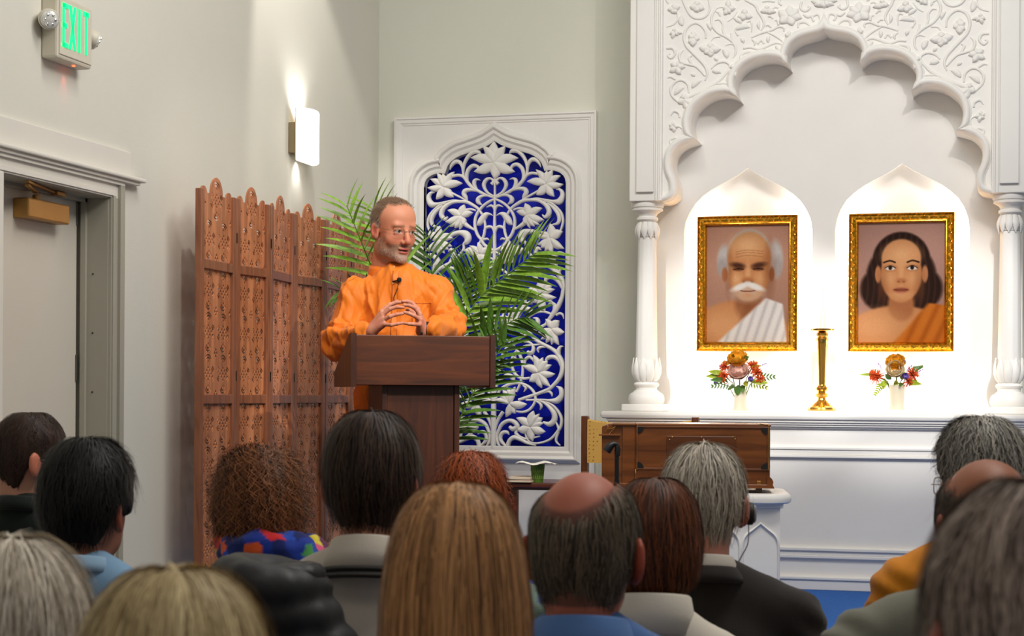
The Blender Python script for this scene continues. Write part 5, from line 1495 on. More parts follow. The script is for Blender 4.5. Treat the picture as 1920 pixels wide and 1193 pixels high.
# ------------------------------------------------------------------ organic bodies: smooth-blended distance fields meshed with surface nets
from mathutils.bvhtree import BVHTree
class Blob:
    def __init__(s, lo, hi, res):
        s.lo = np.array(lo, np.float32); s.res = res
        s.n = np.ceil((np.array(hi) - s.lo) / res).astype(int) + 1
        s.D = np.ones(s.n, np.float32)
        s.ax = [s.lo[i] + np.arange(s.n[i], dtype=np.float32) * res for i in range(3)]
    def _sub(s, lo, hi, k):
        m = k + 3 * s.res
        a = [max(0, int((lo[i] - m - s.lo[i]) / s.res)) for i in range(3)]
        b = [min(s.n[i], int((hi[i] + m - s.lo[i]) / s.res) + 2) for i in range(3)]
        if any(b[i] <= a[i] for i in range(3)): return None
        sl = tuple(slice(a[i], b[i]) for i in range(3))
        return sl, s.ax[0][sl[0]][:, None, None], s.ax[1][sl[1]][None, :, None], s.ax[2][sl[2]][None, None, :]
    def _mix(s, sl, d, k, op):
        D = s.D[sl]
        if op == 'u':
            if k > 0:
                h = np.clip(.5 + .5 * (D - d) / k, 0, 1); s.D[sl] = D * (1 - h) + d * h - k * h * (1 - h)
            else: s.D[sl] = np.minimum(D, d)
        else:
            d = -d
            if k > 0:
                h = np.clip(.5 - .5 * (D - d) / k, 0, 1); s.D[sl] = D * (1 - h) + d * h + k * h * (1 - h)
            else: s.D[sl] = np.maximum(D, d)
    def ell(s, c, r, k=.01, op='u', R=None):
        c = np.array(c, float); r = np.array(r, float); rm = r if R is None else np.full(3, r.max())
        q = s._sub(c - rm, c + rm, k)
        if q is None: return s
        sl, X, Y, Z = q
        x, y, z = X - c[0], Y - c[1], Z - c[2]
        if R is not None:
            R = np.array(R); x, y, z = (R[0, 0] * x + R[1, 0] * y + R[2, 0] * z, R[0, 1] * x + R[1, 1] * y + R[2, 1] * z, R[0, 2] * x + R[1, 2] * y + R[2, 2] * z)
        k0 = np.sqrt((x / r[0]) ** 2 + (y / r[1]) ** 2 + (z / r[2]) ** 2)
        k1 = np.sqrt((x / r[0] ** 2) ** 2 + (y / r[1] ** 2) ** 2 + (z / r[2] ** 2) ** 2) + 1e-9
        s._mix(sl, k0 * (k0 - 1) / k1, k, op); return s
    def cone(s, a, b, ra, rb, k=.01, op='u', flat=None):
        a = np.array(a, float); b = np.array(b, float); r = max(ra, rb)
        q = s._sub(np.minimum(a, b) - r, np.maximum(a, b) + r, k)
        if q is None: return s
        sl, X, Y, Z = q
        d = b - a; L2 = (d * d).sum() + 1e-12
        x, y, z = X - a[0], Y - a[1], Z - a[2]
        t = np.clip((x * d[0] + y * d[1] + z * d[2]) / L2, 0, 1)
        s._mix(sl, np.sqrt((x - t * d[0]) ** 2 + (y - t * d[1]) ** 2 + (z - t * d[2]) ** 2) - (ra + (rb - ra) * t), k, op); return s
    def cut_below(s, z):
        s.D = np.maximum(s.D, (z - s.ax[2])[None, None, :]); return s
    def mesh(s):
        D = s.D; S = D < 0
        nx, ny, nz = D.shape
        sh = lambda A, i, j, k: A[i:nx - 1 + i, j:ny - 1 + j, k:nz - 1 + k]
        cnt = sum(sh(S, i, j, k).astype(np.int8) for i in (0, 1) for j in (0, 1) for k in (0, 1))
        mixed = (cnt > 0) & (cnt < 8)
        I, J, K = np.nonzero(mixed)
        idx = np.full(mixed.shape, -1, np.int64); idx[I, J, K] = np.arange(len(I))
        P = np.zeros((len(I), 3)); W = np.zeros(len(I))
        for ax in range(3):
            for u in (0, 1):
                for v in (0, 1):
                    o = [0, 0, 0]; o[(ax + 1) % 3] = u; o[(ax + 2) % 3] = v
                    e = list(o); e[ax] = 1
                    a = D[I + o[0], J + o[1], K + o[2]]; b = D[I + e[0], J + e[1], K + e[2]]
                    m = (a < 0) != (b < 0)
                    t = np.where(m, a / np.where(m, a - b, 1), 0)
                    p = np.tile(np.array(o, float), (len(I), 1)); p[:, ax] = t
                    P += p * m[:, None]; W += m
        V = s.lo + s.res * (np.stack([I, J, K], 1) + P / W[:, None])
        Q = []
        for ax in range(3):
            b1, b2 = (ax + 1) % 3, (ax + 2) % 3
            A = np.moveaxis(S, (ax, b1, b2), (0, 1, 2))
            ch = A[:-1, 1:-1, 1:-1] != A[1:, 1:-1, 1:-1]
            i, j, k = np.nonzero(ch); j = j + 1; k = k + 1
            ins = A[i, j, k]
            def cell(jj, kk):
                c = [None] * 3; c[ax] = i; c[b1] = jj; c[b2] = kk
                return idx[c[0], c[1], c[2]]
            q = np.stack([cell(j - 1, k - 1), cell(j, k - 1), cell(j, k), cell(j - 1, k)], 1)
            q[~ins] = q[~ins][:, ::-1]
            Q.append(q)
        Q = np.concatenate(Q); Q = Q[(Q >= 0).all(1)]
        return V, Q
def smooth_v(V, Q, it=2, lam=.5):
    for _ in range(it):
        A = np.zeros_like(V); W = np.zeros(len(V))
        for a, b in ((0, 1), (1, 2), (2, 3), (3, 0)):
            np.add.at(A, Q[:, a], V[Q[:, b]]); np.add.at(A, Q[:, b], V[Q[:, a]]); np.add.at(W, Q[:, a], 1); np.add.at(W, Q[:, b], 1)
        V = V + lam * (A / np.maximum(W, 1)[:, None] - V)
    return V
def normals(V, Q):
    n = np.cross(V[Q[:, 2]] - V[Q[:, 0]], V[Q[:, 3]] - V[Q[:, 1]]); N = np.zeros_like(V)
    for c in range(4): np.add.at(N, Q[:, c], n)
    return N / (np.linalg.norm(N, axis=1, keepdims=True) + 1e-12)
def wob(P, f, seed, n=5):
    r = np.random.RandomState(seed); out = np.zeros(len(P))
    for i in range(n):
        k = r.normal(size=3) * f; out += np.sin(P @ k + r.rand() * 6.28)
    return out / n
def lin3(c): return np.array(_lin(c))
def mix3(a, b, t): return a * (1 - t[:, None]) + b * t[:, None]
SKIN = vcol_mat('skin', rough=.5, spec=.35, bump=.07, bscale=500, sss=.12)
CLOTH = vcol_mat('cloth', rough=.85, spec=.2, bump=.25, bscale=420, sheen=.15)
SATIN = vcol_mat('shirt_cotton_orange', rough=.6, spec=.35, bump=.08, bscale=300, sheen=.1)
HAIR = vcol_mat('hair', rough=.55, spec=.22, streak=1.0)
STRAND = vcol_mat('hair_strand', rough=.5, spec=.28)
def join_np(parts):
    V = []; Q = []; n = 0
    for v, q in parts: V.append(v); Q.append(q + n); n += len(v)
    return np.concatenate(V), np.concatenate(Q)
def ribbons(paths, widths, cols, normals_=None):
    """paths (n, m, 3), flat strips"""
    P = np.asarray(paths); n, m, _ = P.shape
    T = np.gradient(P, axis=1); T /= np.linalg.norm(T, axis=2, keepdims=True) + 1e-9
    N = normals_ if normals_ is not None else np.tile(np.array([0, 0, 1.]), (n, m, 1))
    S = np.cross(T, N); S /= np.linalg.norm(S, axis=2, keepdims=True) + 1e-9
    taper = np.linspace(1, .25, m)[None, :, None]
    w = np.asarray(widths)[:, None, None] * taper
    V = np.stack([P - S * w, P + S * w], 2).reshape(-1, 3)
    b = (np.arange(n)[:, None] * m + np.arange(m - 1)).ravel() * 2
    Q = np.stack([b, b + 1, b + 3, b + 2], 1)
    C = np.repeat(np.asarray(cols), m * 2, axis=0)
    return V, Q, C
# a relaxed hand (palm, five fingers), reused for resting hands; wrist at origin, fingers along +y, back of hand up
def hand_blob(B, palm, fingers, rp=.020):
    for a, b, ra, rb in palm: B.cone(a, b, ra, rb, .012)
    for f in fingers:
        for i in range(len(f) - 1):
            B.cone(f[i][:3], f[i + 1][:3], f[i][3], f[i + 1][3], .0035)
    return B
hb = Blob((-.06, -.03, -.06), (.07, .20, .03), .004)
fg = []
for k, (x, l) in enumerate(((-.030, .070), (-.010, .080), (.010, .075), (.028, .058))):
    fg.append([(x, .085, 0, .0095), (x * 1.1, .085 + l * .45, -.004, .0088), (x * 1.12, .085 + l * .78, -.018, .008), (x * 1.12, .085 + l * .95, -.034, .0068)])
fg.append([(-.03, .03, -.008, .0125), (-.052, .062, -.016, .0105), (-.056, .092, -.022, .0085)])
hand_blob(hb, [((-.022, .03, 0), (-.026, .085, 0), .016, .011), ((0, .02, 0), (-.006, .085, 0), .018, .012), ((.016, .03, 0), (.022, .083, 0), .015, .011), ((0, -.01, 0), (0, .04, 0), .022, .024)], fg)
HAND = hb.mesh()

# ------------------------------------------------------------------ the speaker
SPZ = 7.67
so = atD(745, 738, SPZ)
spk = thing('person', 'standing man in an orange collarless shirt and glasses speaking at the lectern', 'person', (so.x, so.y, STG), YAW)
SS = FPX / SPZ
def sp(px, py, y=0.0):        # pixel to the speaker's own frame at depth offset y
    k = (SPZ + y) / FPX
    p = atD(px, py, SPZ + y) - Vector((so.x, so.y, STG))
    return np.array((p.x * _ca + p.y * _sa, -p.x * _sa + p.y * _ca, p.z))
# --- head in its own frame: y forward, z up
HB_ = Blob((-.11, -.13, -.24), (.11, .14, .14), .0032)
HB_.ell((0, -.014, .036), (.077, .098, .088), .01).ell((0, .042, .045), (.063, .052, .062), .03).ell((0, .035, -.03), (.062, .062, .076), .03)
HB_.ell((0, .030, -.088), (.053, .056, .040), .025).ell((0, .078, -.108), (.026, .020, .020), .018)
for s in (-1, 1):
    HB_.ell((s * .040, .060, -.036), (.025, .022, .024), .018)
    HB_.ell((s * .056, .012, -.075), (.014, .035, .03), .02)
HB_.cone((-.040, .082, .020), (.040, .082, .020), .0115, .0115, .014)
HB_.cone((0, .090, .014), (0, .114, -.036), .0085, .0125, .010).ell((0, .115, -.041), (.013, .012, .011), .006)
for s in (-1, 1):
    HB_.ell((s * .0135, .103, -.045), (.009, .010, .0085), .005)
    HB_.ell((s * .032, .1005, -.002), (.0175, .016, .0105), .008, 's')
    HB_.ell((s * .032, .0785, -.003), (.0130, .0115, .0115), .002)
    HB_.cone((s * .019, .0905, .0045), (s * .047, .084, .0030), .0038, .0036, .004)      # upper lid
    HB_.cone((s * .020, .0895, -.0105), (s * .046, .0835, -.0105), .0028, .0028, .005)    # lower lid
    Re = Matrix.Rotation(s * .35, 3, 'Z') @ Matrix.Rotation(.18, 3, 'X')
    HB_.ell((s * .079, -.010, -.012), (.0085, .020, .033), .006, R=Re).ell((s * .087, -.004, -.010), (.0065, .011, .019), .004, 's').ell((s * .077, .000, -.035), (.0075, .009, .011), .005)
HB_.ell((0, .092, -.0705), (.025, .0115, .0068), .006).ell((0, .091, -.0845), (.021, .012, .0075), .006).ell((0, .106, -.0778), (.019, .014, .0024), .002, 's')
HB_.cone((0, -.026, -.07), (0, -.044, -.22), .054, .057, .03)
hv, hq = HB_.mesh(); hv = smooth_v(hv, hq, 1, .4)
HTH = math.radians(-143); hc = sp(737, 430, -.02)
Rz = np.array(Matrix.Rotation(HTH, 3, 'Z') @ Matrix.Rotation(math.radians(-9), 3, 'X') @ Matrix.Rotation(math.radians(0), 3, 'Y'))
HS = 1.09
def head2body(P): return np.asarray(P) * HS @ Rz.T + hc
# colours
x, y, z = hv.T
nz_ = wob(hv, 60, 1); n2_ = wob(hv, 160, 2)
col = np.tile(lin3((198, 128, 98)), (len(hv), 1))
sm_ = lambda a, b, v: np.clip((v - a) / (b - a), 0, 1)
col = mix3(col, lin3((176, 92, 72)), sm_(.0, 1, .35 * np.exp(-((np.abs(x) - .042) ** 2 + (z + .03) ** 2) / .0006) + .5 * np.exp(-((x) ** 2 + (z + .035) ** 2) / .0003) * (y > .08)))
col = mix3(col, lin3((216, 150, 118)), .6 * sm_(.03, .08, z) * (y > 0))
ear = (np.abs(x) > .0765) & (y < .02) & (y > -.035) & (z > -.05) & (z < .024); col[ear] = lin3((190, 104, 82))
beard = sm_(-.045, -.062, z - .02 * (np.abs(x) > .03) + .0 * x) * sm_(.0, .03, y + .012) * (z > -.135)
mous = np.exp(-((z + .060) / .008) ** 2) * (np.abs(x) < .034) * (y > .07)
lips = ((z < -.066) & (z > -.0895) & (np.abs(x) < .022) & (y > .088)).astype(float) * sm_(.024, .016, np.abs(x))
beard = np.clip(np.maximum(beard * (.78 + .25 * n2_), mous * .8), 0, 1)
upper = (z > -.055) & (y > .05); beard[upper & (mous < .3)] = 0
col = mix3(col, mix3(np.tile(lin3((128, 100, 80)), (len(hv), 1)), lin3((176, 160, 146)), sm_(-.07, -.12, z) * .9), beard * .8)
col = mix3(col, lin3((170, 84, 74)), lips * .9)
slit = ((np.abs(z + .0778) < .003) & (np.abs(x) < .02) & (y > .07)); col[slit] = lin3((60, 22, 20))
brow = np.exp(-((z - .0175 - .1 * np.clip(.03 - np.abs(x), -.02, .02)) / .0042) ** 2) * (np.abs(x) > .012) * (np.abs(x) < .052) * (y > .07); col = mix3(col, lin3((112, 78, 56)), brow * .8)
front_line = .040 - .52 * (z - .075) * (z > .075) * 0
hairm = np.maximum(sm_(.012, -.012, y - (.012 + .25 * np.clip(z - .05, 0, 1))) * sm_(-.02, .01, z + .35 * np.clip(-y, 0, .2) * 1.0 + .0) , 0)
hairm = np.maximum(hairm, sm_(.100, .112, z + .15 * y) * sm_(.075, .05, y)) * (1 - ear)
hairm *= 1 - ((np.abs(x) > .066) & (z < .01) & (y > -.02))
col = mix3(col, mix3(np.tile(lin3((118, 92, 70)), (len(hv), 1)), lin3((150, 140, 128)), sm_(.05, -.02, z)), np.clip(hairm * 1.05, 0, 1))
eyeb = ((np.abs(np.abs(x) - .032) < .0125) & (np.abs(z + .003) < .0075) & (y > .082)); 
ew = eyeb & (np.hypot(np.abs(x) - .032, z + .003) < .0118); col[ew] = lin3((170, 150, 140))
ir = ew & (np.hypot(x - np.sign(x) * .032 + .0035, z + .0025) < .0058); col[ir] = lin3((38, 30, 28))
head_v = head2body(hv)
# --- hands
def hp(X, Y, yy): return sp(690 + X / 10.667, 540 + Y / 10.667, yy)
def chain(L, rs):
    return [tuple(hp(a, b, c)) + (r,) for (a, b, c), r in zip(L, rs)]
FRS = (.0098, .0088, .0080, .0068)
HL = Blob(hp(-60, 940, -.32) - .05, hp(900, 200, -.30) + .05, .0028)
HL = Blob(np.minimum(hp(-140, 1000, -.46), hp(980, 180, -.22)) - .02, np.maximum(hp(-140, 1000, -.46), hp(980, 180, -.22)) + .02, .0028)
FL = [chain([(270, 470, -.335), (440, 335, -.33), (570, 290, -.33), (690, 285, -.33)], FRS),
      chain([(285, 540, -.350), (440, 420, -.36), (580, 380, -.36), (706, 392, -.36)], FRS),
      chain([(310, 640, -.365), (440, 570, -.385), (570, 530, -.385), (700, 512, -.38)], FRS),
      chain([(330, 730, -.375), (470, 742, -.40), (590, 718, -.40), (705, 702, -.395)], (.0088, .0078, .0070, .006)),
      chain([(220, 640, -.30), (360, 430, -.275), (480, 330, -.285), (580, 268, -.30)], (.0120, .0105, .0095, .008))]
hand_blob(HL, [(hp(60, 850, -.315), hp(275, 480, -.335), .021, .0105), (hp(60, 850, -.32), hp(290, 550, -.350), .022, .0115), (hp(80, 860, -.325), hp(315, 645, -.365), .021, .011), (hp(100, 860, -.33), hp(335, 730, -.375), .020, .010), (hp(-100, 930, -.30), hp(80, 850, -.32), .026, .025), (hp(120, 800, -.31), hp(250, 640, -.31), .018, .014)], FL)
FRr = [chain([(1000, 430, -.335), (880, 300, -.33), (790, 270, -.33), (695, 268, -.335)], FRS),
       chain([(1035, 520, -.350), (930, 395, -.36), (820, 350, -.36), (722, 345, -.36)], FRS),
       chain([(1050, 640, -.365), (925, 555, -.385), (820, 510, -.385), (722, 490, -.38)], FRS),
       chain([(1035, 735, -.375), (900, 725, -.40), (810, 720, -.40), (722, 706, -.395)], (.0088, .0078, .0070, .006)),
       chain([(1020, 650, -.30), (930, 520, -.275), (850, 470, -.28), (790, 450, -.295)], (.0120, .0105, .0095, .008))]
HR = Blob(np.minimum(hp(600, 1010, -.46), hp(1330, 180, -.22)) - .02, np.maximum(hp(600, 1010, -.46), hp(1330, 180, -.22)) + .02, .0028)
hand_blob(HR, [(hp(1110, 850, -.315), hp(1000, 440, -.335), .021, .0105), (hp(1110, 850, -.32), hp(1032, 530, -.350), .022, .0115), (hp(1090, 860, -.325), hp(1048, 645, -.365), .021, .011), (hp(1060, 870, -.33), hp(1030, 735, -.375), .020, .010), (hp(1230, 880, -.30), hp(1090, 850, -.32), .026, .025), (hp(1060, 790, -.31), hp(1010, 650, -.31), .018, .014)], FRr)
core = Blob((-.24, -.2, .0), (.24, .2, 1.55), .02)
core.ell((0, .01, 1.25), (.16, .095, .2), .05).ell((0, 0, .98), (.14, .10, .22), .05)
for s in (-1, 1): core.cone((s * .09, 0, .9), (s * .10, .01, .10), .075, .045, .04).cone((s * .10, .01, .06), (s * .11, -.12, .045), .035, .03, .02)
parts = [(head_v, hq), HL.mesh(), HR.mesh(), core.mesh()]
bv, bq = join_np(parts)
skc = np.tile(lin3((204, 142, 116)), (len(bv), 1)); nh = len(hv); skc[:nh] = col
hm_ = bv[nh:]; skc[nh:] = mix3(skc[nh:], lin3((176, 100, 80)), np.clip(.35 + .5 * wob(hm_, 90, 4), 0, .6))
me = np_mesh('body', bv, bq, True); set_col(me, skc); link('body', me, SKIN, spk)
# nails on the visible fingers
# --- short hair and beard strands over the scalp
hn = normals(hv, hq); rs = np.random.RandomState(8)
def strands_on(mask, n, length, lift, flow, cols, width, name):
    cand = np.nonzero(rs.rand(len(hv)) < 0)[0] if mask is None else np.nonzero(rs.rand(len(hv)) * .9 < mask)[0]
    ii = rs.choice(cand, n); P0 = hv[ii]; N = hn[ii]
    F_ = flow(P0) + rs.normal(size=P0.shape) * .25
    F_ -= N * (F_ * N).sum(1, keepdims=True); F_ /= np.linalg.norm(F_, axis=1, keepdims=True) + 1e-9
    L = length * rs.uniform(.6, 1.2, n)[:, None]
    pts = np.stack([P0 + N * .0002, P0 + F_ * L * .5 + N * lift * .8, P0 + F_ * L + N * lift], 1)
    C = cols(P0); V, Q, C = ribbons(head2body(pts), np.full(n, width), C, np.repeat((N @ Rz.T)[:, None], 3, 1))
    me = np_mesh(name, V, Q, True); set_col(me, C); return link(name, me, STRAND, spk)
strands_on(hairm, 3600, .018, .007, lambda P: np.stack([P[:, 0] * 2, -np.ones(len(P)) * .5, -.9 * np.ones(len(P)) + (P[:, 2] > .09) * .8], 1),
           lambda P: mix3(np.tile(lin3((116, 80, 52)), (len(P), 1)), lin3((168, 158, 146)), np.clip(sm_(.06, -.03, P[:, 2]) * .7 + rs.rand(len(P)) * .3, 0, 1)), .0007, 'hair')
strands_on(beard * .9 * ((z < -.094) | (z > -.064) | (np.abs(x) > .027)), 1300, .008, .0022, lambda P: np.stack([0 * P[:, 0], .2 + 0 * P[:, 0], -1 + 0 * P[:, 0]], 1),
           lambda P: mix3(np.tile(lin3((132, 100, 76)), (len(P), 1)), lin3((196, 184, 172)), np.clip(sm_(-.06, -.12, P[:, 2]) * .8 + rs.rand(len(P)) * .4 - .1, 0, 1)), .0006, 'beard')
# --- shirt
SHB = Blob((-.40, -.40, .78), (.40, .22, 1.56), .0065)
sL, sR = sp(668, 556, .0), sp(812, 548, .0)
eL, eR = sp(634, 640, -.07), sp(846, 612, -.07)
wL, wR = hp(-70, 900, -.31), hp(1270, 850, -.315)
SHB.ell((0, .012, 1.27), (.178, .118, .21), .03).ell((0, -.005, 1.02), (.172, .135, .26), .06).ell((0, 0, .86), (.185, .14, .18), .05)
NB = hc + np.array((0.0, .045, -.245))
SHB.cone(NB, sL, .060, .060, .03).cone(NB, sR, .060, .060, .03)
for S_, E_, W_ in ((sL, eL, wL), (sR, eR, wR)):
    SHB.cone(S_, E_, .066, .055, .014); SHB.cone(E_, E_ * .55 + W_ * .45, .056, .050, .022); SHB.cone(E_ * .55 + W_ * .45, W_, .050, .037, .02)
SHB.cut_below(.825)
shv, shq = SHB.mesh(); shv = smooth_v(shv, shq, 2, .5); shn = normals(shv, shq)
def seg_t(P, a, b):
    d = b - a; t = np.clip((P - a) @ d / (d @ d), 0, 1); return t, np.linalg.norm(P - a - t[:, None] * d, axis=1)
def ridge(P, f, seed): return 1 - 2 * np.abs(wob(P, f, seed, 4))
fold = .0055 * ridge(shv * np.array((1.1, .8, .7)), 34, 25) ** 2 * np.sign(ridge(shv * np.array((1.1, .8, .7)), 34, 25)) + .0060 * wob(shv * np.array((1, 1, .5)), 24, 21) + .0075 * (ridge(shv * np.array((1.2, 1, .6)), 17, 23) ** 3) + .0030 * ridge(shv, 40, 24) ** 3
for (S_, E_, W_), sd_ in (((sL, eL, wL), 3), ((sR, eR, wR), 4)):
    t1, d1 = seg_t(shv, S_, E_); t2, d2 = seg_t(shv, E_, W_)
    axd = (E_ - S_) / np.linalg.norm(E_ - S_)
    # diagonal creases gather at the elbow and armpit
    ph = (shv @ np.array((.8, .9, .35))) * 120 + 3 * wob(shv, 20, sd_)
    a1 = np.exp(-((t1 - 1.0) / .30) ** 2) * (d1 < .09) + np.exp(-((t2 - .05) / .30) ** 2) * (d2 < .09) + .7 * np.exp(-((t1 - .12) / .16) ** 2) * (d1 < .11)
    fold += .0095 * np.clip(a1, 0, 1) * np.abs(np.sin(ph * .5)) ** .7 - .002 * np.clip(a1, 0, 1)
    ph2 = (shv @ axd) * 95 + 2.5 * wob(shv, 30, sd_ + 9)
    fold += .0045 * (d2 < .075) * np.sin(ph2)
ctr = np.exp(-(shv[:, 0] / .12) ** 2) * (shv[:, 1] < 0)
fold += .006 * ctr * np.sin((shv[:, 2] * 18 + shv[:, 0] * 30) + 2 * wob(shv, 12, 31)) * .5
shv = shv + shn * (1.45 * fold)[:, None]
sc0 = np.tile(lin3((220, 118, 22)), (len(shv), 1)); sc0 = mix3(sc0, lin3((206, 96, 14)), np.clip(.3 + .4 * wob(shv, 30, 5), 0, 1) * .4)
me = np_mesh('shirt', shv, shq, True); set_col(me, sc0); shirt = link('shirt', me, SATIN, spk)
bvh = BVHTree.FromPolygons([tuple(v) for v in shv], [tuple(q) for q in shq])
def on_front(x_, z_, off=.002):
    h = bvh.ray_cast(Vector((x_, -.6, z_)), Vector((0, 1, 0)))
    return (h[0] + h[1] * off) if h[0] is not None else None
def add_cloth_tube(name, pts, r, rgb, flat=None, parent=shirt, m=SATIN):
    mb = MB().tube(pts, r, 6); me = mb.fixed(); me.polygons.foreach_set('use_smooth', np.ones(len(me.polygons), dtype=bool))
    set_col(me, np.tile(lin3(rgb), (len(me.vertices), 1))); me.name = name
    return link(name, me, m, parent)
# placket edge, pocket seam, shoulder yokes
plx = sp(738, 560)[0]
pts = [on_front(plx + (zz - 1.3) * .02, zz, .0015) for zz in np.linspace(1.44, 1.16, 26)]
add_cloth_tube('placket', [p for p in pts if p is not None], .0022, (170, 76, 12))
pts = [on_front(plx + .026 + (zz - 1.3) * .02, zz, .0010) for zz in np.linspace(1.44, 1.16, 26)]
add_cloth_tube('placket', [p for p in pts if p is not None], .0012, (206, 104, 18))
pk0, pk1 = sp(776, 571), sp(811, 570)
pts = [on_front(pk0[0] + (pk1[0] - pk0[0]) * k / 12, pk0[2] + (pk1[2] - pk0[2]) * k / 12, .001) for k in range(13)]
pts = [on_front(pk0[0], pk0[2] - .09 * k / 8, .001) for k in range(8, 0, -1)] + pts + [on_front(pk1[0], pk1[2] - .09 * k / 8, .001) for k in range(1, 9)]
add_cloth_tube('pocket', [p for p in pts if p is not None], .0014, (196, 96, 16))
for (ax_, ay_), (bx_, by_) in (((655, 528), (702, 498)), ((772, 490), (834, 520))):
    a_, b_2 = sp(ax_, ay_), sp(bx_, by_)
    pts = [on_front(a_[0] + (b_2[0] - a_[0]) * k / 14, a_[2] + (b_2[2] - a_[2]) * k / 14 - .004, .0008) for k in range(15)]
    pts = [p for p in pts if p is not None]
    if len(pts) > 3: add_cloth_tube('yoke_seam', pts, .0014, (190, 90, 14))
# collar band
nk = head2body(np.array([[0, -.040, -.158]]))[0]; nk2 = head2body(np.array([[0, -.042, -.192]]))[0]
V = []; F = []; n = 36
for r_, zz, c_ in ((.062, .016, nk), (.065, .018, nk), (.068, .0, nk), (.074, -.022, nk2), (.070, -.03, nk2)):
    for k in range(n):
        a = 2 * math.pi * k / n
        V.append((c_[0] + r_ * math.cos(a), c_[1] + r_ * .98 * math.sin(a), c_[2] + zz - .010 * (1 - math.sin(a)) * .8))
for i in range(4):
    for k in range(n): F.append((i * n + k, i * n + (k + 1) % n, (i + 1) * n + (k + 1) % n, (i + 1) * n + k))
me = MB().add(V, F).fixed(); set_col(me, np.tile(lin3((222, 112, 20)), (len(V), 1))); me.polygons.foreach_set('use_smooth', np.ones(len(me.polygons), dtype=bool))
link('collar', me, SATIN, shirt)
for py_ in (503, 533):
    p_ = on_front(plx + .004, sp(738, py_)[2], .002)
    if p_ is None: continue
    m = MB().lathe([(.0055, 0), (.0055, .0015), (.003, .0022)], n=12); m.V = [(v[0] + p_.x, -v[2] + p_.y, v[1] + p_.z) for v in m.V]
    m.build('button', mat('button_tan', (214, 150, 90), .35), shirt)
# cuffs
for W_, E_ in ((wL, eL), (wR, eR)):
    d = (W_ - E_) / np.linalg.norm(W_ - E_)
    pts = [W_ - d * .05, W_ - d * .02, W_ + d * .006, W_ + d * .007, W_ + d * .003]
    add_cloth_tube('cuff', [tuple(p) for p in pts], [.0405, .0400, .0385, .034, .028], (222, 114, 20))
# trousers and shoes
TR = Blob((-.26, -.22, .02), (.26, .22, .95), .012)
TR.ell((0, .0, .85), (.168, .115, .13), .04)
for s in (-1, 1): TR.cone((s * .085, 0, .82), (s * .10, .01, .48), .092, .07, .03).cone((s * .10, .01, .48), (s * .105, .015, .06), .07, .055, .03)
TR.cut_below(.045)
tv_, tq_ = TR.mesh(); me = np_mesh('trousers', tv_, tq_, True); set_col(me, np.tile(lin3((18, 17, 20)), (len(tv_), 1))); link('trousers', me, CLOTH, spk)
for s in (-1, 1):
    SHO = Blob((-.06, -.2, -.01), (.06, .1, .1), .006); SHO.ell((0, -.06, .032), (.042, .12, .036), .01).ell((0, .02, .05), (.038, .05, .045), .02).cut_below(0.0)
    v_, q_ = SHO.mesh(); me = np_mesh('shoe', v_, q_, True); set_col(me, np.tile(lin3((24, 18, 14)), (len(v_), 1))); link('shoe', me, CLOTH, spk, (s * .11, .01, 0))
# glasses
MTL = mat('glasses_metal', (176, 140, 110), .25, .9)
gl = bpy.data.objects.new('glasses', None); COL.objects.link(gl); gl.parent = spk
GLS, _nt, _b = _new('lens_glass'); _b.inputs['Roughness'].default_value = .03; _b.inputs['Alpha'].default_value = .05; _b.inputs['Base Color'].default_value = (.02, .02, .02, 1)
for s in (-1, 1):
    ring = []
    for k in range(28):
        a = 2 * math.pi * k / 28
        rx, rz = .0225, .0165
        cx_ = math.copysign(abs(math.cos(a)) ** .7, math.cos(a)); sz_ = math.copysign(abs(math.sin(a)) ** .8, math.sin(a))
        ring.append((s * .034 + rx * cx_, .1075 - .012 * abs(s * .034 + rx * cx_) / .05, -.006 + rz * sz_))
    R_ = head2body(ring); MB().tube([tuple(p) for p in R_] + [tuple(R_[0])], .0008, 6, False).build('rim', MTL, gl, smooth=True)
    me = np_mesh('lens', R_, [list(range(28))]); o = link('lens', me, GLS, gl); sd = o.modifiers.new('t', 'SOLIDIFY'); sd.thickness = .001
    MB().tube([tuple(p) for p in head2body([(s * .057, .094, -.002), (s * .068, .075, .000), (s * .079, .02, .002), (s * .083, -.012, .006), (s * .082, -.03, -.008)])], .0011, 6).build('temple', MTL, gl, smooth=True)
MB().tube([tuple(p) for p in head2body([(-.012, .107, -.002), (0, .113, .003), (.012, .107, -.002)])], .0010, 6).build('bridge', MTL, gl, smooth=True)
# lapel microphone with its cable
mic = bpy.data.objects.new('lapel_microphone', None); COL.objects.link(mic); mic.parent = spk
m0 = on_front(sp(752, 530)[0], sp(752, 530)[2], .014)
BLKM = mat('foam_black', (14, 14, 15), .9, bump=.5, bscale=600)
MB().lathe([(.002, -.011), (.008, -.008), (.0105, 0), (.0085, .008), (.003, .011)], c=tuple(m0), n=16).build('windscreen', BLKM, mic, smooth=True)
a_ = on_front(plx + .004, sp(740, 531)[2], .006)
MB().tube([m0, m0.lerp(a_, .6), a_], [.004, .003, .003], 8).build('clip', BLK, mic, smooth=True)
pts = []
for X_, Y_ in ((750, 536), (748, 546), (744, 555), (741.5, 560), (742, 568), (741, 580)):
    p_ = on_front(sp(X_, Y_)[0], sp(X_, Y_)[2], .003); pts.append(p_)
MB().tube([p for p in pts if p is not None], .0016, 6).build('cable', BLK, mic, smooth=True)
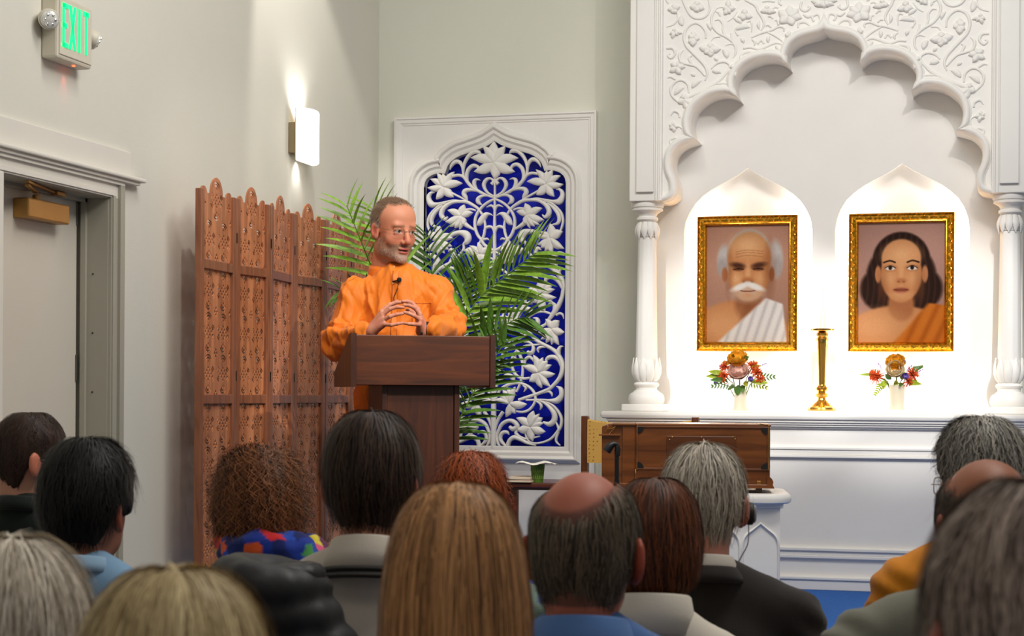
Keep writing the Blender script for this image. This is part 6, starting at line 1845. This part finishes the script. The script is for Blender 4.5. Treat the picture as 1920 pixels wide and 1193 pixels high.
# watch
wt = bpy.data.objects.new('wristwatch', None); COL.objects.link(wt); wt.parent = spk
wc = hp(1165, 830, -.315); wd = (wR - hp(1090, 850, -.32)); wd = wd / np.linalg.norm(wd)
q_ = Vector(wd).to_track_quat('Z', 'Y')
m = MB().lathe([(.0300, -.010), (.0325, -.010), (.0325, .010), (.0300, .010)], n=32); m.V = [tuple(q_ @ Vector(v) + Vector(wc)) for v in m.V]; m.build('strap', BLK, wt, auto=40)
wf = hp(1075, 870, -.350)
MB().box(tuple(wf - np.array((.007, .004, .014))), tuple(wf + np.array((.005, .006, .012))), .003).build('watch_face', mat('watch_glass', (16, 16, 18), .12, .2, coat=.6), wt)
# ------------------------------------------------------------------ the audience, seen from behind
def head_canon(scale):
    """skull, face, ears and neck; origin at the crown, y forward"""
    B = Blob((-.11, -.15, -.36), (.11, .16, .02), .005)
    B.ell((0, -.010, -.098), (.076, .094, .097), .01).ell((0, .034, -.145), (.060, .066, .080), .03).ell((0, .035, -.195), (.050, .055, .036), .02)
    B.cone((0, .085, -.125), (0, .105, -.165), .009, .013, .012)
    for s in (-1, 1):
        R = Matrix.Rotation(s * .45, 3, 'Z') @ Matrix.Rotation(.15, 3, 'X')
        B.ell((s * .086, -.014, -.128), (.0090, .022, .035), .006, R=R).ell((s * .095, -.002, -.126), (.006, .012, .020), .004, 's').ell((s * .078, .002, -.155), (.008, .009, .012), .006)
    B.cone((0, -.022, -.15), (0, -.030, -.30), .054, .056, .03).cone((0, -.052, -.15), (0, -.050, -.25), .034, .034, .03)
    v, q = B.mesh(); return smooth_v(v, q, 1, .4), q
HCV, HCQ = head_canon(1)
seat_t = Blob((-.30, -.20, -.01), (.30, .62, .64), .014)
for s in (-1, 1):
    seat_t.cone((s * .09, 0, .53), (s * .11, .32, .52), .085, .065, .04).cone((s * .11, .34, .50), (s * .11, .30, .08), .06, .045, .03).ell((s * .11, .34, .045), (.045, .12, .045), .02)
seat_t.ell((0, -.02, .56), (.17, .13, .12), .05).cut_below(0.0)
SEV, SEQ = seat_t.mesh()
TROU = np_mesh('trousers', SEV, SEQ, True); set_col(TROU, np.tile(lin3((38, 40, 50)), (len(SEV), 1))); TROU.materials.append(CLOTH)
# stacking chair, shared by every seat
CHM = mat('chair_steel', (96, 94, 92), .35, .8); CHF = mat('chair_grey_fabric', (74, 76, 88), .9, var=.1, scale=50)
ch_parts = []
def chp(name, mb, m, auto=40):
    me = mb.fixed(); me.name = name; me.materials.append(m); me.polygons.foreach_set('use_smooth', np.ones(len(me.polygons), dtype=bool)); me.set_sharp_from_angle(angle=math.radians(auto)); ch_parts.append((name, me))
chp('seat', MB().box((-.22, -.20, .395), (.22, .24, .435), .018), CHF)
chp('backrest', MB().box((-.20, -.245, .56), (.20, -.215, .80), .012), CHF)
for s in (-1, 1):
    chp('leg', MB().tube([(s * .225, .22, 0), (s * .215, .20, .40)], .011, 8), CHM)
    chp('leg', MB().tube([(s * .225, -.26, 0), (s * .215, -.21, .40), (s * .205, -.235, .78)], .011, 8), CHM)
chp('seat_frame', MB().tube([(-.215, .2, .39), (.215, .2, .39), (.215, -.2, .39), (-.215, -.2, .39), (-.215, .2, .39)], .010, 8), CHM)
def seat_chair(loc, rz, label):
    t = thing('stacking_chair', label, 'chair', loc, rz, 'audience chairs')
    for n_, me in ch_parts: link(n_, me, None, t)
    return t

def prof_interp(rows, v):
    rows = [(rows[1][0] + .0025,) + tuple(rows[0][1:])] + list(rows[1:])
    R = np.array(rows, float); vv = np.linspace(0, 1, len(R))
    # smooth interpolation through the rows
    out = []
    C = np.array(cat_rom([tuple(r) for r in R], 8)); cv = np.linspace(0, 1, len(C))
    return np.stack([np.interp(v, cv, C[:, i]) for i in range(4)], -1)
def hair_pos(rows, az, v, off=0.0):
    p = prof_interp(rows, v)
    c, s = np.cos(az), np.sin(az)
    rb, rf = p[..., 2], p[..., 3]
    w = .5 + .5 * np.clip(c * 1.5, -1, 1)
    ry = rb * w + rf * (1 - w)
    return np.stack([(p[..., 1] + off) * s, -(ry + off) * c, p[..., 0] + off * np.clip(1 - v * 2.2, -.2, 1)], -1)
SHORT = [(.012, .0, .0, .0), (.006, .034, .046, .044), (-.018, .063, .078, .074), (-.052, .080, .101, .092), (-.092, .085, .109, .096), (-.132, .083, .105, .092), (-.166, .075, .091, .08), (-.196, .064, .078, .06)]
FULL = [(.026, .0, .0, .0), (.020, .040, .050, .050), (-.008, .072, .088, .085), (-.050, .091, .112, .105), (-.098, .096, .120, .105), (-.140, .092, .114, .10), (-.178, .082, .098, .08), (-.210, .066, .082, .06)]
BOB = [(.018, .0, .0, .0), (.012, .042, .050, .048), (-.016, .074, .088, .085), (-.060, .092, .112, .105), (-.110, .099, .120, .105), (-.160, .099, .116, .10), (-.205, .090, .100, .085), (-.235, .070, .080, .06)]
LONG = [(.014, .0, .0, .0), (.006, .042, .052, .050), (-.024, .072, .088, .088), (-.075, .090, .112, .10), (-.15, .100, .122, .10), (-.25, .104, .126, .08), (-.37, .118, .130, .06), (-.50, .116, .125, .05), (-.62, .104, .112, .04)]
CURLY = [(.035, .0, .0, .0), (.030, .050, .055, .055), (.004, .085, .095, .09), (-.045, .108, .122, .11), (-.100, .116, .130, .11), (-.155, .112, .126, .10), (-.205, .098, .110, .08), (-.245, .072, .085, .06)]
def make_hair(rows, base, tip, seed, n=900, vend=None, bald=None, width=.0011, curl=0.0, length=.55, jitter=.004, light=.5, thick=.0, frizz=0.0, fill=True, part=None, disp=.0, thin=None):
    """returns cap mesh data and strand mesh data; vend(az) ends the hair, bald(x, y, z) -> 0..1 thins it"""
    rg = np.random.RandomState(seed)
    vend = vend or (lambda a: 1 - .25 * np.clip((np.abs(a) - 1.1) / .5, 0, 1) - .30 * np.clip((np.abs(a) - 1.7) / .8, 0, 1))
    na, nv = 72, 44
    az = np.linspace(-math.pi, math.pi, na + 1)[:-1]
    A, Vg = np.meshgrid(az, np.linspace(0.0, 1, nv), indexing='ij')
    vv = Vg * vend(A)
    P = hair_pos(rows, A, vv)
    cl = np.stack([np.cos(A) * 3.2, np.sin(A) * 3.2, vv * 1.4], -1)        # flow coordinates
    grain = np.array([math.sin(a * 23 + 3 * math.sin(a * 5 + seed)) for a in az])[:, None]
    rad = P - np.array([0, -.01, -.10]); rad[..., 2] *= .35; rad /= np.linalg.norm(rad, axis=-1, keepdims=True) + 1e-6
    lump = wob(P.reshape(-1, 3), 45, seed).reshape(A.shape) * (.003 + disp) + wob(P.reshape(-1, 3), 110, seed + 1).reshape(A.shape) * (.0012 + disp * .6)
    tuck = -.016 * np.clip((Vg - .93) / .07, 0, 1) ** 2
    P = P + rad * (lump + .0012 * grain * np.clip(Vg * 3, 0, 1) + tuck + thick)[..., None]
    if thin is not None: P = P - rad * (.011 * np.clip(1 + thin(P.reshape(-1, 3)) / 3.0, 0, 1)).reshape(A.shape)[..., None]
    idx = np.arange(na * nv).reshape(na, nv)
    nx = np.roll(idx, -1, 0)
    Q = np.stack([idx[:, :-1], idx[:, 1:], nx[:, 1:], nx[:, :-1]], -1).reshape(-1, 4)
    Vc = P.reshape(-1, 3)
    lt = np.clip(light * (.5 + .5 * wob(np.stack([np.cos(A) * 9, np.sin(A) * 9, vv * 1.5], -1).reshape(-1, 3), 1.3, seed + 5, 6) * 1.6), 0, 1)
    Cc = mix3(np.tile(base, (len(Vc), 1)), tip, lt)
    if thin is not None: Cc = mix3(Cc, lin3((150, 98, 78)), .75 * np.clip(1 + thin(Vc) / 2.5, 0, 1))
    if bald is not None:
        bm = bald(Vc)[Q].mean(1); Q = Q[bm < .5]
    # strands
    m = 9
    a0 = rg.uniform(-math.pi, math.pi, n); v0 = rg.rand(n) ** .8 * (1 - length * .55)
    ve = np.minimum(1.0, v0 + length * rg.uniform(.6, 1.15, n))
    t = np.linspace(0, 1, m)
    AA = a0[:, None] + (rg.normal(size=n) * .10)[:, None] * t + .03 * np.sin(t * 7 + a0[:, None] * 9)
    VV = (v0[:, None] + (ve - v0)[:, None] * t) * vend(AA)
    off = (np.abs(rg.normal(size=n)) * jitter)[:, None] * (.35 + .65 * t) + .0012 + thick
    off = off + frizz * (rg.rand(n) ** 3)[:, None] * t
    S = hair_pos(rows, AA, VV)
    rr = S - np.array([0, -.01, -.10]); rr[..., 2] *= .35; rr /= np.linalg.norm(rr, axis=-1, keepdims=True) + 1e-6
    if thin is not None: off = off - .010 * np.clip(1 + thin(S.reshape(-1, 3)) / 3.0, 0, 1).reshape(off.shape)
    S = S + rr * off[..., None]
    if curl:
        ph = rg.rand(n)[:, None] * 6.28; fr = rg.uniform(14, 26, n)[:, None]
        side = np.cross(rr, np.array([0, 0, 1.0])); side /= np.linalg.norm(side, axis=-1, keepdims=True) + 1e-6
        S = S + side * (curl * np.cos(ph + t * fr))[..., None] + rr * (curl * .8 * np.sin(ph + t * fr))[..., None]
    C = mix3(np.tile(base, (n, 1)), tip, np.clip(light * rg.rand(n) * 1.9, 0, 1))
    if bald is not None:
        keep = rg.rand(n) > np.maximum(bald(S[:, m // 2]), bald(S[:, 0])) * 1.25; S, C, rr = S[keep], C[keep], rr[keep]
    Vs, Qs, Cs = ribbons(S, np.full(len(S), width), C, rr)
    return Vc, Q, Cc, cl.reshape(-1, 3), Vs, Qs, Cs
def torso(zs, wid, depth, seed, fold=1.0, res=.011):
    """clothed upper body in a seated pose; zs = height of the nape, absolute"""
    B = Blob((-.36, -.26, .44), (.36, .40, zs + .08), res)
    w = wid
    B.ell((0, -.01, zs - .26), (w * .92, depth, .24), .04).ell((0, .0, zs - .50), (w * .84, depth * 1.08, .24), .06)
    for s in (-1, 1):
        B.cone((s * .015, -.035, zs - .035), (s * w * .90, -.02, zs - .115), .058, .058, .045)
        B.cone((s * w * .93, -.015, zs - .125), (s * (w + .055), .0, zs - .40), .062, .050, .02)
        B.cone((s * (w + .055), .0, zs - .40), (s * .11, .25, max(.60, zs - .46)), .050, .040, .02)
    v, q = B.mesh(); v = smooth_v(v, q, 2, .5); n = normals(v, q)
    f = (.0045 * wob(v * np.array((1, 1, .5)), 22, seed) + .004 * wob(v * np.array((1.3, 1, .4)), 38, seed + 1)) * fold
    arm = np.clip((np.abs(v[:, 0]) - w * .8) / .05, 0, 1)
    f += .004 * fold * arm * np.sin(v[:, 2] * 90 + v[:, 0] * 60 + 3 * wob(v, 25, seed + 2))
    return v + n * f[:, None], q
def put(name, V, Q, C, m, parent, flow=None):
    me = np_mesh(name, V, Q, True); set_col(me, C)
    if flow is not None: set_vec(me, flow)
    return link(name, me, m, parent)
def ring_collar(c, r0, r1, z0, z1, tilt=.02, n=36, ry=1.0, lip=.004, rows=None):
    V = []; F = []
    L = rows or ((r0 - lip, z1 - .002), (r0, z1), (r0 + lip, z1 - .004), ((r0 + r1) / 2 + lip, (z0 + z1) / 2), (r1, z0), (r1 - .01, z0 - .004))
    for r, z in L:
        for k in range(n):
            a = 2 * math.pi * k / n
            V.append((c[0] + r * math.cos(a), c[1] + r * ry * math.sin(a), c[2] + z - tilt * (1 + math.sin(a))))
    for i in range(len(L) - 1):
        for k in range(n): F.append((i * n + k, i * n + (k + 1) % n, (i + 1) * n + (k + 1) % n, (i + 1) * n + k))
    return np.array(V), np.array(F)
def sitter(label, cx, top, pxm, yaw, skin, shirt_rgb, hair=None, wid=.185, depth=.125, nape=.265, seed=1, shirt_mat=CLOTH, shirt_col=None, hscale=1.0, lean=0.0, roll=0.0, body_yaw=None, scalp=None, fold=1.0, extra=None, tone=None, collar=None, hz=1.0):
    Z = FPX / pxm
    p = atD(cx, top, Z)
    rz = YAW + math.radians(body_yaw if body_yaw is not None else yaw * .4)
    t = thing('person', label, 'person', (p.x, p.y, 0), rz, 'seated audience')
    zt = p.z
    dy = math.radians(yaw) + YAW - rz
    Rh = np.array(Matrix.Rotation(dy, 3, 'Z') @ Matrix.Rotation(lean, 3, 'X') @ Matrix.Rotation(roll, 3, 'Y'))
    hsc = np.array((hscale, hscale, hscale * hz))
    def H(P): return (np.asarray(P) * hsc) @ Rh.T + np.array((0, 0, zt))
    # body: head, neck, trunk, arms and hands in one mesh
    hv_ = HCV.copy()
    low = np.clip((-.19 - hv_[:, 2]) / .12, 0, 1)
    HV = H(hv_); straight = hv_ * hscale + np.array((0, 0, zt)); HV = HV * (1 - low[:, None]) + straight * low[:, None]
    zs = zt - nape
    core_ = Blob((-.26, -.16, .5), (.26, .36, zs + .05), .02)
    core_.ell((0, -.01, zs - .26), (wid * .72, depth * .75, .2), .05).ell((0, 0, zs - .48), (wid * .66, depth * .8, .2), .05)
    wr_z = max(.60, zs - .46)
    for s in (-1, 1): core_.cone((s * wid * .9, -.01, zs - .14), (s * (wid + .05), 0, zs - .40), .038, .034, .03).cone((s * (wid + .05), 0, zs - .40), (s * .11, .27, wr_z), .034, .024, .02)
    prt = [(HV, HCQ), core_.mesh()]
    for s in (-1, 1):
        hvv = HAND[0].copy(); hvv[:, 0] *= s; q = HAND[1] if s > 0 else HAND[1][:, ::-1]
        prt.append((hvv + np.array((s * .105, .265, wr_z)), q))
    V, Q = join_np(prt)
    sk = lin3(skin); C = np.tile(sk, (len(V), 1)); C = mix3(C, sk * np.array((.86, .70, .66)), np.clip(.3 + .5 * wob(V, 70, seed), 0, 1) * .5)
    x, y, z = HCV.T; k = len(HCV)
    earm = ((np.abs(x) > .079) & (z > -.17) & (z < -.09)); C[:k][earm] = sk * np.array((.95, .62, .55))
    if scalp is not None:
        C[:k] = mix3(C[:k], scalp[1], np.clip(scalp[0](HCV), 0, 1))
    put('body', V, Q, C, SKIN, t)
    # shirt
    sv, sq = torso(zs, wid, depth, seed + 40, fold)
    sc_ = np.tile(lin3(shirt_rgb), (len(sv), 1)); sc_ = mix3(sc_, lin3(shirt_rgb) * .8, np.clip(.4 * wob(sv, 35, seed), 0, 1))
    if shirt_col is not None: sc_ = shirt_col(sv, sc_, zs)
    so_ = put('shirt', sv, sq, sc_, shirt_mat, t)
    if collar:
        for (r0, r1, z0, z1, rgb, tl_) in collar:
            cv_, cq_ = ring_collar((0, -.045 * hscale, zs), r0, r1, z0, z1, tl_)
            put('collar', cv_, cq_, np.tile(lin3(rgb), (len(cv_), 1)), shirt_mat, so_)
    link('trousers', TROU, None, t)
    if hair is not None:
        Vc, Qc, Cc, fl, Vs, Qs, Cs = hair
        h = put('hair', H(Vc), Qc, Cc, HAIR, t, fl * np.array((1, 1, 1)))
        put('strands', H(Vs), Qs, Cs, STRAND, h)
    if extra: extra(t, H, zs)
    seat_chair((p.x, p.y, 0), rz, 'chair under the ' + ' '.join(label.replace('seated ', '').split()[:12]))
    return t, H, zs
def specs(H, par, rgb=(70, 66, 64), lens=True):
    g = bpy.data.objects.new('glasses', None); COL.objects.link(g); g.parent = par
    M_ = mat('spectacle_frame_%d' % rgb[0], rgb, .3, .5)
    for s in (-1, 1):
        ring = [(s * .036 + .026 * math.copysign(abs(math.cos(a)) ** .6, math.cos(a)), .112 - .02 * abs(s * .036 + .026 * math.cos(a)) / .05, -.128 + .019 * math.copysign(abs(math.sin(a)) ** .7, math.sin(a))) for a in np.linspace(0, 2 * math.pi, 25)[:-1]]
        R_ = H(ring); MB().tube([tuple(p) for p in R_] + [tuple(R_[0])], .0013, 6, False).build('rim', M_, g, smooth=True)
        link('lens', np_mesh('lens', R_, [list(range(24))]), GLS, g)
        MB().tube([tuple(p) for p in H([(s * .062, .094, -.124), (s * .080, .04, -.122), (s * .088, -.01, -.112), (s * .086, -.03, -.126)])], .0014, 6).build('temple', M_, g, smooth=True)
L3 = lin3
fade_nape = lambda a: 1 - .31 * np.clip((np.abs(a) - .92) / .42, 0, 1) + .06 * np.clip((np.abs(a) - 1.75) / .2, 0, 1) - .28 * np.clip((np.abs(a) - 1.9) / .7, 0, 1)

# 1 cropped brown hair, glasses, dark green jumper (far left)
buzz = [(.008, .0, .0, .0)] + [(r[0] - .001, r[1] * .985, r[2] * .99, r[3] * 1.0) for r in SHORT[1:]]
sitter('seated man with cropped brown hair and glasses in a dark green jumper', 56, 780, 709, -56, (206, 150, 124), (26, 34, 30),
       make_hair(buzz, L3((44, 30, 24)), L3((78, 54, 40)), 3, 1600, fade_nape, width=.0008, jitter=.0012, length=.12, light=.4), wid=.20, nape=.225, seed=3, hscale=1.0, body_yaw=-12,
       collar=[(.064, .078, -.012, .022, (24, 30, 27), .012)], extra=lambda t, H, zs: specs(H, t, (60, 60, 62)))
# 2 thick black hair, light blue tee
quiff = [(.030, 0, 0, 0)] + [(r[0] + .010, r[1] * 1.0, r[2] * 1.0, r[3] * 1.06) for r in FULL[1:]]
sitter('seated man with thick black hair in a light blue shirt', 163, 853, 872, -18, (150, 98, 76), (128, 164, 196),
       make_hair(quiff, L3((10, 9, 9)), L3((46, 42, 40)), 5, 1500, fade_nape, width=.0011, jitter=.006, length=.3, light=.35, frizz=.012), wid=.20, nape=.218, seed=5, collar=[(.066, .080, -.018, .014, (146, 178, 206), .012)])
# 3 white hair, near left corner
sitter('seated woman with soft white hair in the bottom left corner', 22, 1046, 1480, 0, (214, 160, 140), (150, 150, 156),
       make_hair(FULL, L3((150, 132, 112)), L3((236, 226, 208)), 7, 2200, None, width=.0012, jitter=.007, length=.5, light=.8, frizz=.015), wid=.18, nape=.30, seed=7, hscale=.98)
# 4 blond grey bob, bottom
sitter('seated woman with short blonde grey hair at the bottom left', 326, 1098, 2050, 4, (214, 160, 136), (60, 60, 70),
       make_hair(BOB, L3((150, 122, 78)), L3((232, 210, 160)), 9, 2400, None, width=.0012, jitter=.006, length=.5, light=.75, frizz=.008), wid=.18, nape=.30, seed=9, hscale=.86)
# 5 curly auburn hair with a bright scarf
def scarf_extra(t, H, zs):
    B = Blob((-.20, -.20, zs - .18), (.20, .16, zs + .10), .008)
    for k in range(14):
        a = 2 * math.pi * k / 14; a2 = 2 * math.pi * (k + 1) / 14
        w_ = lambda a: (.100 * math.cos(a) + .035, -.035 + .095 * math.sin(a), zs + .012 + .02 * math.sin(3 * a) - .025 * math.cos(a))
        B.cone(w_(a), w_(a2), .040 + .008 * math.sin(5 * a), .040, .02)
    B.cone((.10, -.10, zs + .01), (.165, -.12, zs - .12), .055, .045, .03)
    v, q = B.mesh(); v = smooth_v(v, q, 1); n = normals(v, q); v = v + n * (.006 * wob(v, 60, 77) + .005 * wob(v, 120, 78))[:, None]
    pal = np.array([L3(c) for c in ((24, 50, 140), (30, 70, 170), (20, 34, 96), (206, 40, 44), (220, 90, 40), (214, 196, 60), (70, 140, 70), (206, 80, 120), (220, 214, 208), (90, 30, 70))])
    rg = np.random.RandomState(12); seeds = rg.uniform((-.2, -.2, zs - .2), (.25, .16, zs + .1), (700, 3)); ci = rg.choice(10, 700, p=(.22, .18, .16, .11, .06, .07, .06, .05, .05, .04))
    d = ((v[:, None, :] - seeds[None]) ** 2).sum(2); put('scarf', v, q, pal[ci[d.argmin(1)]], CLOTH, t)
sitter('seated woman with frizzy auburn curls and a multicoloured scarf', 487, 868, 740, 6, (206, 146, 122), (112, 122, 146),
       make_hair(CURLY, L3((38, 23, 16)), L3((156, 96, 56)), 11, 3000, lambda a: 1 - .2 * np.clip((np.abs(a) - 1.6) / .8, 0, 1), width=.0012, jitter=.012, length=.32, light=.62, curl=.011, frizz=.035, disp=.006), wid=.17, nape=.235, seed=11, extra=scarf_extra, hscale=.95)
# 6 dark brown hair, cream polo with dark tipped collar
def polo(v, c, zs): return c
sitter('seated man with dark swept hair in a cream polo with striped collar', 698, 799, 945, -8, (196, 138, 112), (200, 190, 176),
       make_hair([(.024, 0, 0, 0)] + [(r[0] + .004, r[1] * .98, r[2], r[3]) for r in FULL[1:]], L3((16, 12, 11)), L3((96, 70, 54)), 13, 1800, fade_nape, width=.0011, jitter=.005, length=.4, light=.42, frizz=.006), wid=.20, nape=.235, seed=13,
       collar=[(.069, .092, -.030, .030, (206, 196, 182), .018), (.0925, .0975, -.036, -.028, (36, 32, 32), .018), (.099, .104, -.048, -.040, (44, 40, 38), .018)])
# 7 long straight blonde hair
sitter('seated woman with long straight honey blonde hair in front of the lectern', 856, 922, 1500, 0, (210, 156, 134), (120, 96, 84),
       make_hair(LONG, L3((84, 50, 28)), L3((218, 160, 104)), 15, 2600, lambda a: 1 - .55 * np.clip((np.abs(a) - 1.75) / .5, 0, 1), width=.0014, jitter=.004, length=.75, light=.72), wid=.17, nape=.285, seed=15, hscale=.91)
# 8 copper red short hair
sitter('seated woman with short copper red hair behind the blonde woman', 884, 862, 770, -10, (210, 150, 126), (120, 140, 130),
       make_hair(BOB, L3((72, 26, 12)), L3((190, 92, 40)), 17, 2200, None, width=.0011, jitter=.008, length=.3, light=.65, curl=.004, frizz=.012, disp=.003), wid=.17, nape=.25, seed=17, hscale=.90,
       shirt_col=lambda v, c, zs: mix3(c, L3((40, 60, 120)), (wob(v, 90, 5) > .15).astype(float)))
# 9 bald crown with grey fringe, blue shirt
def raw9(P): return (1.15 - np.sqrt(((P[:, 0] + .008) / .054) ** 2 + ((P[:, 1] + .025) / .105) ** 2 + ((P[:, 2] + .004) / .058) ** 2)) / .14
def bald9(P): return np.clip(raw9(P), 0, 1)
sitter('seated man with a bald crown and grey fringe in a blue collared shirt', 1097, 884, 1170, -14, (178, 104, 82), (74, 108, 164),
       make_hair([(.004, 0, 0, 0)] + [(r[0] - .004, r[1] * .99, r[2] * .99, r[3]) for r in SHORT[1:]], L3((38, 33, 27)), L3((134, 118, 98)), 19, 2200, fade_nape, bald=bald9, thin=raw9, width=.0011, jitter=.003, length=.35, light=.5), wid=.205, nape=.235, seed=19,
       scalp=(lambda P: np.clip(.85 - bald9(P) * 1.0, 0, 1) * (P[:, 2] > -.19) * (P[:, 1] < .04) * (np.abs(P[:, 0]) < .078) * .85, L3((60, 46, 38))), collar=[(.070, .096, -.038, .020, (84, 120, 176), .016), (.0975, .1, -.045, -.036, (52, 80, 130), .016)], hscale=1.04, hz=1.05)
# 10 reddish brown bob, white turtleneck
def ear_stud(t, H, zs):
    p = H([(.086, .0, -.168)])[0]
    MB().lathe([(.001, -.004), (.0045, 0), (.001, .004)], c=tuple(p), n=10).build('earring', mat('pearl', (230, 226, 218), .25), t, smooth=True)
sitter('seated woman with a chestnut brown bob in a white turtleneck', 1230, 912, 985, -20, (206, 140, 118), (214, 206, 192),
       make_hair([(r[0], r[1] * .98, r[2], r[3]) for r in BOB], L3((34, 18, 11)), L3((142, 78, 42)), 21, 2000, lambda a: 1 - .14 * np.clip((np.abs(a) - 1.1) / .5, 0, 1) - .3 * np.clip((np.abs(a) - 1.8) / .7, 0, 1), width=.0012, jitter=.004, length=.5, light=.5), wid=.18, nape=.235, seed=21, extra=ear_stud, hscale=.885,
       collar=[(.066, .078, -.03, .044, (220, 212, 198), .012)])
# 11 grey hair, headphone, dark jumper
def headset(t, H, zs):
    g = bpy.data.objects.new('earphone', None); COL.objects.link(g); g.parent = t
    c = H([(.093, .010, -.135)])[0]; n_ = H([(1, .1, 0)])[0] - H([(0, 0, 0)])[0]; q = Vector(n_).to_track_quat('Z', 'Y')
    m = MB().lathe([(.004, -.012), (.020, -.010), (.026, 0), (.025, .010), (.018, .014), (.004, .015)], n=24); m.V = [tuple(q @ Vector(v) + Vector(c)) for v in m.V]
    m.build('ear_pad', mat('pad_black', (22, 22, 24), .6), g, auto=40)
    m = MB().lathe([(.020, .012), (.021, .015), (.016, .018), (.004, .019)], n=24); m.V = [tuple(q @ Vector(v) + Vector(c)) for v in m.V]
    m.build('ear_shell', mat('shell_silver', (150, 150, 152), .3, .6), g, auto=40)
    pts = [H([(.094, .012, -.158)])[0], H([(.092, .03, -.20)])[0], H([(.075, .05, -.235)])[0], H([(.06, .06, -.27)])[0]]
    MB().tube([tuple(p) for p in cat_rom([tuple(p) for p in pts], 5)], .0014, 6).build('cord', mat('cord_grey', (170, 168, 166), .5), g, smooth=True)
def bald11(P): return .62 * np.exp(-(((P[:, 0] - .008) / .035) ** 2 + ((P[:, 1] + .060) / .03) ** 2 + ((P[:, 2] + .030) / .045) ** 2))
sitter('seated grey haired man wearing an earphone and a dark jumper', 1320, 843, 835, -10, (208, 146, 124), (44, 40, 38),
       make_hair(SHORT, L3((92, 84, 74)), L3((206, 196, 180)), 23, 2600, fade_nape, bald=bald11, width=.0011, jitter=.006, length=.35, light=.7, frizz=.008), wid=.220, nape=.250, seed=23, extra=headset, hscale=1.06,
       scalp=(lambda P: (P[:, 2] > -.17) * (P[:, 1] < .03) * .5, L3((150, 110, 96))),
       collar=[(.062, .074, -.014, .026, (196, 188, 178), .012), (.074, .092, -.030, .002, (40, 36, 34), .014)])
# 12 grey wavy hair, glasses, ochre shirt (right)
sitter('seated person with wavy grey hair and glasses in an ochre shirt', 1842, 808, 830, 34, (200, 140, 112), (196, 122, 24),
       make_hair([(.024, 0, 0, 0)] + [(r[0] + .004, r[1] * .95, r[2] * .98, r[3]) for r in FULL[1:]], L3((50, 47, 44)), L3((170, 164, 154)), 25, 2200, fade_nape, width=.0013, jitter=.007, length=.4, light=.6, curl=.003, frizz=.012, disp=.003), wid=.225, nape=.225, seed=25, body_yaw=14,
       extra=lambda t, H, zs: specs(H, t, (206, 204, 200)), collar=[(.068, .085, -.02, .02, (190, 116, 22), .014)])
# 13 bald dark-skinned crown, olive grey shirt
def raw13(P): return (1.2 - np.sqrt((P[:, 0] / .062) ** 2 + ((P[:, 1] + .03) / .095) ** 2 + ((P[:, 2] + .010) / .060) ** 2)) / .14
def bald13(P): return np.clip(raw13(P), 0, 1)
sitter('seated man with a shiny bald crown in an olive grey shirt', 1848, 860, 1085, 8, (150, 92, 64), (118, 118, 104),
       make_hair([(.002, 0, 0, 0)] + [(r[0] - .006, r[1] * .96, r[2] * .97, r[3] * .96) for r in SHORT[1:]], L3((36, 28, 24)), L3((96, 80, 70)), 27, 2000, fade_nape, bald=bald13, thin=raw13, width=.0009, jitter=.002, length=.2, light=.4), wid=.245, nape=.205, seed=27, fold=1.3,
       collar=[(.070, .094, -.036, .020, (124, 124, 110), .016)])
# 14 nearest right, thin grey hair
def bald14(P): return np.clip(.75 * np.exp(-((P[:, 0] + .02) / .05) ** 2 - ((P[:, 2] + .075) / .04) ** 2), 0, 1)
sitter('seated person with thin dark grey hair in the bottom right corner', 1950, 930, 2400, 6, (180, 112, 94), (90, 88, 90),
       make_hair(SHORT, L3((74, 54, 47)), L3((196, 176, 162)), 29, 2600, fade_nape, bald=bald14, width=.0012, jitter=.005, length=.35, light=.6, frizz=.006), wid=.20, nape=.255, seed=29, hscale=1.0,
       scalp=(lambda P: (P[:, 2] > -.17) * (P[:, 1] < .03) * .45, L3((120, 84, 72))))
# quilted black jacket hung over a chair back behind the woman with the scarf
jz = atD(500, 1066, 3.2)
jk = thing('puffer_jacket', 'black quilted puffer jacket hung over a chair behind the colourful scarf', 'jacket', (jz.x, jz.y, 0), YAW)
B = Blob((-.24, -.17, .38), (.24, .15, jz.z + .03), .008)
zz = jz.z; k = 0
while zz > .45:
    w = .105 + .06 * min(1, (jz.z - zz) / .10) + .02 * min(1, (jz.z - zz) / .3)
    for i in range(12):
        a, b = 2 * math.pi * i / 12, 2 * math.pi * (i + 1) / 12
        f = lambda q: ((w - .045) * math.cos(q), .065 * math.sin(q), zz - .030 - .01 * math.cos(q))
        B.cone(f(a), f(b), .044, .044, .012)
    if k == 0: B.ell((0, 0, zz - .035), (.12, .06, .035), .02)
    zz -= .052; k += 1
B.ell((0, 0, (jz.z + .42) / 2 - .02), (.15, .06, (jz.z - .42) / 2), .03)
v, q = B.mesh(); v = smooth_v(v, q, 1); v = v + normals(v, q) * (.003 * wob(v, 70, 4))[:, None]
put('quilted_shell', v, q, np.tile(L3((20, 20, 22)), (len(v), 1)), vcol_mat('nylon_black', rough=.5, spec=.4, bump=.1, bscale=60), jk)
B = Blob((-.15, -.12, jz.z - .08), (.15, .12, jz.z + .06), .008)
for i in range(12):
    a, b = 2 * math.pi * i / 12, 2 * math.pi * (i + 1) / 12
    B.cone((.085 * math.cos(a), .05 * math.sin(a), jz.z - .012), (.085 * math.cos(b), .05 * math.sin(b), jz.z - .012), .022, .022, .01)
v, q = B.mesh(); put('collar', v, q, np.tile(L3((24, 24, 26)), (len(v), 1)), MATS['nylon_black'], jk)
